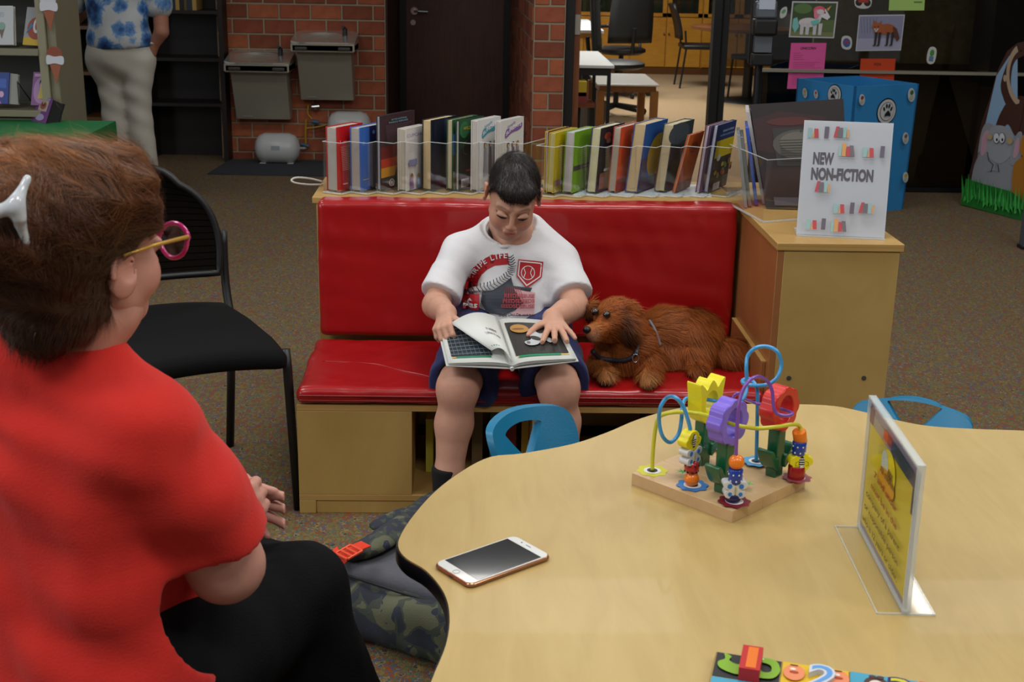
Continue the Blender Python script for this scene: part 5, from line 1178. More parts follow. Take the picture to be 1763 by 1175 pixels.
# ---- wooden number puzzle at the front
a, c, d = W(1233, 1121, z=ZTB+.012), W(1570, 1172, z=ZTB+.012), W(1220, 1178, z=ZTB+.012)
U_ = (c-a).normalized(); V_ = Vector((-U_.y, U_.x, 0)); 
t = thing('number_puzzle', 'wooden number puzzle board with animal pictures at the front edge', 'puzzle', (a.x, a.y, ZTB), math.atan2(U_.y, U_.x))
B().box(0, .36, -.13, 0, 0, .011).obj('board', wood('puzzle_edge', '#8a7038', '#a08648'), t, bevel=.001)
def dS(P, x):
    P.poly(sp2([(x+.012, -.006), (x+.022, -.012), (x+.02, -.022), (x+.03, -.03), (x+.045, -.028), (x+.05, -.05), (x+.03, -.055), (x+.01, -.045), (x+.006, -.03), (x+.014, -.02)], 5), '#7aa81e')
    P.poly(sp2([(x+.05, -.05), (x+.05, -.03), (x+.06, -.03), (x+.066, -.04), (x+.076, -.036), (x+.074, -.02), (x+.058, -.014), (x+.06, -.004), (x+.08, -.006), (x+.088, -.03), (x+.08, -.052), (x+.06, -.056)], 5), '#7aa81e'); P.ell(x+.062, -.008, .003, .002, '#e8e8e0')
P = Pr((a.x, a.y, ZTB+.0112), U_, V_, .0003)
TW = .088
cols = ('#15181a', '#d8b010', '#3f9ab8', '#c8402a'); 
for i in range(4): P.rect(i*TW+.002, -.064, (i+1)*TW, -.002, cols[i]); P.rect(i*TW+.002, -.128, (i+1)*TW, -.066, cols[(i+2) % 4])
dS(P, 0)
for x in (TW+.018, TW+.075): 
    P.ell(x, -.03, .014, .02, '#e0865a'); P.ell(x-.002, -.022, .004, .003, '#e8dcd0'); P.ell(x, -.03, .006, .003, '#a83a1a'); P.rect(x-.006, -.014, x+.004, -.012, '#2a1a10')
P.ell(2*TW+.035, -.034, .016, .02, '#4a2c22'); P.ell(2*TW+.035, -.036, .01, .013, '#d8c8c0'); P.ell(2*TW+.03, -.016, .005, .004, '#4a2c22'); P.ell(2*TW+.04, -.016, .005, .004, '#4a2c22')
P.obj('puzzle_print', t)
def numeral(s, x, y, h, c_side, c_face, zt, label, dz=0, sc=1.0, sx=1.0):
    vs, fs = glyphs(s, .05*sc); x0 = min(v[0] for v in vs)
    vs2, fs2 = glyphs(s, .0)
    k = h/.72; o = B(); w = thing('puzzle_numeral', label, 'toy number', (a.x+U_.x*x+V_.x*y, a.y+U_.y*x+V_.y*y, ZTB+.0125), math.atan2(U_.y, U_.x))
    from collections import Counter
    ec_ = Counter(tuple(sorted((f[i], f[(i+1) % len(f)]))) for f in fs for i in range(len(f)))
    m = len(vs); V2 = [((v[0]-x0)*k*sx, v[1]*k, z) for z in (0, zt) for v in vs]; F2 = [tuple(reversed(f)) for f in fs]+[tuple(i+m for i in f) for f in fs]
    for f in fs:
        for i in range(len(f)):
            e = (f[i], f[(i+1) % len(f)])
            if ec_[tuple(sorted(e))] == 1: F2.append((e[0], e[1], e[1]+m, e[0]+m))
    o.add(V2, F2); o.obj('block', M(c_side, .4), w)
    B().add([((v[0]-x0)*k*sx+(sx-1)*.0015, v[1]*k, zt+.0004) for v in vs2], fs2).obj('painted_face', M(c_face, .4), w)
numeral('1', .036, -.062, .056, '#b81c1c', '#e0700c', .018, 'red and orange wooden number 1 standing proud of the puzzle', sx=1.75)
numeral('2', TW+.036, -.062, .052, '#c8ccd4', '#5a98d8', .008, 'white and light blue wooden number 2 on the puzzle')
numeral('3', 2*TW+.048, -.066, .052, '#20205a', '#c8c01c', .008, 'yellow wooden number 3 with dark blue rim on the puzzle')
# ---- bead maze
zt = ZTB+.0225
cl, cf, cr = W(1088, 815, z=zt), W(1261.5, 880.6, z=zt), W(1408, 829, z=zt)
ea = (cf-cl).normalized(); eb = Vector((-ea.y, ea.x, 0)); La = (cf-cl).length; Lb_ = (cr-cf).length
t = bm_ = thing('bead_maze', 'wooden bead maze toy with three flowers and coloured wires', 'toy', tuple((cl+cr)/2-Vector((0, 0, .0225))), 0)
TT = Matrix((ea, eb, UPV)).transposed().to_4x4(); TT.translation = Vector((cf.x, cf.y, ZTB))     # a<0 goes to the left corner, b>0 to the right corner
MBW = wood('pale_wood', '#bd9a6a', '#cfae80', .35, (1, 6, 6)); MBE = wood('pale_end', '#be9b6e', '#cdae84', .35, (1, 6, 6))
b = B(TT)
for i in range(4): b.k = 0; b = b
for i in range(5):
    B(TT).box(-La, 0, Lb_*i/5+.0002, Lb_*(i+1)/5-.0002, 0, .0225).obj('plank', MBW if i % 2 else MBE, t, world=True, bevel=.0006)
def base(px, py): return W(px, py, z=zt)
P = Pr((0, 0, zt), (1, 0, 0), (0, 1, 0), .0004)
def flower_spot(px, py, r, col, inner=True):
    c = base(px, py); P.poly([(c.x+r*(1+.08*math.cos(8*a_))*math.cos(a_), c.y+r*(1+.08*math.cos(8*a_))*math.sin(a_)) for a_ in [2*PI*i/48 for i in range(48)]], col)
    if inner: P.ell(c.x, c.y, r*.58, r*.58, '#dcdcda'); P.ell(c.x, c.y, r*.36, r*.36, '#101012')
for px, py, r, c in ((1123, 811, .027, '#c8c42a'), (1192, 837, .027, '#2f74b8'), (1264, 866, .027, '#7a1224'), (1372, 826, .025, '#8e4a52'), (1302, 799, .025, '#4a9acc'), (1234, 772, .024, '#d8cc6a')): flower_spot(px, py, r, c)
for px, py in ((1175, 820), (1286, 843)):
    c = base(px, py)
    for k in range(7): a_ = k*.9; P.poly([(c.x+.003*math.cos(a_+1.5), c.y+.003*math.sin(a_+1.5)), (c.x+.016*math.cos(a_), c.y+.016*math.sin(a_)), (c.x-.003*math.cos(a_+1.5), c.y-.003*math.sin(a_+1.5))], '#5ab05a')
P.obj('painted_spots', t)
MGRS = M('#0d5c38', .3, coat=.3, key='green_paint'); MYP = M('#e6da0c', .35, coat=.3, key='yellow_paint'); MPP = M('#7c64d8', .35, coat=.3, key='purple_paint'); MRP = M('#cc2018', .35, coat=.3, key='red_paint')
def bloom(px, py, zb_, shape, mat, nm, leaf=1, hgt=0, stemw=.012):
    c = base(px, py); Tl = TT.copy(); Tl.translation = Vector((c.x, c.y, 0))
    st = B(Tl).box(-.011, .011, -stemw, stemw, zt, zb_+.012).obj('stem', MGRS, t, world=True, bevel=.002)
    # leaf pair: a V-shaped plate
    z0 = zt+.028
    for s in (-1, 1): B(Tl).prism(sp2([(s*.010, z0-.012), (s*.024, z0-.002), (s*.037, z0+.026), (s*.028, z0+.028), (s*.018, z0+.012), (s*.010, z0+.010)][::s], 3), -.0155, .0155, 'x').obj('leaf', MGRS, t, world=True, bevel=.0012)
    outer, inner = shape; Tf = Tl.copy(); Tf.translation.z = zb_
    B(Tf).ring(outer, inner, -.0155, .0155, 'x').obj(nm, mat, t, world=True, bevel=.002, seg=2)
def daisy(r, rin):
    n = 56; o = []; i_ = []
    for k in range(n):
        a_ = 2*PI*k/n+PI/2; q = r*(.86+.14*abs(math.cos(4*(a_-PI/2)))**.7); o.append((q*math.cos(a_), r+q*math.sin(a_))); i_.append((rin*.82*math.cos(a_), r+rin*math.sin(a_)))
    return o, i_
def tulip():
    w, h = .037, .082
    key = [(0, 0), (.013, .004), (.026, .016), (.03, .034), (.032, .056), (.036, .078), (.034, .083), (.024, .076), (.016, .068), (.008, .078), (0, .084), (-.008, .078), (-.016, .068), (-.024, .076), (-.034, .083), (-.036, .078), (-.032, .056), (-.03, .034), (-.026, .016), (-.013, .004)]
    o = sp2(key, 3); n = len(o); i_ = []
    for (u, v) in o:
        a_ = math.atan2(v-.040, u); i_.append((.0185*math.cos(a_), .041+.0235*math.sin(a_)))
    return o, i_
cy = base(1208, 800); bloom(1207, 798, W(1207, 729, Y=cy.y).z, tulip(), MYP, 'yellow_tulip')
cp = base(1244, 850); bloom(1244, 846, W(1244, 768, Y=cp.y).z, daisy(.042, .026), MPP, 'purple_flower')
cr_ = base(1332, 820); bloom(1332, 818, W(1338, 742, Y=cr_.y).z, daisy(.042, .026), MRP, 'red_flower')
def wire(pts, col, nm, r=.0036):
    q = [W(px, py, Y=Y) for px, py, Y in pts]; return B().tube(spline(q, 7), r, 10).obj(nm, M(col, .3, coat=.3), t, world=True, smooth=True)
Yy0 = base(1123, 811).y; Yp0 = base(1264, 866).y; Yr0 = base(1372, 826).y; Yb0 = base(1302, 799).y; Ybb = base(1192, 837).y; Yyb = base(1234, 772).y
wire([(1123, 811, Yy0), (1124, 780, Yy0), (1128, 742, Yy0), (1134, 720, Yy0), (1150, 712, Yy0), (1175, 710, Yy0-.01), (1205, 713, Yy0-.03), (1232, 720, cp.y+.02), (1258, 730, cp.y), (1280, 735, cp.y-.01), (1305, 738, Yr0-.04), (1340, 735, Yr0-.04), (1365, 731, Yr0-.02), (1376, 734, Yr0), (1379, 745, Yr0), (1377, 770, Yr0), (1372, 826, Yr0)], '#c9c832', 'yellow_wire')
wire([(1264, 866, Yp0), (1266, 820, Yp0), (1268, 760, Yp0), (1271, 710, Yp0), (1276, 680, Yp0+.01), (1288, 658, Yp0+.02), (1304, 649, Yp0+.04), (1320, 656, cr_.y-.05), (1329, 672, cr_.y-.05), (1331, 692, cr_.y-.05), (1334, 708, cr_.y-.05), (1343, 715, cr_.y-.05), (1358, 716, cr_.y-.045), (1364, 712, cr_.y-.03), (1350, 706, cr_.y), (1325, 700, cr_.y+.03), (1300, 694, cr_.y+.04), (1283, 688, Yyb), (1273, 678, Yyb), (1264, 682, Yyb), (1259, 695, Yyb), (1250, 722, Yyb), (1240, 750, Yyb), (1234, 772, Yyb)], '#7a4aa8', 'purple_wire', .0032)
wire([(1302, 799, Yb0), (1303, 760, Yb0), (1304, 710, Yb0), (1304, 675, Yb0), (1300, 662, Yb0), (1290, 653, Yb0+.03), (1279, 655, Yb0+.03), (1281, 661, Yb0+.01), (1300, 664, Yb0-.01), (1322, 662, Yb0-.01), (1338, 650, Yb0-.01), (1345, 628, Yb0), (1338, 606, Yb0), (1320, 597, Yb0+.01), (1300, 600, Yb0+.01), (1287, 614, Yb0+.01), (1285, 635, Yb0), (1286, 660, Yb0), (1284, 678, Yb0-.01), (1276, 690, Yb0-.02), (1262, 693, Yb0-.03), (1235, 691, cy.y+.01), (1208, 687, cy.y-.0), (1190, 685, cy.y), (1180, 688, cy.y), (1175, 700, cy.y-.02), (1173, 725, cy.y-.03), (1168, 748, cy.y-.03), (1154, 762, cy.y-.04), (1141, 752, cy.y-.05), (1135, 728, cy.y-.05), (1137, 702, cy.y-.06), (1149, 685, cy.y-.06), (1163, 685, Ybb), (1176, 700, Ybb), (1184, 722, Ybb), (1189, 745, Ybb), (1192, 790, Ybb), (1192, 837, Ybb)], '#3a96d0', 'blue_wire')
MORA = M('#ea7a10', .3, coat=.4); MBLP = M('#123a9a', .3, coat=.4); MWHP = M('#d2d4d6', .3, coat=.4)
def bead(kind, px, py, Yv, mat, nm, tilt=0, r=.0128, yaw=0):
    c = W(px, py, Y=Yv); Tb = TT.copy(); Tb.translation = c; Tb = Tb @ Matrix.Rotation(yaw, 4, 'Z'); r *= 1.06 if kind in ('ball', 'cyl') else 1.2
    if tilt: Tb = Tb @ Matrix.Rotation(tilt, 4, 'X')
    if kind == 'ball': o = B(Tb).ball((0, 0, 0), r, 20).obj(nm, mat, t, world=True, smooth=True)
    elif kind == 'cyl': o = B(Tb).lathe([(0, -r), (r*.92, -r), (r, -r*.9), (r, r*.9), (r*.92, r), (0, r)], n=24).obj(nm, mat, t, world=True, smooth=40)
    else:
        sh = {'fly': [(0, -.5), (.5, -1), (1, -.7), (.95, -.15), (.6, 0), (1.1, .3), (1.15, .85), (.6, 1), (0, .6), (-.6, 1), (-1.15, .85), (-1.1, .3), (-.6, 0), (-.95, -.15), (-1, -.7), (-.5, -1)], 'bee': [(0, -1.2), (.5, -1.1), (.7, -.8), (1.1, -.5), (1.2, .1), (.9, .4), (.8, .7), (.4, 1.1), (0, 1.15), (-.4, 1.1), (-.8, .7), (-.9, .4), (-1.2, .1), (-1.1, -.5), (-.7, -.8), (-.5, -1.1)]}[kind]
        o = B(Tb).prism(sp2([(u*r*1.15, v*r) for u, v in sh], 4), -.010, .010, 'x').obj(nm, mat, t, world=True, bevel=.0012)
    # printed details on the face that looks to +a and on the camera side
    O = Tb @ Vector((.0102, 0, 0)); Uv = Tb.to_3x3() @ Vector((0, 1, 0)); Vv = Tb.to_3x3() @ Vector((0, 0, 1)); P = Pr(O, Uv, Vv, .0003)
    if kind == 'fly':
        for su in (-1, 1): P.ell(su*.0098, .0075, .0042, .0045, '#2a78c8'); P.ell(su*.009, -.0068, .0034, .0036, '#2a78c8')
        P.ell(0, 0, .0015, .0075, '#b0a44a')
    elif kind == 'bee':
        P.ell(0, 0, .0052, .013, '#14140f')
        for i in range(4): P.rect(-.0045, -.009+i*.0042, .0045, -.0072+i*.0042, '#e4e4de')
        P.ell(0, .0085, .0038, .0034, '#e4e4de'); P.line([(.006, -.004), (.011, -.002), (.012, .004), (.007, .005)], .0007, '#14140f'); P.line([(-.006, -.004), (-.011, -.002), (-.012, .004), (-.007, .005)], .0007, '#14140f')
    if P.b.f: P.obj('painted_detail', o)
    if nm in ('ladybug_bead', 'dotted_bead'):
        dm = M('#0c0c0c' if nm[0] == 'l' else '#e0e0e0', .4); ds = B(Tb)
        for az in range(0, 360, 45):
            for ze in (-.55, .35):
                a_ = R(az+20*(ze > 0)); cz = math.sqrt(1-ze*ze) if kind == 'ball' else 1
                d = Vector((math.cos(a_)*cz*r, math.sin(a_)*cz*r, ze*r)); ds.ball(d, .0024 if nm[0] == 'l' else .0017, 6)
        ds.obj('dots', dm, o, world=True)['kind'] = 'stuff'
    return o
bead('ball', 1191, 825, Ybb, MORA, 'orange_bead'); bead('ball', 1191, 804, Ybb, M('#a81418', .3, coat=.4), 'ladybug_bead'); bead('fly', 1188, 784, Ybb, MWHP, 'butterfly_bead'); bead('bee', 1187, 757, Ybb, MYP, 'bee_bead')
bead('ball', 1262, 857, Yp0, M('#10164e', .25, coat=.5), 'navy_bead'); bead('fly', 1264, 841, Yp0, MWHP, 'butterfly_bead', yaw=R(-42)); bead('cyl', 1266, 819, Yp0, MBLP, 'dotted_bead', r=.0118); bead('ball', 1268, 796, Yp0, MORA, 'orange_bead')
bead('cyl', 1371, 815, Yr0, M('#96080c', .3, coat=.4), 'red_cylinder_bead', r=.0145); bead('bee', 1377, 794, Yr0, MYP, 'bee_bead', R(180), yaw=R(-38)); bead('cyl', 1376, 771, Yr0, MBLP, 'dotted_bead', r=.0118); bead('cyl', 1377, 752, Yr0, MORA, 'orange_bead', R(20), r=.0115)
# ================================================ BACKPACK ON THE FLOOR
def camo():
    m, nt, b = nodes('camouflage_cloth'); b.inputs['Roughness'].default_value = .85
    t_ = tex(nt, scale=(1, 1, 1), Scale=21, Detail=1.5, Roughness=.4, Distortion=.8); t2 = tex(nt, scale=(1.3, 1, 1), Scale=26, Detail=1, Distortion=.6)
    r = ramp(nt, t_.outputs['Fac'], [(0, '#2a2f38'), (.47, '#3c433a'), (.56, '#5c5d48')], 'CONSTANT'); r2 = ramp(nt, t2.outputs['Fac'], [(0, (0, 0, 0)), (.6, (1, 1, 1))], 'CONSTANT')
    mx = N(nt, 'ShaderNodeMix', data_type='RGBA'); nt.links.new(r2.outputs[0], mx.inputs[0]); nt.links.new(r.outputs[0], mx.inputs[6]); mx.inputs[7].default_value = lin('#2a3040')
    nt.links.new(mx.outputs[2], b.inputs['Base Color']); f = tex(nt, Scale=350, Detail=2); bump(nt, b, f.outputs['Fac'], .4, .002); return m
MCAM = camo(); MORW = M('#d8340c', .6, bmp=.3, bs=300, key='orange_web'); MORP = M('#e0481c', .35)
t = thing('backpack', 'camouflage backpack lying on the carpet, half under the table', 'backpack', (.05, 2.75, 0))
s = SDF((-.38, 2.25, -.02), (.4, 3.1, .24), .009)
Rz = Matrix.Rotation(R(-28), 3, 'Z')
s.box((.0, 2.68, .07), (.29, .22, .07), Rz, .05, 0)
s.disp(lambda P: .006*nz(P, 22, 5)+.003*nz(P, 50, 6), .03)
PF = s.mesh(1); surf('bag_body', PF, MCAM, t)
s = SDF((-.38, 2.25, .08), (.4, 3.1, .24), .008); s.box((.005, 2.70, .130), (.26, .185, .034), Rz, .03, 0); s.disp(lambda P: .003*nz(P, 22, 5), .03); surf('back_panel', s.mesh(1), M('#55565e', .85, bmp=.4, bs=120), t)
pe = [W(600, 992, z=.147), W(650, 1008, z=.145), W(700, 1024, z=.14), W(756, 1040, z=.135)]; B().tube(spline(pe, 5), .004, 6).obj('piping', M('#14161c', .7), t, world=True)
st = [W(600, 958, z=.17), W(640, 940, z=.185), W(680, 915, z=.19), W(715, 890, z=.17), W(745, 865, z=.13), W(780, 850, z=.1)]
s = SDF((-.35, 2.5, .04), (.2, 3.4, .26), .007); q = spline(st, 3)
for i in range(len(q)-1): s.cap(q[i], q[i+1], .034, .034, .006, flat=((.35, .35, 1), .35))
surf('shoulder_strap', s.mesh(1), MCAM, t)
st2 = [W(655, 905, z=.1), W(690, 888, z=.12), W(725, 880, z=.1)]
s = SDF((-.35, 2.5, .02), (.2, 3.4, .26), .008); q = spline(st2, 3)
for i in range(len(q)-1): s.cap(q[i], q[i+1], .03, .03, .006, flat=((0, 0, 1), .4))
surf('shoulder_strap', s.mesh(1), MCAM, t)
def ribbon(pts, wv, th, nm, mat, par):
    q = spline([Vector(p) for p in pts], 4); b = B(); m = len(q); vs = []
    for i, p in enumerate(q): 
        for sx, sz in ((-1, 0), (1, 0), (1, 1), (-1, 1)): vs.append(p+Vector(wv)*sx+Vector((0, 0, th))*sz)
    b.add(vs, [(i*4+j, i*4+(j+1) % 4, (i+1)*4+(j+1) % 4, (i+1)*4+j) for i in range(m-1) for j in range(4)]+[(3, 2, 1, 0), tuple(range(m*4-4, m*4))]); return b.obj(nm, mat, par, world=True)
a, c = W(588, 962, z=.205), W(630, 938, z=.215); d = (c-a).normalized(); wv = Vector((-d.y, d.x, 0))*.017
ribbon([W(573, 952, z=.19), a, (a+c)/2+Vector((0, 0, .004)), c], tuple(wv), .003, 'orange_strap', MORW, t); ribbon([W(594, 972, z=.17), W(580, 955, z=.19), W(576, 947, z=.19)], (.004, .014, 0), .003, 'orange_strap', MORW, t)
bk = B(); ce = W(601, 951, z=.222)
for sx in (-1, 1): bk.tube([ce+d*(-.021)+wv*1.2*sx, ce+d*.021+wv*1.2*sx], .003, 8)
for k in (-.021, -.007, .007, .021): bk.tube([ce+d*k-wv*1.2, ce+d*k+wv*1.2], .003, 8)
bk.obj('buckle', MORP, t, world=True, smooth=40)
ribbon([W(675, 1097, z=.004), W(700, 1097, z=.008), W(730, 1098, z=.006), W(775, 1092, z=.01)], (0, .016, 0), .003, 'orange_strap', MORW, t)
# ================================================ BLACK MESH VISITOR CHAIR
fr, br = W(488, 605, z=.45), W(398, 530, z=.45); dv = (br-fr); dv.z = 0; D = dv.length; dv.normalize(); lt = Vector((-dv.y, dv.x, 0))   # lt = towards the chair's other side
t = thing('visitor_chair', 'black visitor chair with mesh back left of the bench', 'chair', ((fr.x+br.x)/2-.2, (fr.y+br.y)/2, 0))
rz = math.atan2(dv.y, dv.x)-PI/2
Wd = .46; ctr = (fr+br)/2+lt*(Wd/2); ctr.z = 0
TC = Matrix.Translation(ctr) @ Matrix.Rotation(rz, 4, 'Z')     # local: +y back, +x right (as seen from the back side)
MFAB = M('#050506', .85, bmp=.25, bs=400, spec=.2, key='black_fabric'); MNET = clear('mesh_net', (.05, .05, .055), .6, .02, (.05, .05, .05))
s = SDF((-.28, -.3, .38), (.28, .3, .52), .009)
s.box((0, -.02, .452), (.235, D/2+.02, .028), rd=.027, k=0); s.cap((-.235, -.27, .47), (-.235, .24, .47), .004, k=.0) if 0 else None
P, F = s.mesh(1); P[:, 2] += -.35*P[:, 0]**2+.012-.5*np.maximum(0, -P[:, 1]-.15)**1.5*.8; P[:, 0] *= 1-.25*np.maximum(0, (P[:, 1]-.05))/.25*.4
P = P @ np.array(TC.to_3x3()).T+np.array(TC.translation); surf('seat', (P, F), MFAB, t)
def cc(*p): return TC @ Vector(p)
hb = .225
for s_ in (-1, 1):
    B().tube(spline([cc(s_*hb, D/2-.02, .40), cc(s_*hb, D/2+.03, .52), cc(s_*(hb+.005), D/2+.05, .675)], 4), .0125, 8).obj('back_post', MBLACK, t, world=True, smooth=True)
    B().tube([cc(s_*(hb+.01), -D/2+.0, .455), cc(s_*(hb+.012), -D/2-.008, .40), cc(s_*(hb+.02), -D/2-.03, 0)], [.013, .013, .0105], 8).obj('leg', MBLACK, t, world=True, smooth=True)
    B().tube([cc(s_*hb, D/2-.02, .42), cc(s_*(hb-.01), D/2+.03, 0)], .0125, 8).obj('leg', MBLACK, t, world=True, smooth=True)
    B().tube([cc(s_*hb, -D/2, .415), cc(s_*hb, D/2-.01, .415)], .011, 8).obj('side_rail', MBLACK, t, world=True)
nu, nv = 13, 17; vs = []; z0, z1 = .56, .87
def bsh(u, v):
    z = z0+(z1-z0)*v; wd = hb-.008-(.11*v**2.6)-.02*(1-v)**3
    return cc(u*wd, D/2+.02+.06*v-.035*u*u*(.6+.4*v)+.035*0, z-(.05*abs(u)**3*v**3)+.0)
for j in range(nv):
    for i in range(nu): vs.append(bsh((i/(nu-1)-.5)*2, j/(nv-1)))
o = B().add(vs, [(j*nu+i, j*nu+i+1, (j+1)*nu+i+1, (j+1)*nu+i) for j in range(nv-1) for i in range(nu-1)]).obj('mesh_back', MNET, t, world=True, smooth=True)
rim = [bsh((i/(nu-1)-.5)*2, 0) for i in range(nu)]+[bsh(1, j/(nv-1)) for j in range(1, nv)]+[bsh(1-(i/(nu-1))*2, 1) for i in range(1, nu)]+[bsh(-1, 1-j/(nv-1)) for j in range(1, nv-1)]
B().tube(rim, .011, 8, closed=True).obj('back_frame', MBLACK, t, world=True, smooth=True)
vs = [v+Vector((.0, .006, 0)) for v in vs]; b = B()
for j in range(1, nv-1): b.tube([bsh((i/(nu-1)-.5)*2, j/(nv-1))+Vector((.0, .012, 0)) for i in range(nu)], .0016, 4)
b.obj('mesh_weave', MBLACK, t, world=True)['kind'] = 'stuff'
# ================================================ PEOPLE AND DOG
def cat2(*pf):
    P = []; F = []; n = 0
    for p, f in pf: P.append(p); F.append(f+n); n += len(p)
    return np.concatenate(P), np.concatenate(F)
def xf(PF, Mx): return PF[0] @ np.array(Mx.to_3x3()).T+np.array(Mx.translation), PF[1]
def rotm(yaw, pitch, roll=0):
    """head pose: face points to local -y; yaw about z, then nod forward by pitch, then tilt"""
    return Matrix.Rotation(yaw, 4, 'Z') @ Matrix.Rotation(pitch, 4, 'X') @ Matrix.Rotation(roll, 4, 'Y')
def head(h=.003, neck=True, ez=0, es=1.0, ex=0):
    s = SDF((-.1, -.13, -.16), (.1, .12, .13), h)
    s.ell((0, .012, .028), (.073, .092, .084), k=0)
    s.ell((0, -.028, -.03), (.060, .058, .072), k=.025)
    s.ell((0, -.062, -.088), (.026, .022, .02), k=.025)
    for x in (-1, 1):
        s.ell((x*.036, -.052, -.038), (.026, .028, .030), k=.018)
        s.cap((x*.048, .0, -.06), (x*.022, -.05, -.088), .016, .014, .02)
        s.cap((x*.014, -.080, .024), (x*.044, -.068, .022), .010, .008, .012)
        s.ell((x*.031, -.0925, .002), (.019, .014, .012), k=.010, mode='sub')
        s.ell((x*.031, -.0765, .001), (.0145, .0135, .0125), k=.002)
        s.cap((x*.018, -.0885, -.002), (x*.044, -.0815, -.0035), .0035, .003, .003)     # lower lid
        s.cap((x*.018, -.0895, .004), (x*.044, -.082, .004), .0042, .0035, .003)         # lowered upper lid
        s.ell((x*.010, -.0975, -.030), (.0075, .009, .0065), k=.006)
        s.ell((x*(.0735+ex), .008, -.002+ez), (.007, .019*es, .030*es), Matrix.Rotation(x*.35, 3, 'Z'), k=.006)
        s.cap((x*(.076+ex), .020*es, .022*es+ez), (x*(.079+ex), .024*es, -.004+ez), .0045, .0045, .004); s.cap((x*(.074+ex), .006, .028*es+ez), (x*(.076+ex), .020*es, .022*es+ez), .004, .0045, .004)
        s.ell((x*(.081+ex), .002, .003+ez), (.006, .010*es, .014*es), k=.004, mode='sub')
    s.cap((0, -.085, .010), (0, -.1005, -.024), .0066, .0088, .009)
    s.ell((0, -.090, -.052), (.021, .012, .010), k=.010)
    s.cap((-.017, -.0935, -.0505), (.017, -.0935, -.0505), .0042, .0042, .003); s.cap((-.014, -.0945, -.0585), (.014, -.0945, -.0585), .0050, .0050, .003)
    s.cap((-.019, -.0985, -.0545), (.019, -.0985, -.0545), .0016, .0016, .002, mode='sub')
    if neck: s.cap((0, .018, -.05), (0, .030, -.15), .046, .050, .02)
    return s.mesh(1)
def headcol(base, lip, brow):
    base = np.array(lin(base)[:3]); lip = np.array(lin(lip)[:3]); brow = np.array(lin(brow)[:3])
    def f(P):
        c = np.tile(base, (len(P), 1)); x, y, z = P[:, 0], P[:, 1], P[:, 2]; ax = np.abs(x)
        def mix(w, col): 
            nonlocal c
            w = np.clip(w, 0, 1)[:, None]; c = c*(1-w)+col*w
        fr = (y < -.04)
        mix(.35*np.exp(-(((ax-.04)/.02)**2+((z+.035)/.02)**2))*fr, base*np.array([1.05, .62, .6]))
        mix(.9*np.exp(-((ax/.019)**4+((z+.0545)/.0085)**4))*fr, lip)
        mix(.4*np.exp(-((ax/.012)**2+((z+.03)/.012)**2))*fr, base*np.array([1, .7, .66]))
        mix(.5*np.exp(-(((ax-.032)/.018)**4+((z-.0275+9*(ax-.030)**2)/.0034)**4))*fr, brow)
        mix(1.0*np.exp(-(((ax-.031)/.0165)**6+((z-.0000)/.0034)**4))*(y < -.06), brow*.35)
        mix(.18*((ax > .07) & (y > -.03)), base*np.array([1.02, .66, .6]))
        return c
    return f
def hand(S, w, d, n, side, k=1.0, curls=(.25, .25, .25, .3), spread=.12, thumb=(.5, .3), rad=1.0):
    """add a hand to the field: w wrist, d finger direction, n palm direction, side = +1/-1 thumb side along d x n"""
    w = Vector(w); d = Vector(d).normalized(); n = Vector(n); n = (n-d*n.dot(d)).normalized(); s = d.cross(n)*side
    r = .0088*k*rad; kn = []
    for i, (o, L) in enumerate(((.030, .072), (.010, .080), (-.010, .074), (-.028, .058))):
        a = (1.5-i)*spread; dd = (d*math.cos(a)+s*math.sin(a)).normalized()
        q = w+(d*.086+s*o-n*(.003 if i in (1, 2) else 0)-d*(.012 if i == 3 else .002 if i == 0 else 0))*k
        S.cap(w+(d*.012+s*o*.55)*k, q, .0125*k, .0108*k, .012*k)
        c = curls[i]; p = q; cu = 0; rr_ = r*(1.02 if i < 3 else .9)
        for j, f_ in enumerate((.46, .30, .24)):
            cu += c*(1, 1.15, .8)[j]; v = dd*math.cos(cu)+n*math.sin(cu); e = p+v*(L*f_*k)
            S.cap(p, e, rr_*(1.05-.08*j), rr_*(.97-.10*j), .0022*k if j == 0 else .003*k); p = e
        kn.append(q)
    ta, tc = thumb; b0 = w+(d*.022+s*.026+n*.006)*k; v = (d*math.cos(ta)+s*math.sin(ta)+n*tc).normalized()
    p1 = b0+v*.042*k; v2 = (v+d*.25+n*.12-s*.1).normalized(); p2 = p1+v2*.032*k; v3 = (v2+d*.25-s*.1).normalized(); p3 = p2+v3*.022*k
    S.cap(w+d*.012*k+s*.008*k, p1, .014*k, .0112*k, .009*k); S.cap(p1, p2, .0102*k, .0095*k, .004*k); S.cap(p2, p3, .0095*k, .0078*k, .004*k)
    return kn
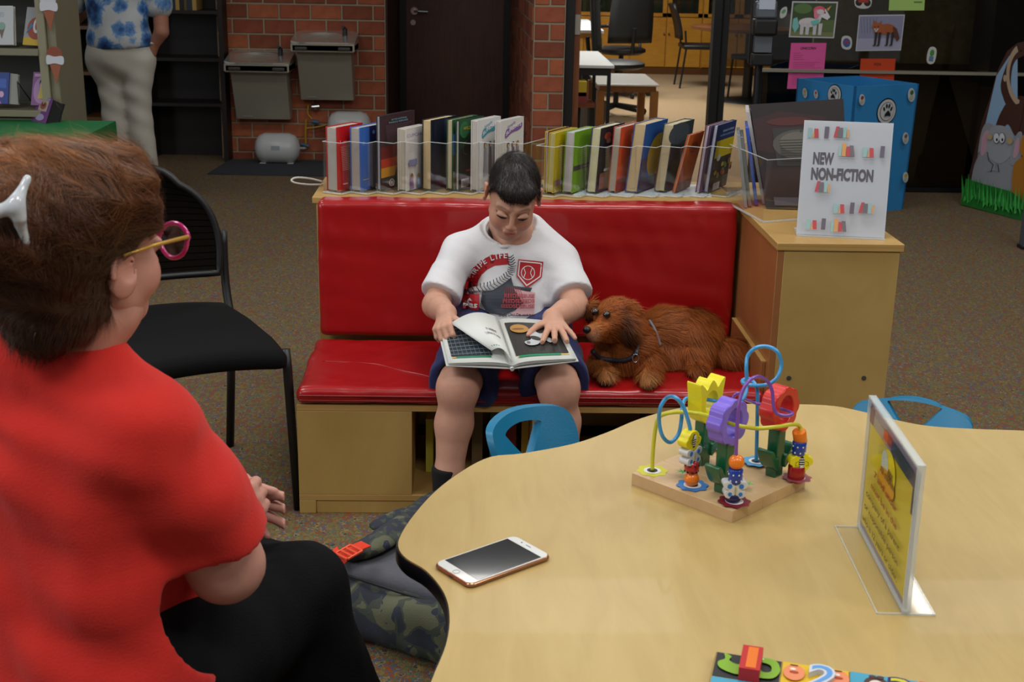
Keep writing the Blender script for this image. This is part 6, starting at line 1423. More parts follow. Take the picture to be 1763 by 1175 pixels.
class PrW(Pr):
    """print that follows a curved surface: shapes are cut on a fine grid and laid onto it"""
    def __init__(s, warp, lift=.0004, step=.008): super().__init__((0, 0, 0), (1, 0, 0), (0, 1, 0), lift); s.wf = warp; s.step = step
    def P(s, u, v): return Vector((u, v, s.L*1e-5))
    def obj(s, name, parent=None, world=True):
        bm = _bm.new(); vs = [bm.verts.new(p) for p in s.b.v]; bm.verts.ensure_lookup_table()
        for f, m in zip(s.b.f, s.b.m):
            try: q = bm.faces.new([vs[i] for i in f]); q.material_index = m
            except ValueError: pass
        us = [v.co.x for v in bm.verts]; ws = [v.co.y for v in bm.verts]
        for ax, lo, hi in ((0, min(us), max(us)), (1, min(ws), max(ws))):
            k = math.ceil(lo/s.step)
            while k*s.step < hi:
                no = (1, 0, 0) if ax == 0 else (0, 1, 0); co = (k*s.step, 0, 0) if ax == 0 else (0, k*s.step, 0)
                _bm.ops.bisect_plane(bm, geom=bm.verts[:]+bm.edges[:]+bm.faces[:], plane_co=co, plane_no=no, dist=1e-7); k += 1
        for v in bm.verts: v.co = s.wf(v.co.x, v.co.y, s.lift*round(v.co.z*1e5))
        me = bpy.data.meshes.new(name); bm.to_mesh(me); bm.free()
        for m in s.mats: me.materials.append(m)
        return fin(name, me, parent, world)
from mathutils.bvhtree import BVHTree
def bvh(PF): return BVHTree.FromPolygons([tuple(p) for p in PF[0]], [tuple(int(i) for i in f) for f in PF[1]])
def skinmat(name): return vcol(name, .5, .35, sss=.12, var=.07, bs=60, bmp=.05)
MSK = skinmat('skin_boy')
# ------------------------------------------------ the boy
HX = Matrix.Translation(W(883, 338, Y=3.50)) @ rotm(R(-2), R(33), R(7)) @ Matrix.Diagonal((.93, .95, .97, 1))
hc = HX.translation
boy = thing('person', 'boy in white printed T-shirt and navy shorts sitting on the red bench, reading a book', 'person', (.1, 3.5, ZS))
Hd = head(.0028, neck=True, es=.98, ex=.0055, ez=-.002); hcol = headcol('#c6967e', '#b0645a', '#2a1a12')
nk = HX @ Vector((0, .03, -.14)); shc = Vector((.118, 3.60, .705))
shL, shR = W(788, 441, Y=3.585), W(968, 452, Y=3.585)       # image-left, image-right shoulder joints
elL, wrL = W(750, 526, Y=3.47), W(768, 540, Y=3.335)
elR, wrR = W(990, 528, Y=3.46), W(952, 556, Y=3.315)
hipL, hipR = Vector((.035, 3.58, .45)), Vector((.185, 3.58, .45))
knL, knR = W(788, 668, Y=3.215), W(962, 668, Y=3.22)
anL, anR = W(768, 868, Y=3.20), Vector((.262, 3.24, .075))
s = SDF((-.20, 3.02, .03), (.42, 3.72, .80), .0055)
s.chain([hipL, knL], [.078, .056], .02); s.chain([hipR, knR], [.078, .056], .02)
for k, a, sg in ((knL, anL, -1), (knR, anR, 1)):
    s.ell(k+Vector((0, -.006, .004)), (.047, .044, .054), k=.02)
    mid = k.lerp(a, .32)+Vector((0, .012, 0)); s.chain([k-Vector((0, 0, .02)), mid, k.lerp(a, .72), a], [.047, .0485, .036, .030], .02)
s.cap(hipL, hipR, .085, .085, .02); s.cap((.112, 3.61, .47), shc-Vector((0, 0, .08)), .08, .075, .03); s.cap(shL, shR, .036, .036, .02)
s.cap(shc+Vector((0, -.02, 0)), nk, .062, .050, .02)
s.chain([shL, elL], [.040, .036], .01); s.chain([shR, elR], [.040, .036], .01)
s.chain([elL, wrL], [.036, .026], .012); s.chain([elR, wrR], [.037, .026], .012)
bodyPF = s.mesh(1)
def armhand(w, d, n, side, lo, hi, el, er, **kw):
    s = SDF(lo, hi, .0028); s.chain([Vector(el).lerp(Vector(w), .45), Vector(w), Vector(w)+Vector(d).normalized()*.012], [er, .0265, .0225], .01); hand(s, w, d, n, side, **kw); return s.mesh(1)
hL = armhand(wrL, (-.12, -.80, -.30), (.45, .1, -.8), 1, wrL-Vector((.09, .12, .1)), wrL+Vector((.09, .09, .06)), elL, .035, k=.80, curls=(.75, .8, .85, .8), spread=.08, thumb=(.75, .5), rad=1.14)
hR = armhand(wrR+Vector((0, 0, .012)), (.10, -.93, -.13), (0, .10, -.98), -1, wrR-Vector((.1, .13, .1)), wrR+Vector((.09, .09, .06)), elR, .036, k=.84, curls=(.10, .10, .10, .12), spread=.26, thumb=(.95, .02), rad=1.1)
allPF = cat2(xf(Hd, HX), bodyPF, hL, hR); nh = len(Hd[0])
def bcol(P):
    c = np.empty((len(P), 3)); c[:nh] = hcol(Hd[0]); b_ = np.array(lin('#c6967f')[:3]); c[nh:] = b_
    q = P[nh:]; rd_ = np.exp(-np.minimum(((q-np.array(knL+Vector((0, -.03, .0))))**2).sum(1), ((q-np.array(knR+Vector((0, -.03, .0))))**2).sum(1))/.0012)[:, None]; c[nh:] = c[nh:]*(1-.25*rd_)+np.array([.5, .2, .16])*.25*rd_
    leg = (q[:, 2] < .42)[:, None]; c[nh:] = np.where(leg, c[nh:]*np.array([1.08, 1.06, 1.08]), c[nh:]); return c
surf('body', allPF, MSK, boy, col=bcol)
# hair of the boy: short, dark, combed forward
s = SDF((-.1, -.13, -.12), (.1, .13, .14), .0035)
s.ell((0, .014, .034), (.0755, .0965, .0885), k=0)
s.plane((0, -.048, .060), (0, -.72, -.9), .006)                   # fringe line
for x in (-1, 1): s.ell((x*.085, -.02, -.034), (.034, .06, .060), k=.006, mode='sub')
s.plane((0, .05, -.045), (0, -.3, -1), .006)
s.cap((-.040, -.060, .070), (.040, -.058, .070), .016, .016, .035); s.cap((-.012, -.070, .064), (.030, -.068, .058), .012, .011, .03)
for x in (-1, 1): s.ell((x*.074, -.088, .046), (.034, .045, .030), k=.012, mode='sub'); s.ell((x*.082, -.052, .012), (.024, .05, .034), k=.008, mode='sub')
for x in (-1, 1): s.cap((x*.066, -.028, .050), (x*.0705, -.014, .018), .008, .005, .01)
s.disp(lambda P: .0016*nz(P, 60, 3), .02)
HP = s.mesh(1); Wp = xf(HP, HX); MHB = M('#17100c', .42, bmp=.4, bs=150, key='dark_hair'); hr = surf('hair', Wp, MHB, boy)
vn = vnormals(*HP); wh = np.array([-.022, .035, .118])
def hf(P_):
    Pl = (P_-np.array(HX.translation)) @ np.linalg.inv(np.array(HX.to_3x3())).T; v = Pl-wh; v[:, 2] -= .02; v[:, 1] -= .02; return v @ np.array(HX.to_3x3()).T
vnw = vn @ np.array(HX.to_3x3()).T; vnw /= np.linalg.norm(vnw, axis=1)[:, None]
MHS = vcol('hair_strand_boy', .5, .25)
st_ = strands('hair_strands', MHS, Wp[0], vnw, hf, 9000, .014, .0006, .06, 2, hr, cols=('#110a06', '#1b110b', '#0c0705', '#2a1b12')); st_['kind'] = 'stuff'
for x in (-1, 1):
    B().tube([HX @ Vector((x*(.017+.029*q), -.0945+.0115*q*q*1.0+.001, .0008-.004*math.sin(PI*q))) for q in [i/7 for i in range(8)]], [.0005, .001, .0013, .0014, .0014, .0013, .001, .0005], 6).obj('eyelashes', M('#1a100c', .6), boy, world=True)
# T-shirt
s = SDF((-.17, 3.3, .37), (.40, 3.76, .80), .0055)
s.cap((.112, 3.615, .47), (.115, 3.615, .56), .118, .122, .03, flat=((0, 1, 0), .86)); s.cap((.115, 3.61, .55), shc-Vector((0, .0, .075)), .128, .118, .03, flat=((0, 1, 0), .8))
s.cap(shL+Vector((.03, 0, -.005)), shR+Vector((-.03, 0, -.005)), .050, .050, .04); s.cap(shc-Vector((0, 0, .05)), nk+Vector((0, .01, -.02)), .080, .058, .05)
slL, slR = shL.lerp(elL, .82), shR.lerp(elR, .78)
s.cap(shL, slL, .049, .060, .03); s.cap(shR, slR, .049, .060, .03)
[s.cap(shc+Vector((q*.035, 0, .010)), h_+Vector((-q*.012, 0, .006)), .056, .052, .035) for q, h_ in ((-1, shL), (1, shR))]; s.ell((.115, 3.53, .53), (.118, .06, .10), k=.03); s.ell((.115, 3.53, .47), (.125, .09, .06), k=.03)
s.disp(lambda P: .0035*np.sin(P[:, 2]*38+P[:, 0]*26+2*np.sin(P[:, 0]*17))*np.clip((.62-P[:, 2])*6, .15, 1)+.003*nz(P, 26, 11)+.0015*nz(P, 60, 12), .03)
for a, e in ((shL, slL), (shR, slR)):
    d = (e-a).normalized(); s.plane(a.lerp(e, .97), d, .003, within=(e+d*.05, .10))
ncut = nk+Vector((0, -.014, -.016)); s.cap(ncut+Vector((0, -.004, -.02)), ncut+Vector((0, -.03, .12)), .054, .060, .006, mode='sub')
s.plane(ncut, Vector((0, -.55, 1)), .004, within=(ncut+Vector((0, -.02, .05)), .085))
TP = s.mesh(1); TB = bvh(TP); MTEE = M('#d8d8db', .85, bmp=.25, bs=320, sheen=.05, key='white_tee')
tee = surf('t_shirt', TP, MTEE, boy)
rg = []
for i in range(28):
    a_ = 2*PI*i/28; d = Vector((math.cos(a_), math.sin(a_), 0)); p = ncut+d*.062+Vector((0, 0, .04*-math.sin(a_)*-.55 if 0 else d.y*.55*.062)); 
    h_ = TB.find_nearest(p); rg.append(h_[0]+h_[1]*.002)
B().tube(rg, .0045, 8, closed=True).obj('collar', MTEE, tee, world=True, smooth=True)
# chest print, laid onto the shirt by rays along its own front direction
cp0 = W(868, 490, Y=3.5); Uc = Vector((1, 0, 0)); Fd = Vector((0, 1, -.18)).normalized(); Vc = Uc.cross(Fd)*1; Vc = Vector((0, .18, 1)).normalized(); mpp = (W(900, 490, Y=3.48)-W(800, 490, Y=3.48)).length/100
def onshirt(u, v, l):
    o = cp0+Uc*u*mpp+Vc*v*mpp-Fd*.3; h_ = TB.ray_cast(o, Fd, 1)
    return (h_[0]+h_[1]*(l+.0006)) if h_[0] is not None else o+Fd*.3
def q2(px, py): return (px-868, -(py-490)*1.03)
P = PrW(onshirt, .00035, 6.0)
def pp2(pts, c): P.poly([q2(*p) for p in pts], c)
arc = [(870, 437), (850, 440), (830, 450), (815, 465), (808, 482), (806, 500)]; arc2 = [(814, 499), (822, 480), (832, 470), (848, 462), (862, 458), (869, 457)]
P.line([q2(*p) for p in [(812, 498), (814, 484), (821, 470), (832, 459), (848, 450), (870, 447)]], 19, '#a8141c')
for i, ch in enumerate('STRIPE LIFE'):
    t_ = i/10; a_ = math.radians(158-66*t_); 
    if ch != ' ': cx_, cy_ = 872+62*math.cos(a_), -12+0+58*math.sin(a_)-0; P.text(ch, cx_-868, cy_, 9.5, '#d4d4d6', bold=.02, ang=a_-PI/2, align='c')
P.poly([q2(*p) for p in [(892, 447), (935, 451), (932, 478), (906, 496), (889, 476)]], '#a8141c'); P.line([q2(*p) for p in [(894, 450), (931, 454), (929, 476), (906, 491), (892, 474)]], 2, '#d4d4d6', closed=True)
P.line([(40+11*math.cos(a), 21+12*math.sin(a)) for a in [2*PI*i/18 for i in range(18)]], 1.3, '#d8d8da', closed=True); P.line([(33, 30), (36, 21), (33, 12)], 1.1, '#d8d8da'); P.line([(47, 30), (44, 21), (47, 12)], 1.1, '#d8d8da')
P.poly([q2(*p) for p in [(832, 503), (850, 500), (868, 488), (880, 478), (884, 492), (915, 495), (908, 512), (888, 530), (868, 540), (840, 536), (830, 520)]], '#343c48')
P.poly([q2(*p) for p in [(868, 494), (912, 498), (905, 508), (890, 520), (870, 512)]], '#20232c'); P.poly([q2(*p) for p in [(884, 497), (920, 503), (919, 540), (878, 541), (900, 520)]], '#c8a0a4')
for i in range(9): P.line([q2(870+i*3, 495), q2(868+i*4.2, 525)], .9, '#a03a44')
for j, rt_ in enumerate(('REEDSBEEUSE', 'PEEDSDEEDS', 'SEEDSDEEUSE')): P.text(rt_, 2-j*3, -22-j*8.5, 6, '#b04048', w=48+j*3, bold=.02)
lace = [(878, 442), (882, 456), (880, 470), (868, 482), (850, 494), (830, 500), (806, 506)]
for a, c in zip(lace[:-1], lace[1:]): P.line([q2(*a), q2(*c)], 5.5, '#c6c6c8')
for i in range(24):
    t_ = i/23*(len(lace)-1.001); k = int(t_); f_ = t_-k; x = lace[k][0]*(1-f_)+lace[k+1][0]*f_; y = lace[k][1]*(1-f_)+lace[k+1][1]*f_; dx = lace[k+1][0]-lace[k][0]; dy = lace[k+1][1]-lace[k][1]; l_ = math.hypot(dx, dy); nx_, ny_ = -dy/l_, dx/l_
    P.line([q2(x-nx_*6, y-ny_*6), q2(x+dx/l_*2.5, y+dy/l_*2.5), q2(x+nx_*6, y+ny_*6)], 1.3, '#23262e')
P.poly([q2(*p) for p in [(806, 512), (832, 508), (832, 531), (797, 531), (797, 526), (806, 522)]], '#a8141c'); P.text('adidas', -71, -38, 8, '#d8d8da', w=33, bold=.03); P.poly([q2(*p) for p in [(820, 515), (817, 519), (823, 519)]], '#d8d8da'); P.poly([q2(*p) for p in [(815, 519), (813, 522), (818, 522)]], '#d8d8da')
P.text('GAME DAY OR ANY DAY', -6, -57, 6.5, '#1a1a1e', w=56, bold=.03)
P.obj('chest_print', tee)
# navy shorts
s = SDF((-.16, 3.05, .27), (.40, 3.76, .56), .0058)
s.cap(hipL, hipR, .098, .098, .02); tL, tR = hipL.lerp(knL, .83), hipR.lerp(knR, .83)
s.cap(hipL, tL+Vector((-.006, 0, -.004)), .094, .083, .02); s.cap(hipR, tR+Vector((.006, 0, -.004)), .094, .083, .02)
for tq, sg in ((tL, -1), (tR, 1)): s.ell(tq+Vector((sg*.03, -.0, -.035)), (.058, .06, .055), k=.03); s.ell(tq+Vector((-sg*.055, .01, -.045)), (.045, .06, .045), k=.03)
s.disp(lambda P: .005*nz(P, 24, 21)+.002*nz(P, 70, 22), .03)
for h_, kq in ((hipL, knL), (hipR, knR)):
    d = (kq-h_).normalized(); d = (d+Vector((0, 0, -.15))).normalized(); s.plane(h_.lerp(kq, .90), d, .002, within=(h_.lerp(kq, .90)+d*.08, .135)); 
    s.cap(h_.lerp(kq, .70), h_.lerp(kq, 1.1), .056, .066, .004, mode='sub')
s.plane((0, 0, ZS+.003-.055), (0, 0, -1), .002)
surf('shorts', s.mesh(1), M('#14245a', .8, bmp=.3, bs=260, sheen=.1, key='navy_cloth'), boy)
# socks and shoes
MSOCK = M('#0b0b0e', .9, bmp=.5, bs=180, key='black_sock')
def foot(an, sg, lbl):
    s = SDF(an-Vector((.09, .22, .09)), an+Vector((.09, .09, .15)), .005)
    s.chain([an+Vector((0, .0, .105)), an, an+Vector((0, .012, -.035))], [.0395, .0335, .034], .01); s.plane(an+Vector((0, 0, .108)), (0, 0, 1), .002)
    sk = surf('sock', s.mesh(1), MSOCK, boy)
    s = SDF(an-Vector((.09, .22, .09)), an+Vector((.09, .09, .12)), .005); z0 = .03
    s.cap((an.x, an.y+.02, .045), (an.x+sg*.015, an.y-.12, .035), .038, .036, .01); s.cap((an.x, an.y+.005, .05), (an.x, an.y+.0, an.z+.004), .040, .041, .015); s.plane((0, 0, .004), (0, 0, -1), .001); s.cap((an.x, an.y, an.z), (an.x, an.y, an.z+.09), .033, .034, .003, mode='sub')
    sh = surf('shoe', s.mesh(1), M('#16141a', .6, bmp=.4, bs=120), boy)
    s = SDF(an-Vector((.09, .22, .09)), an+Vector((.09, .09, .12)), .005); s.cap((an.x, an.y+.022, .01), (an.x+sg*.016, an.y-.125, .01), .044, .042, .002, flat=((0, 0, 1), .3)); surf('sole', s.mesh(0), M('#7a2530', .6), sh)
    return sk
sk = foot(anL, -1, ''); foot(anR, 1, '')
B().tube([anL+Vector((.012+.017*math.cos(a), -.0375+.006*abs(math.cos(a)), .035+.008*math.sin(a))) for a in [2*PI*i/16 for i in range(16)]], .0016, 6, closed=True).obj('sock_emblem', M('#b03a48', .7), sk, world=True)
B().tube(spline([anL+Vector((.004, -.036, .028)), anL+Vector((.012, -.039, .034)), anL+Vector((.024, -.036, .03))], 4), .002, 6).obj('sock_emblem', M('#c8a080', .7), sk, world=True)
# ------------------------------------------------ open picture book on his lap
ub = thing('open_book', 'open white-page picture book on the boy\'s lap with animal photos', 'book', tuple(W(880, 600, Y=3.25)))
bl, gb_, br_ = W(768, 625, Y=3.135), W(882, 630, Y=3.12), W(996, 617, Y=3.13)
tl_, gt, tr_ = W(752, 557, Y=3.33), W(855, 552, Y=3.335), W(962, 553, Y=3.335)
def leaf(a0, a1, b0, b1, hump, dz=0):
    """page surface from gutter line (a0 bottom, a1 top) to outer line (b0, b1)"""
    def f(u, v, l=0):
        g = a0.lerp(a1, v); o = b0.lerp(b1, v); p = g.lerp(o, u); up_ = (a1-a0).cross(b0-a0); up_ = up_*(1 if up_.z > 0 else -1); up_.normalize()
        return p+up_*(hump*math.sin(PI*min(1, u*1.0)**.55)*.9+dz+l)
    return f
def page(f, nm, mat, par, n=10, u0=0, u1=1, th=None):
    b = B(); vs = [f(u0+(u1-u0)*i/n, j/2) for j in range(3) for i in range(n+1)]; b.add(vs, [(j*(n+1)+i, j*(n+1)+i+1, (j+1)*(n+1)+i+1, (j+1)*(n+1)+i) for j in range(2) for i in range(n)])
    o = b.obj(nm, mat, par, world=True, smooth=True)
    if th: m_ = o.modifiers.new('s', 'SOLIDIFY'); m_.thickness = th; m_.offset = 0
    return o
MPG = M('#cfd2cc', .6, key='page_white'); MCV = M('#d2d4cf', .35, key='cover_white')
for a, c, nm in ((bl, tl_, 'L'), (br_, tr_, 'R')):
    fC = leaf(gb_, gt, a, c, .0, -.010); page(fC, 'cover', MCV, ub, th=.003)
    for k in range(4): page(leaf(gb_, gt, gb_.lerp(a, .965), gt.lerp(c, .965), .006+.0012*k, -.006+.0016*k), 'page', MPG, ub, th=.0006)
B().tube([gb_+Vector((0, -.003, -.009)), gt+Vector((0, .002, -.009))], .0055, 8).obj('spine', MCV, ub, world=True)
fR = leaf(gb_, gt, gb_.lerp(br_, .965), gt.lerp(tr_, .965), .0102, .0002)
P = PrW(lambda u, v, l: fR(u, v, l), .0003, .1)
P.rect(.12, .10, .93, .12, '#d0b048'); P.rect(.14, .09, .80, .135, '#1a8058'); P.rect(.10, .14, .93, .88, '#2e2c2a')
for i in range(12): P.line([(.1+.07*i, .14), (.12+.07*i, .45)], .006, '#45423e')
P.ell(.30, .70, .15, .10, '#a87c40'); P.ell(.28, .69, .1, .02, '#7c5428'); P.poly(sp2([(.42, .6), (.5, .66), (.6, .58), (.72, .62), (.7, .5), (.8, .42), (.7, .36), (.62, .44), (.5, .32), (.36, .3), (.3, .38), (.42, .44)], 4), '#b4b8ba'); P.ell(.5, .46, .09, .05, '#2a2828', -.4); P.ell(.36, .36, .03, .03, '#6a6666')
P.obj('page_picture', ub)
fL = leaf(gb_, gt, gb_.lerp(bl, .965), gt.lerp(tl_, .965), .0102, .0002)
P = PrW(lambda u, v, l: fL(u, v, l), .0003, .1)
P.rect(.90, .10, .3, .13, '#1a8058'); P.rect(.92, .10, .86, .13, '#c89a48'); P.rect(.93, .14, .28, .86, '#262f36')
for i in range(9): P.line([(.32+.07*i, .14), (.34+.07*i, .86)], .008, '#62707a')
for j in range(8): P.line([(.28, .18+.085*j), (.93, .16+.085*j)], .012, '#62707a')
P.obj('page_picture', ub)
# turning page: rises from the gutter and curls to the held corner
cA, cB = W(795, 612, Y=3.16), W(778, 558, Y=3.30)
def fT(u, v, l=0):
    g = gb_.lerp(gt, v)+Vector((0, 0, .010)); e0 = W(846, 612, Y=3.14)+Vector((0, 0, .012)); e1 = W(776, 568, Y=3.27)+Vector((0, 0, .012)); e = e0.lerp(e1, v**.9)
    p = g.lerp(e, u); return p+Vector((0, 0, .020*math.sin(PI*u)+l+.006*v*u))
page(fT, 'turning_page', M('#d4d6d2', .6), ub, n=12, th=.0005)
P = PrW(lambda u, v, l: fT(u, v, l), .0004, .1); ft_ = lambda a, b: (0, 0)
P.rect(.1, .06, .93, .085, '#1a8058')
for tx, u0, v0, w0 in (('I have a nos', .62, .44, .46), ('a rabbit.', .50, .56, .3)): P.text(tx, u0, v0, .075, '#6a6c70', w=w0, ang=PI)
P.obj('page_text', ub)
# ------------------------------------------------ the dog
dog = thing('dog', 'small reddish-brown long-haired dog in a harness lying on the red seat', 'dog', tuple(W(1120, 650, z=ZS)))
zf = ZS
hd = W(1062, 552, Y=3.40); nose = W(1013, 570, Y=3.31)
pa1, pa2 = W(1045, 655, z=zf+.012), W(1115, 660, z=zf+.012); hp = W(1197, 640, z=zf+.012)
s = SDF((.17, 3.10, .34), (.80, 3.74, .70), .0052)
ch = W(1082, 605, Y=3.44); md = W(1150, 580, Y=3.55); rr2 = W(1195, 585, Y=3.56)
s.ell(ch, (.068, .078, .082), k=0); s.ell(md, (.105, .085, .083), k=.04); s.ell(rr2, (.078, .085, .083), k=.04)
s.cap(W(1080, 640, Y=3.42), W(1180, 625, Y=3.5), .045, .05, .03)
s.cap(ch+Vector((0, -.01, .03)), hd+Vector((.015, .02, -.01)), .062, .055, .03)
s.ell(hd+Vector((0, 0, .006)), (.060, .062, .054), k=.02); s.ell(hd+Vector((-.012, -.012, .014)), (.048, .048, .046), k=.01)
md_ = (nose-hd).normalized(); mz = hd.lerp(nose, .62)
s.cap(hd.lerp(nose, .25)+Vector((0, 0, -.012)), nose+Vector((.006, .004, -.004)), .034, .0165, .016); s.cap(hd.lerp(nose, .4)+Vector((0, 0, -.030)), nose+Vector((.012, .008, -.019)), .022, .0125, .006)
# front legs
el1 = W(1030, 612, Y=3.40); el2 = W(1110, 612, Y=3.41)
s.chain([W(1045, 605, Y=3.43), W(1028, 632, Y=3.40), W(1040, 650, Y=3.34), pa1+Vector((0, -.0, .006))], [.036, .027, .021, .021], .012)
s.chain([W(1100, 600, Y=3.43), W(1118, 628, Y=3.39), W(1118, 648, Y=3.33), pa2+Vector((0, 0, .006))], [.042, .032, .024, .022], .012)
# hind leg: thigh, hock, paw
s.ell(W(1200, 600, Y=3.50), (.058, .05, .068), k=.03); s.chain([W(1192, 615, Y=3.46), W(1198, 635, Y=3.43), hp+Vector((0, -.01, .006))], [.036, .026, .020], .012)
toe = []
for p_, dx in ((pa1, -.003), (pa2, .0), (hp, -.006)):
    s.ell(p_+Vector((dx, -.004, .004)), (.022, .026, .015), k=.006)
    for k in (-1.5, -.5, .5, 1.5): q = p_+Vector((k*.0095+dx, -.022+abs(k)*.004, -.001)); s.ell(q, (.006, .010, .008), k=.003); toe.append(q)
# tail, curled to the side along the seat
tlp = [W(1215, 605, Y=3.57), W(1235, 608, Y=3.52), W(1258, 610, Y=3.49), W(1282, 610, Y=3.50)]
s.chain(tlp, [.03, .036, .040, .024], .02)
# ears hang from the side of the skull
e1 = W(1085, 536, Y=3.385); e2 = W(1082, 566, Y=3.36); e3 = W(1074, 588, Y=3.35)
s.ell(W(1088, 540, Y=3.365), (.024, .015, .038), Matrix.Rotation(R(-12), 3, 'Y'), k=.006); s.ell(W(1085, 570, Y=3.35), (.026, .013, .036), k=.006)
s.ell(W(1018, 536, Y=3.43), (.013, .016, .034), Matrix.Rotation(R(12), 3, 'Y'), k=.008)
eyL = W(1045, 543, Y=3.342); eyR = W(1025, 538, Y=3.362)
DP0 = s
s.disp(lambda P: .0028*nz(P, 55, 31)+.0014*nz(P, 130, 32), .03)
s.plane((0, 0, zf+.001), (0, 0, -1), .002)
DP = s.mesh(1)
npN = lambda v: np.array(tuple(v))
dc1, dc2, dc3, dc4 = [np.array(lin(c)[:3]) for c in ('#90491a', '#a4642c', '#43200c', '#b08652')]
def dcol(P):
    w_ = .5+.5*nz(P, 26, 40); c = dc1[None]*(1-w_[:, None]*.5)+dc2[None]*w_[:, None]*.5
    def near(p, r): return np.exp(-((P-npN(p))**2).sum(1)/(r*r))[:, None]
    e = np.clip(near(W(1079, 572, Y=3.345), .026)*1.5, 0, .85); c = c*(1-e)+dc3*e
    e = np.clip(near(W(1016, 540, Y=3.43), .026)*1.3, 0, .85); c = c*(1-e)+dc3*e
    for q_ in ((1076, 535), (1076, 552), (1078, 570), (1084, 588)): e = np.clip(near(W(*q_, Y=3.34), .013)*1.1, 0, .9); c = c*(1-e)+dc3*.6*e
    for p_ in (pa1, pa2): e = near(p_+Vector((0, -.01, .01)), .028)*.55; c = c*(1-e)+dc4*e
    e = near(nose+Vector((.012, .0, -.014)), .014)*.75; c = c*(1-e)+np.array(lin('#b79a86')[:3])*e
    e = near(nose+Vector((.018, .012, .012)), .012)*.35; c = c*(1-e)+dc4*e
    for p_ in (eyL, eyR): e = near(p_, .0085)*.9; c = c*(1-e)+np.array([.02, .012, .008])*e
    e = near(W(1130, 615, Y=3.42), .05)*.35; c = c*(1-e)+dc3*e
    return c
body = surf('body', DP, vcol('dog_fur', .75, .2, bmp=.6, bs=160), dog, col=dcol)
dn = vnormals(*DP); PB_ = DP[0]
def dflow(P_):
    f = np.tile(np.array([.75, .25, -.42]), (len(P_), 1)); hh_ = np.exp(-((P_-npN(hd))**2).sum(1)/.006)[:, None]; f = f*(1-hh_)+np.array([.5, .6, .0])*hh_
    ea_ = np.exp(-((P_-npN(e2))**2).sum(1)/.0012)[:, None]; f = f*(1-ea_)+np.array([.0, -.05, -1.])*ea_
    lg = (P_[:, 2] < zf+.07)[:, None]; f = np.where(lg, np.array([.2, -.2, -1.]), f); tt = (P_[:, 0] > .60)[:, None]; f = np.where(tt, np.array([.35, -.5, -.65]), f)
    return f
def dlen(P_):
    L = np.full(len(P_), .030); dh = np.sqrt(((P_-npN(hd))**2).sum(1)); dnz = np.sqrt(((P_-npN(nose))**2).sum(1)); L = np.where(dh < .085, .016, L); L = np.where(dnz < .06, .007, L); L = np.where(np.sqrt(((P_-npN(e2))**2).sum(1)) < .045, .030, L)
    L = np.where(P_[:, 2] < zf+.03, .008, L); L = np.where(P_[:, 0] > .60, .045, L); return L
mk = (PB_[:, 2] > zf+.006) & (((PB_-npN(nose))**2).sum(1) > .014**2) & (((PB_-npN(eyL))**2).sum(1) > .011**2) & (((PB_-npN(eyR))**2).sum(1) > .010**2)
rs_ = np.random.RandomState(5)
def fur(nm, n, seed, w=.0006):
    ok = np.nonzero(mk)[0]; o = strands(nm, vcol('fur_strand', .6, .3), PB_, dn, dflow, n, dlen, w, .32, seed, body, mask=mk, seg=3, cols=('#ffffff',))
    me = o.data; a = me.color_attributes['Col']; v = np.empty(len(me.vertices)*3, np.float32); me.vertices.foreach_get('co', v); v = v.reshape(-1, 3)
    wm = np.array(TM[o.name].translation); root = v.reshape(-1, 8, 3)[:, 0]+wm; c = dcol(root)*(.65+.75*rs_.rand(len(root), 1)); c = np.repeat(c, 8, 0); c = np.concatenate([c, np.ones((len(c), 1))], 1).astype(np.float32); a.data.foreach_set('color', c.ravel()); o['kind'] = 'stuff'; return o
fur('fur', 42000, 7)
MEYE = M('#120a06', .05, coat=1, key='dog_eye'); MNOSE = M('#0d0c0e', .25, bmp=.5, bs=300, key='dog_nose')
for p_ in (eyL, eyR):
    h_ = p_; b = B().ball(h_+Vector((0, .0042, 0)), .0104, 16).obj('eye', MEYE, dog, world=True, smooth=True)
B().ball(nose+Vector((-.004, -.004, .004)), .0115, 18, sc=(1, .95, .85)).obj('nose', MNOSE, dog, world=True, smooth=True)
B().tube(spline([nose+Vector((-.004, -.002, -.012)), nose+Vector((.010, -.002, -.019)), W(1030, 579, Y=3.315), W(1044, 577, Y=3.335)], 5), .0016, 6).obj('mouth_line', M('#1a0d0a', .6), dog, world=True, smooth=True)
for q in toe: B().cyl(q+Vector((0, -.008, .002)), q+Vector((0, -.016, -.004)), .0022, .0007, 6).obj('claw', M('#1a1412', .4), dog, world=True)
DB = bvh(DP); MHAR = M('#22222e', .6, bmp=.4, bs=200, key='harness_web'); MHG = M('#6f7680', .6, key='reflective_web')
def band(pts, w, nm, mat):
    q = []
    for px, py, Y in pts:
        o = W(px, py, Y=3.0); h_ = DB.ray_cast(EYE, (o-EYE).normalized(), 6)
        q.append((h_[0] if h_[0] is not None else W(px, py, Y=Y))-(o-EYE).normalized()*.0085)
    B().tube(spline(q, 5), w, 8).obj(nm, mat, dog, world=True, smooth=True)
band([(1020, 605, 3.36), (1032, 616, 3.35), (1050, 620, 3.34), (1070, 621, 3.34), (1086, 617, 3.35), (1095, 606, 3.36)], .0065, 'chest_strap', MHAR); band([(1095, 610, 3.36), (1098, 598, 3.37), (1101, 588, 3.38)], .0045, 'shoulder_strap', MHG); band([(1118, 552, 3.4), (1126, 565, 3.4), (1132, 580, 3.4), (1137, 596, 3.4)], .004, 'side_strap', MHG)
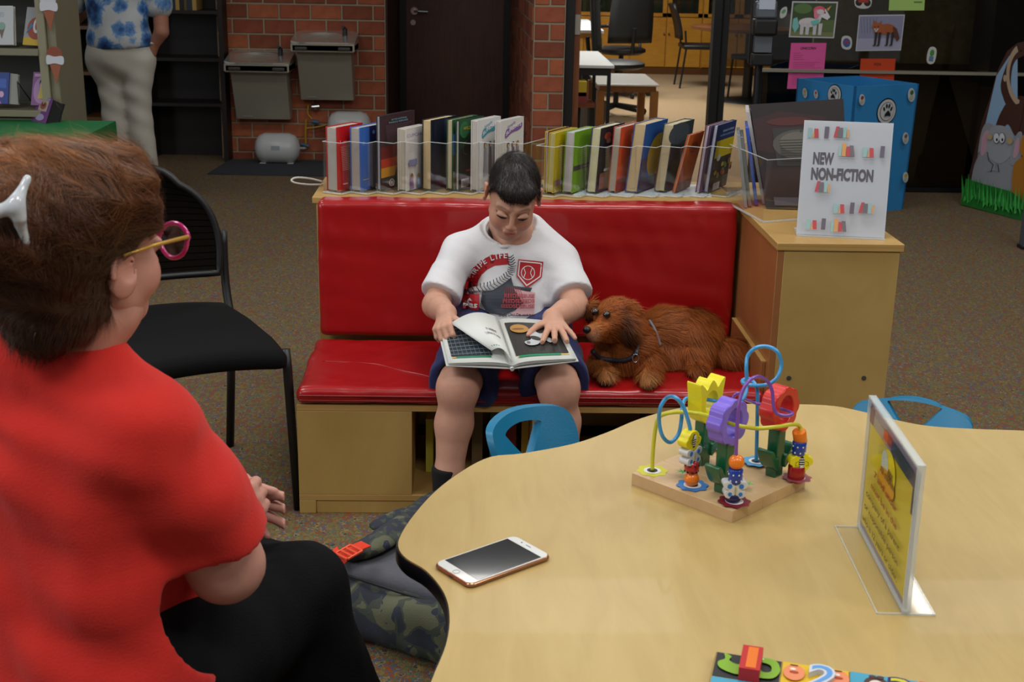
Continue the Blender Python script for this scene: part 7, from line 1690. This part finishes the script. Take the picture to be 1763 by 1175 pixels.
q = W(1093, 615, Y=3.0); h_ = DB.ray_cast(EYE, (q-EYE).normalized(), 6)[0] or W(1093, 615, Y=3.36); B().tube([h_+Vector((.008*math.cos(a), -.012, .012*math.sin(a))) for a in [2*PI*i/16 for i in range(16)]], .0016, 6, closed=True).obj('harness_ring', MCHR, dog, world=True, smooth=True)
# ------------------------------------------------ woman in the foreground, seen from behind
YH = 1.70
wm = thing('person', 'woman with reddish-brown hair, red T-shirt and pink glasses sitting in the foreground, seen from behind', 'person', (-.55, 1.65, 0))
f_ = Vector((.48, .88, 0)).normalized(); r_ = Vector((f_.y, -f_.x, 0))            # torso facing, her right
hA = R(55)                                                        # head faces this way in the plan (x, y)
HC = W(153, 426, Y=YH)
HM = Matrix.Translation(HC) @ Matrix.Rotation(hA+PI/2, 4, 'Z') @ Matrix.Rotation(R(3), 4, 'X') @ Matrix.Diagonal((1.0, 1.02, 1.02, 1))
Hw = head(.0036, neck=False, ez=-.022, es=1.12); wcol = headcol('#c69080', '#a85a58', '#4a2c1c')
NB = HM @ Vector((0, .03, -.06)); Cs = W(76, 664, Y=1.74)
sR = Cs+r_*.160+Vector((0, 0, -.025)); sL = Cs-r_*.165+Vector((0, 0, -.02))
eR = W(388, 972, Y=1.74); eL = sL+f_*.12-r_*.02+Vector((0, 0, -.28))
wR = W(372, 904, Y=1.93); wL = W(352, 856, Y=2.07)
s = SDF((-1.0, 1.35, .35), (-.1, 2.35, 1.25), .0085)
s.cap(NB, Cs+Vector((0, 0, .01)), .052, .064, .02); s.cap(HM @ Vector((0, -.042, -.078)), HM @ Vector((0, .004, -.120)), .034, .044, .03); s.ell(HM @ Vector((0, -.012, -.082)), (.058, .060, .050), k=.02); s.cap(sL, sR, .062, .062, .03)
s.chain([sR, eR], [.062, .054], .01); s.chain([sL, eL], [.062, .054], .01); s.chain([eR, wR], [.052, .031], .012); s.chain([eL, wL], [.050, .031], .012)
s.ell(eR, (.052, .052, .052), k=.02); bw = s.mesh(1)
def wh_(w, d, n, side, el, **kw):
    s = SDF(w-Vector((.14, .14, .14)), w+Vector((.14, .14, .14)), .0036); s.chain([Vector(el).lerp(w, .6), w], [.037, .030], .01); hand(s, w, d, n, side, **kw); return s.mesh(1)
h1 = wh_(wR, (.62, .62, .12), (-.6, .7, -.35), 1, eR, k=.98, curls=(.75, .8, .85, .9), spread=.03, thumb=(.3, .5), rad=1.12)
h2 = wh_(wL, (.92, .05, -.22), (-.05, -.9, -.1), -1, eL, k=.98, curls=(.12, .15, .2, .3), spread=.10, thumb=(.30, -.02), rad=1.1)
nw = len(Hw[0]); PFw = cat2(xf(Hw, HM), bw, h1, h2)
def wc(P):
    c = np.empty((len(P), 3)); c[:nw] = wcol(Hw[0]); c[nw:] = np.array(lin('#c69080')[:3]); return c
surf('body', PFw, skinmat('skin_woman'), wm, col=wc)
# T-shirt
MTR = M('#cc2e27', .9, bmp=.25, bs=260, sheen=.08, spec=.2, key='red_tee')
hip = W(95, 1175, Y=1.62); hip.z = .52
s = SDF((-1.12, 1.25, .38), (-.1, 2.15, 1.12), .0075)
def X3(a, b, c): return Cs+r_*a+f_*b+Vector((0, 0, c))
Rt = Matrix((r_, f_, Vector((0, 0, 1)))).transposed()
s.ell(X3(0, -.005, -.10), (.205, .125, .15), Rt, k=0); s.ell(X3(0, .02, -.26), (.205, .15, .20), Rt, k=.05); s.ell(X3(0, .03, -.42), (.225, .17, .16), Rt, k=.05)
s.cap(sL+Vector((0, 0, -.012)), sR+Vector((0, 0, -.012)), .078, .078, .04); s.cap(Cs, NB.lerp(Cs, .35), .088, .062, .05); s.cap(Cs+Vector((0, 0, .035))-r_*.02, sR.lerp(Cs, .35)+Vector((0, 0, .030)), .076, .066, .05); s.cap(Cs+Vector((0, 0, .035))-r_*.02, sL.lerp(Cs, .35)+Vector((0, 0, .030)), .076, .066, .05)
s.ell(X3(0, .11, -.22), (.17, .10, .10), Rt, k=.05)
sm, se = sR.lerp(eR, .45)+r_*.008, sR.lerp(eR, .80)
s.cap(sR+Vector((0, 0, -.01)), sm, .076, .079, .03); s.cap(sm, se, .079, .082, .03); s.cap(sL, sL.lerp(eL, .8), .079, .088, .03)
def folds(P):
    q = P-np.array(sR); d = np.linalg.norm(q, axis=1)
    a = .0065*np.sin(62*(P[:, 2]*.75+q[:, 0]*.45)+3*np.sin(P[:, 2]*14))*np.exp(-((d-.24)/.13)**2)
    b = .005*nz(P, 13, 51)+.003*nz(P*np.array([1, 1, .6]), 30, 52)+.0012*nz(P, 70, 53)
    e = .0028*np.sin(46*(P[:, 2]+.55*(P[:, 0]+.5))+1.5*np.sin(P[:, 0]*20))*np.clip((.82-P[:, 2])*5, 0, 1)
    return a+b+e
s.disp(folds, .03)
d = (eR-sR).normalized(); s.plane(sR.lerp(eR, .80), (d+Vector((-.15, 0, .05))).normalized(), .003, within=(sR.lerp(eR, .80)+d*.09, .14))
d2 = (eL-sL).normalized(); s.plane(sL.lerp(eL, .72), d2, .003, within=(sL.lerp(eL, .72)+d2*.09, .13))
s.cap(sR.lerp(eR, .70), sR.lerp(eR, 1.0), .056, .070, .004, mode='sub')
tee2 = surf('t_shirt', s.mesh(1), MTR, wm)
# black trousers
kR = W(508, 1008, Y=2.03); kL = kR-r_*.20+f_*.03; hR_ = X3(.10, .02, -.50); hL_ = X3(-.10, .02, -.50); kR.z -= .02; kL.z -= .01
s = SDF((-1.05, 1.3, .02), (.05, 2.5, .66), .0095)
s.chain([hR_, kR], [.125, .088], .03); s.chain([hL_, kL], [.125, .086], .03); s.cap(hR_, hL_, .13, .13, .03)
fR_, fL_ = Vector((kR.x+.115, kR.y-.06, .06)), Vector((kL.x+.03, kL.y+.0, .06)); mR, mL = kR.lerp(fR_, .62), kL.lerp(fL_, .62)
s.chain([kR, mR], [.088, .092], .03); s.chain([kL, mL], [.086, .088], .03); s.cap(kR.lerp(kL, .2), kR.lerp(kL, .8), .07, .07, .03)
s.disp(lambda P: .005*nz(P, 16, 61)+.003*nz(P, 42, 62), .03)
s.plane(mR, (mR-kR).normalized(), .004, within=(mR+(mR-kR).normalized()*.11, .16)); s.plane(mL, (mL-kL).normalized(), .004, within=(mL+(mL-kL).normalized()*.1, .14))
surf('trousers', s.mesh(1), M('#060608', .9, bmp=.4, bs=240, spec=.2, key='black_cloth'), wm)
s = SDF((-.7, 1.6, -.01), (.1, 2.5, .45), .007); s.chain([kR, fR_], [.05, .036], .01); s.chain([kL, fL_], [.05, .036], .01); surf('lower_legs', s.mesh(1), M('#b8816e', .55), wm)
for q in (fR_, fL_):
    s = SDF(q-Vector((.12, .12, .08)), q+Vector((.22, .25, .1)), .007); s.chain([q+Vector((-.01, -.03, -.018)), q+f_*.17+Vector((0, 0, -.028))], [.042, .036], .01); s.plane((0, 0, .004), (0, 0, -1), .001); surf('shoe', s.mesh(1), M('#141416', .5), wm)
# her seat
st = thing('stool', 'black padded stool hidden under the woman in red', 'stool', (Cs.x+f_.x*.02, Cs.y+f_.y*.02, 0), math.atan2(f_.y, f_.x))
zs_ = .38
B().box(-.17, .2, -.2, .2, zs_-.06, zs_-.0).obj('seat', MFAB, st, bevel=.02)
for sx in (-.14, .17):
    for sy in (-.17, .17): B().cyl((sx, sy, 0), (sx, sy, zs_-.05), .012).obj('leg', MBLACK, st)
# hair
HMw = HM
def hl(*p): return HM @ Vector(p)
clipc = W(28, 362, Y=YH-.02)
s = SDF((-1.0, 1.35, .78), (-.25, 2.1, 1.34), .0062)
Rh = HM.to_3x3().normalized() if hasattr(HM.to_3x3(), 'normalized') else HM.to_3x3()
s.ell(hl(0, .030, .050), (.094, .112, .092), Rh, k=0); s.ell(hl(0, .075, .005), (.088, .082, .095), Rh, k=.03)
s.ell(hl(0, -.035, .085), (.074, .060, .048), Rh, k=.02); s.ell(hl(-.055, -.035, .042), (.028, .042, .042), Rh, k=.015)
s.ell(hl(0, .070, -.070), (.070, .060, .065), Rh, k=.03)
# loose hair gathered low at the nape, swinging left
s.chain([hl(0, .11, .03), W(5, 330, Y=YH-.02), W(-40, 400, Y=YH-.02)], [.07, .06, .06], .03)
s.chain([W(35, 430, Y=YH-.04), W(50, 485, Y=YH-.055), W(60, 528, Y=YH-.065)], [.055, .046, .024], .03); s.chain([W(100, 460, Y=YH-.03), W(130, 505, Y=YH-.05), W(158, 532, Y=YH-.05)], [.05, .036, .018], .02)
s.ell(hl(-.085, .004, -.032), (.026, .029, .040), Rh, k=.006, mode='sub')           # clear the right ear
s.ell(hl(-.078, -.060, -.045), (.045, .060, .070), Rh, k=.006, mode='sub')         # cheek and jaw free
s.ell(hl(0, -.105, -.02), (.085, .050, .088), Rh, k=.006, mode='sub')                # face free
s.disp(lambda P: .0035*nz(P, 42, 71)+.0022*np.sin((P @ np.array([.3, .2, 1.]))*190+2*nz(P, 20, 72)), .03)
HPw = s.mesh(1)
c_lit, c_mid, c_dk = [np.array(lin(c)[:3]) for c in ('#8c5422', '#573118', '#331d12')]  # golden top puts the light falling on the hair into its colour
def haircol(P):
    z = np.clip((P[:, 2]-(HC.z-.06))/.20, 0, 1)[:, None]; n_ = (.5+.5*nz(P, 60, 73))[:, None]; c = c_dk*(1-z)+c_mid*z; t2 = np.clip((z-.55)/.45, 0, 1)**1.5; c = c*(1-t2)+c_lit*t2
    e = np.clip((P-np.array(HC)) @ np.array(HM.to_3x3() @ Vector((0, -1, 0)))*9-.45, 0, .6)[:, None]; c = c*(1-e)+c_lit*.9*e
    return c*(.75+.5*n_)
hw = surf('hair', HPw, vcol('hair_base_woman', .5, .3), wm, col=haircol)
vnh = vnormals(*HPw); cl = np.array(tuple(clipc)); lowc = np.array(tuple(W(80, 560, Y=YH-.05)))
def wfl(P_):
    v = cl-P_; dn_ = np.linalg.norm(v, axis=1)[:, None]; low = np.clip((HC.z-.035-P_[:, 2])/.04, 0, 1)[:, None]; v = v/dn_*(1-low)+np.array([-.35, -.1, -.9])*low
    return v+.18*np.stack([nz(P_, 30, 74), nz(P_, 30, 75), nz(P_, 30, 76)], 1)
def wfur(nm, n, L, w, lift, seed, cf, curl=0):
    o = strands(nm, MWS, HPw[0], vnh, wfl, n, L, w, lift, seed, hw, seg=5, cols=('#ffffff',), curl=curl)
    me = o.data; v = np.empty(len(me.vertices)*3, np.float32); me.vertices.foreach_get('co', v); v = v.reshape(-1, 3); root = v.reshape(-1, 12, 3)[:, 0]+np.array(TM[o.name].translation)
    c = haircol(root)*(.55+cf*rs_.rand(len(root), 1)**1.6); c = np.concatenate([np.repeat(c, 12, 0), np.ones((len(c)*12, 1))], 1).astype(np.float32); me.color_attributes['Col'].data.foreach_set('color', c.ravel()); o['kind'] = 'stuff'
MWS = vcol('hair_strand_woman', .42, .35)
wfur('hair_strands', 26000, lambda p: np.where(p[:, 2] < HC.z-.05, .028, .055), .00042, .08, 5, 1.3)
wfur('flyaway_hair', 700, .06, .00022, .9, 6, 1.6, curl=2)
# claw clip
MCL = M('#c6ccd2', .2, coat=.5, key='pearl_clip'); hbv = bvh(HPw); _h = hbv.ray_cast(EYE, (W(30, 362, Y=YH)-EYE).normalized(), 4)[0]; YC_ = _h.y-.016
s = SDF(W(-20, 480, Y=YC_)-Vector((.05, .06, .03)), W(75, 270, Y=YC_)+Vector((.05, .08, .05)), .0025)
cT, cM1, cM0, cB_ = W(47, 308, Y=YC_+.01), W(25, 355, Y=YC_-.008), W(-25, 372, Y=YC_-.008), W(45, 417, Y=YC_+.01)
s.chain([cT, cT.lerp(cM1, .55), cM1+Vector((0, 0, -.002))], [.0052, .0062, .008], .004); s.chain([cB_, cB_.lerp(cM1, .5), cM1], [.0052, .0068, .008], .004); s.cap(cM1, cM0, .0085, .0085, .008); s.cap(W(30, 345, Y=YC_-.006), W(34, 375, Y=YC_-.006), .008, .008, .006)
o = surf('hair_clip', s.mesh(1), MCL); tag(o, 'white claw clip holding back the woman\'s hair', 'hair clip')
# glasses
gl = thing('eyeglasses', 'pink framed glasses with golden temples on the woman\'s face', 'glasses', tuple(hl(0, -.1, 0)))
MPK = M('#c01a72', .2, coat=.5, key='pink_frame'); MTG = M('#c0943a', .35, .3)
for sg in (-1, 1):
    rp = [(sg*(.036+.031*math.cos(a)*(1.08 if math.sin(a) > 0 else .95)), .0+.024*math.sin(a)+.004*math.cos(a)) for a in [2*PI*i/28 for i in range(28)]]
    B().tube([hl(x, -.116-.0+abs(x)*.10, y) for x, y in rp], .0034, 8, closed=True).obj('frame_rim', MPK, gl, world=True, smooth=True)
    b = B(); b.add([hl(x, -.116+abs(x)*.10, y) for x, y in rp], [tuple(range(28))]); b.obj('lens', clear('lens_glass', (.93, .95, .93), .02, .02, cap=.2), gl, world=True)
    B().tube([hl(sg*.069, -.108, .010), hl(sg*.078, -.04, .008), hl(sg*.082, .012, .002)], [.0032, .0026, .002], 8).obj('temple', MTG, gl, world=True, smooth=True)
B().tube([hl(-.008, -.116, .006), hl(0, -.119, .009), hl(.008, -.116, .006)], .003, 8).obj('bridge', MPK, gl, world=True, smooth=True)
# ------------------------------------------------ person standing at the bookcases
YM = 7.4
def wy(px, py, dy=0): return W(px, py, Y=YM+dy)
mp = thing('person', 'person in blue floral shirt and khaki trousers standing at the bookcases, back to the camera', 'person', tuple(wy(212, 150))[:2]+(0,))
cx = wy(206, 60).x; wz = wy(206, 62).z
s = SDF((cx-.32, YM-.28, .0), (cx+.34, YM+.28, wz+.12), .011)
s.cap((cx-.055, YM, wz-.04), (cx+.055, YM, wz-.04), .108, .108, .03); s.ell((cx-.01, YM-.02, wz-.10), (.160, .110, .15), k=.05)
kn1, kn2 = wy(196, 155), wy(236, 155); an1, an2 = wy(203, 330), wy(244, 330)
s.chain([(cx-.085, YM, wz-.12), kn1, (kn1.x+.01, YM+.01, .10)], [.105, .078, .07], .02); s.chain([(cx+.085, YM, wz-.12), kn2, (kn2.x+.01, YM+.02, .10)], [.105, .08, .072], .02)
s.disp(lambda P: .006*nz(P, 16, 81)+.003*np.sin(P[:, 2]*55+P[:, 0]*30)*np.exp(-((P[:, 2]-.62)/.2)**2), .04); s.plane((0, 0, .05), (0, 0, -1), .002)
surf('trousers', s.mesh(1), M('#bcb8ad', .85, bmp=.3, bs=150, key='khaki'), mp)
def floral():
    m, nt, b = nodes('blue_floral'); b.inputs['Roughness'].default_value = .8
    v = tex(nt, 'ShaderNodeTexVoronoi', scale=(1, 1, 1), Scale=11); n1 = tex(nt, Scale=24, Detail=4, Distortion=1.5); ad = N(nt, 'ShaderNodeMath', operation='MULTIPLY_ADD'); ad.inputs[1].default_value = .55; nt.links.new(n1.outputs['Fac'], ad.inputs[0]); nt.links.new(v.outputs['Distance'], ad.inputs[2])
    r = ramp(nt, ad.outputs[0], [(.0, '#0e2148'), (.42, '#16305e'), (.60, '#2c5c98'), (.78, '#6a90ba'), (.88, '#b4b8bc')]); nt.links.new(r.outputs[0], b.inputs['Base Color']); return m
s = SDF((cx-.40, YM-.3, wz-.18), (cx+.40, YM+.3, 1.62), .012)
s.cap((cx, YM-.01, wz), (cx-.01, YM, 1.22), .165, .155, .03, flat=((0, 1, 0), .85)); s.cap((cx-.17, YM, 1.40), (cx+.16, YM, 1.40), .075, .075, .05); s.cap((cx, YM, 1.2), (cx, YM, 1.38), .15, .14, .04, flat=((0, 1, 0), .8))
s.cap((cx-.19, YM, 1.38), (cx-.25, YM+.05, 1.16), .07, .075, .03); s.cap((cx+.19, YM, 1.38), (cx+.23, YM, 1.14), .07, .075, .03)
s.disp(lambda P: .006*nz(P, 18, 91), .04); s.cap((cx-.06, YM, wz-.03), (cx+.06, YM, wz-.03), .118, .118, .03); s.plane((cx, 0, wz-.065), (.06, 0, -1), .004); surf('shirt', s.mesh(1), floral(), mp)
s = SDF((cx-.42, YM-.3, .55), (cx+.42, YM+.45, 1.85), .011)
s.chain([(cx-.25, YM+.06, 1.2), (cx-.27, YM+.10, 1.06), (cx-.22, YM+.32, 1.12)], [.048, .043, .032], .01); s.chain([(cx+.23, YM, 1.2), (cx+.235, YM-.02, 1.0), wy(262, 82)], [.046, .04, .028], .01); s.chain([wy(262, 82), wy(260, 95)], [.034, .028], .01)
s.cap((cx, YM, 1.38), (cx, YM-.02, 1.52), .06, .055, .02); s.ell((cx, YM-.01, 1.65), (.078, .098, .115), k=.02); surf('body', s.mesh(1), M('#9c6a54', .6, key='skin_dim'), mp)
s = SDF((cx-.2, YM-.2, 1.5), (cx+.2, YM+.2, 1.85), .011); s.ell((cx, YM-.025, 1.675), (.09, .10, .11), k=0); s.plane((0, 0, 1.60), (0, .3, -1), .01); surf('hair', s.mesh(1), M('#8a867e', .7), mp)
B().tube([wy(263, 74)+Vector((.033*math.cos(a), .033*math.sin(a), 0)) for a in [2*PI*i/16 for i in range(16)]], .008, 8, closed=True).obj('wristband', M('#a9a48e', .4), mp, world=True)
for q in (kn1, kn2): s = SDF((q.x-.1, YM-.15, -.01), (q.x+.12, YM+.3, .14), .01); s.cap((q.x+.01, YM-.02, .045), (q.x+.01, YM+.16, .038), .045, .04, .01); s.plane((0, 0, .003), (0, 0, -1), .001); surf('shoe', s.mesh(1), M('#2a2422', .6), mp)
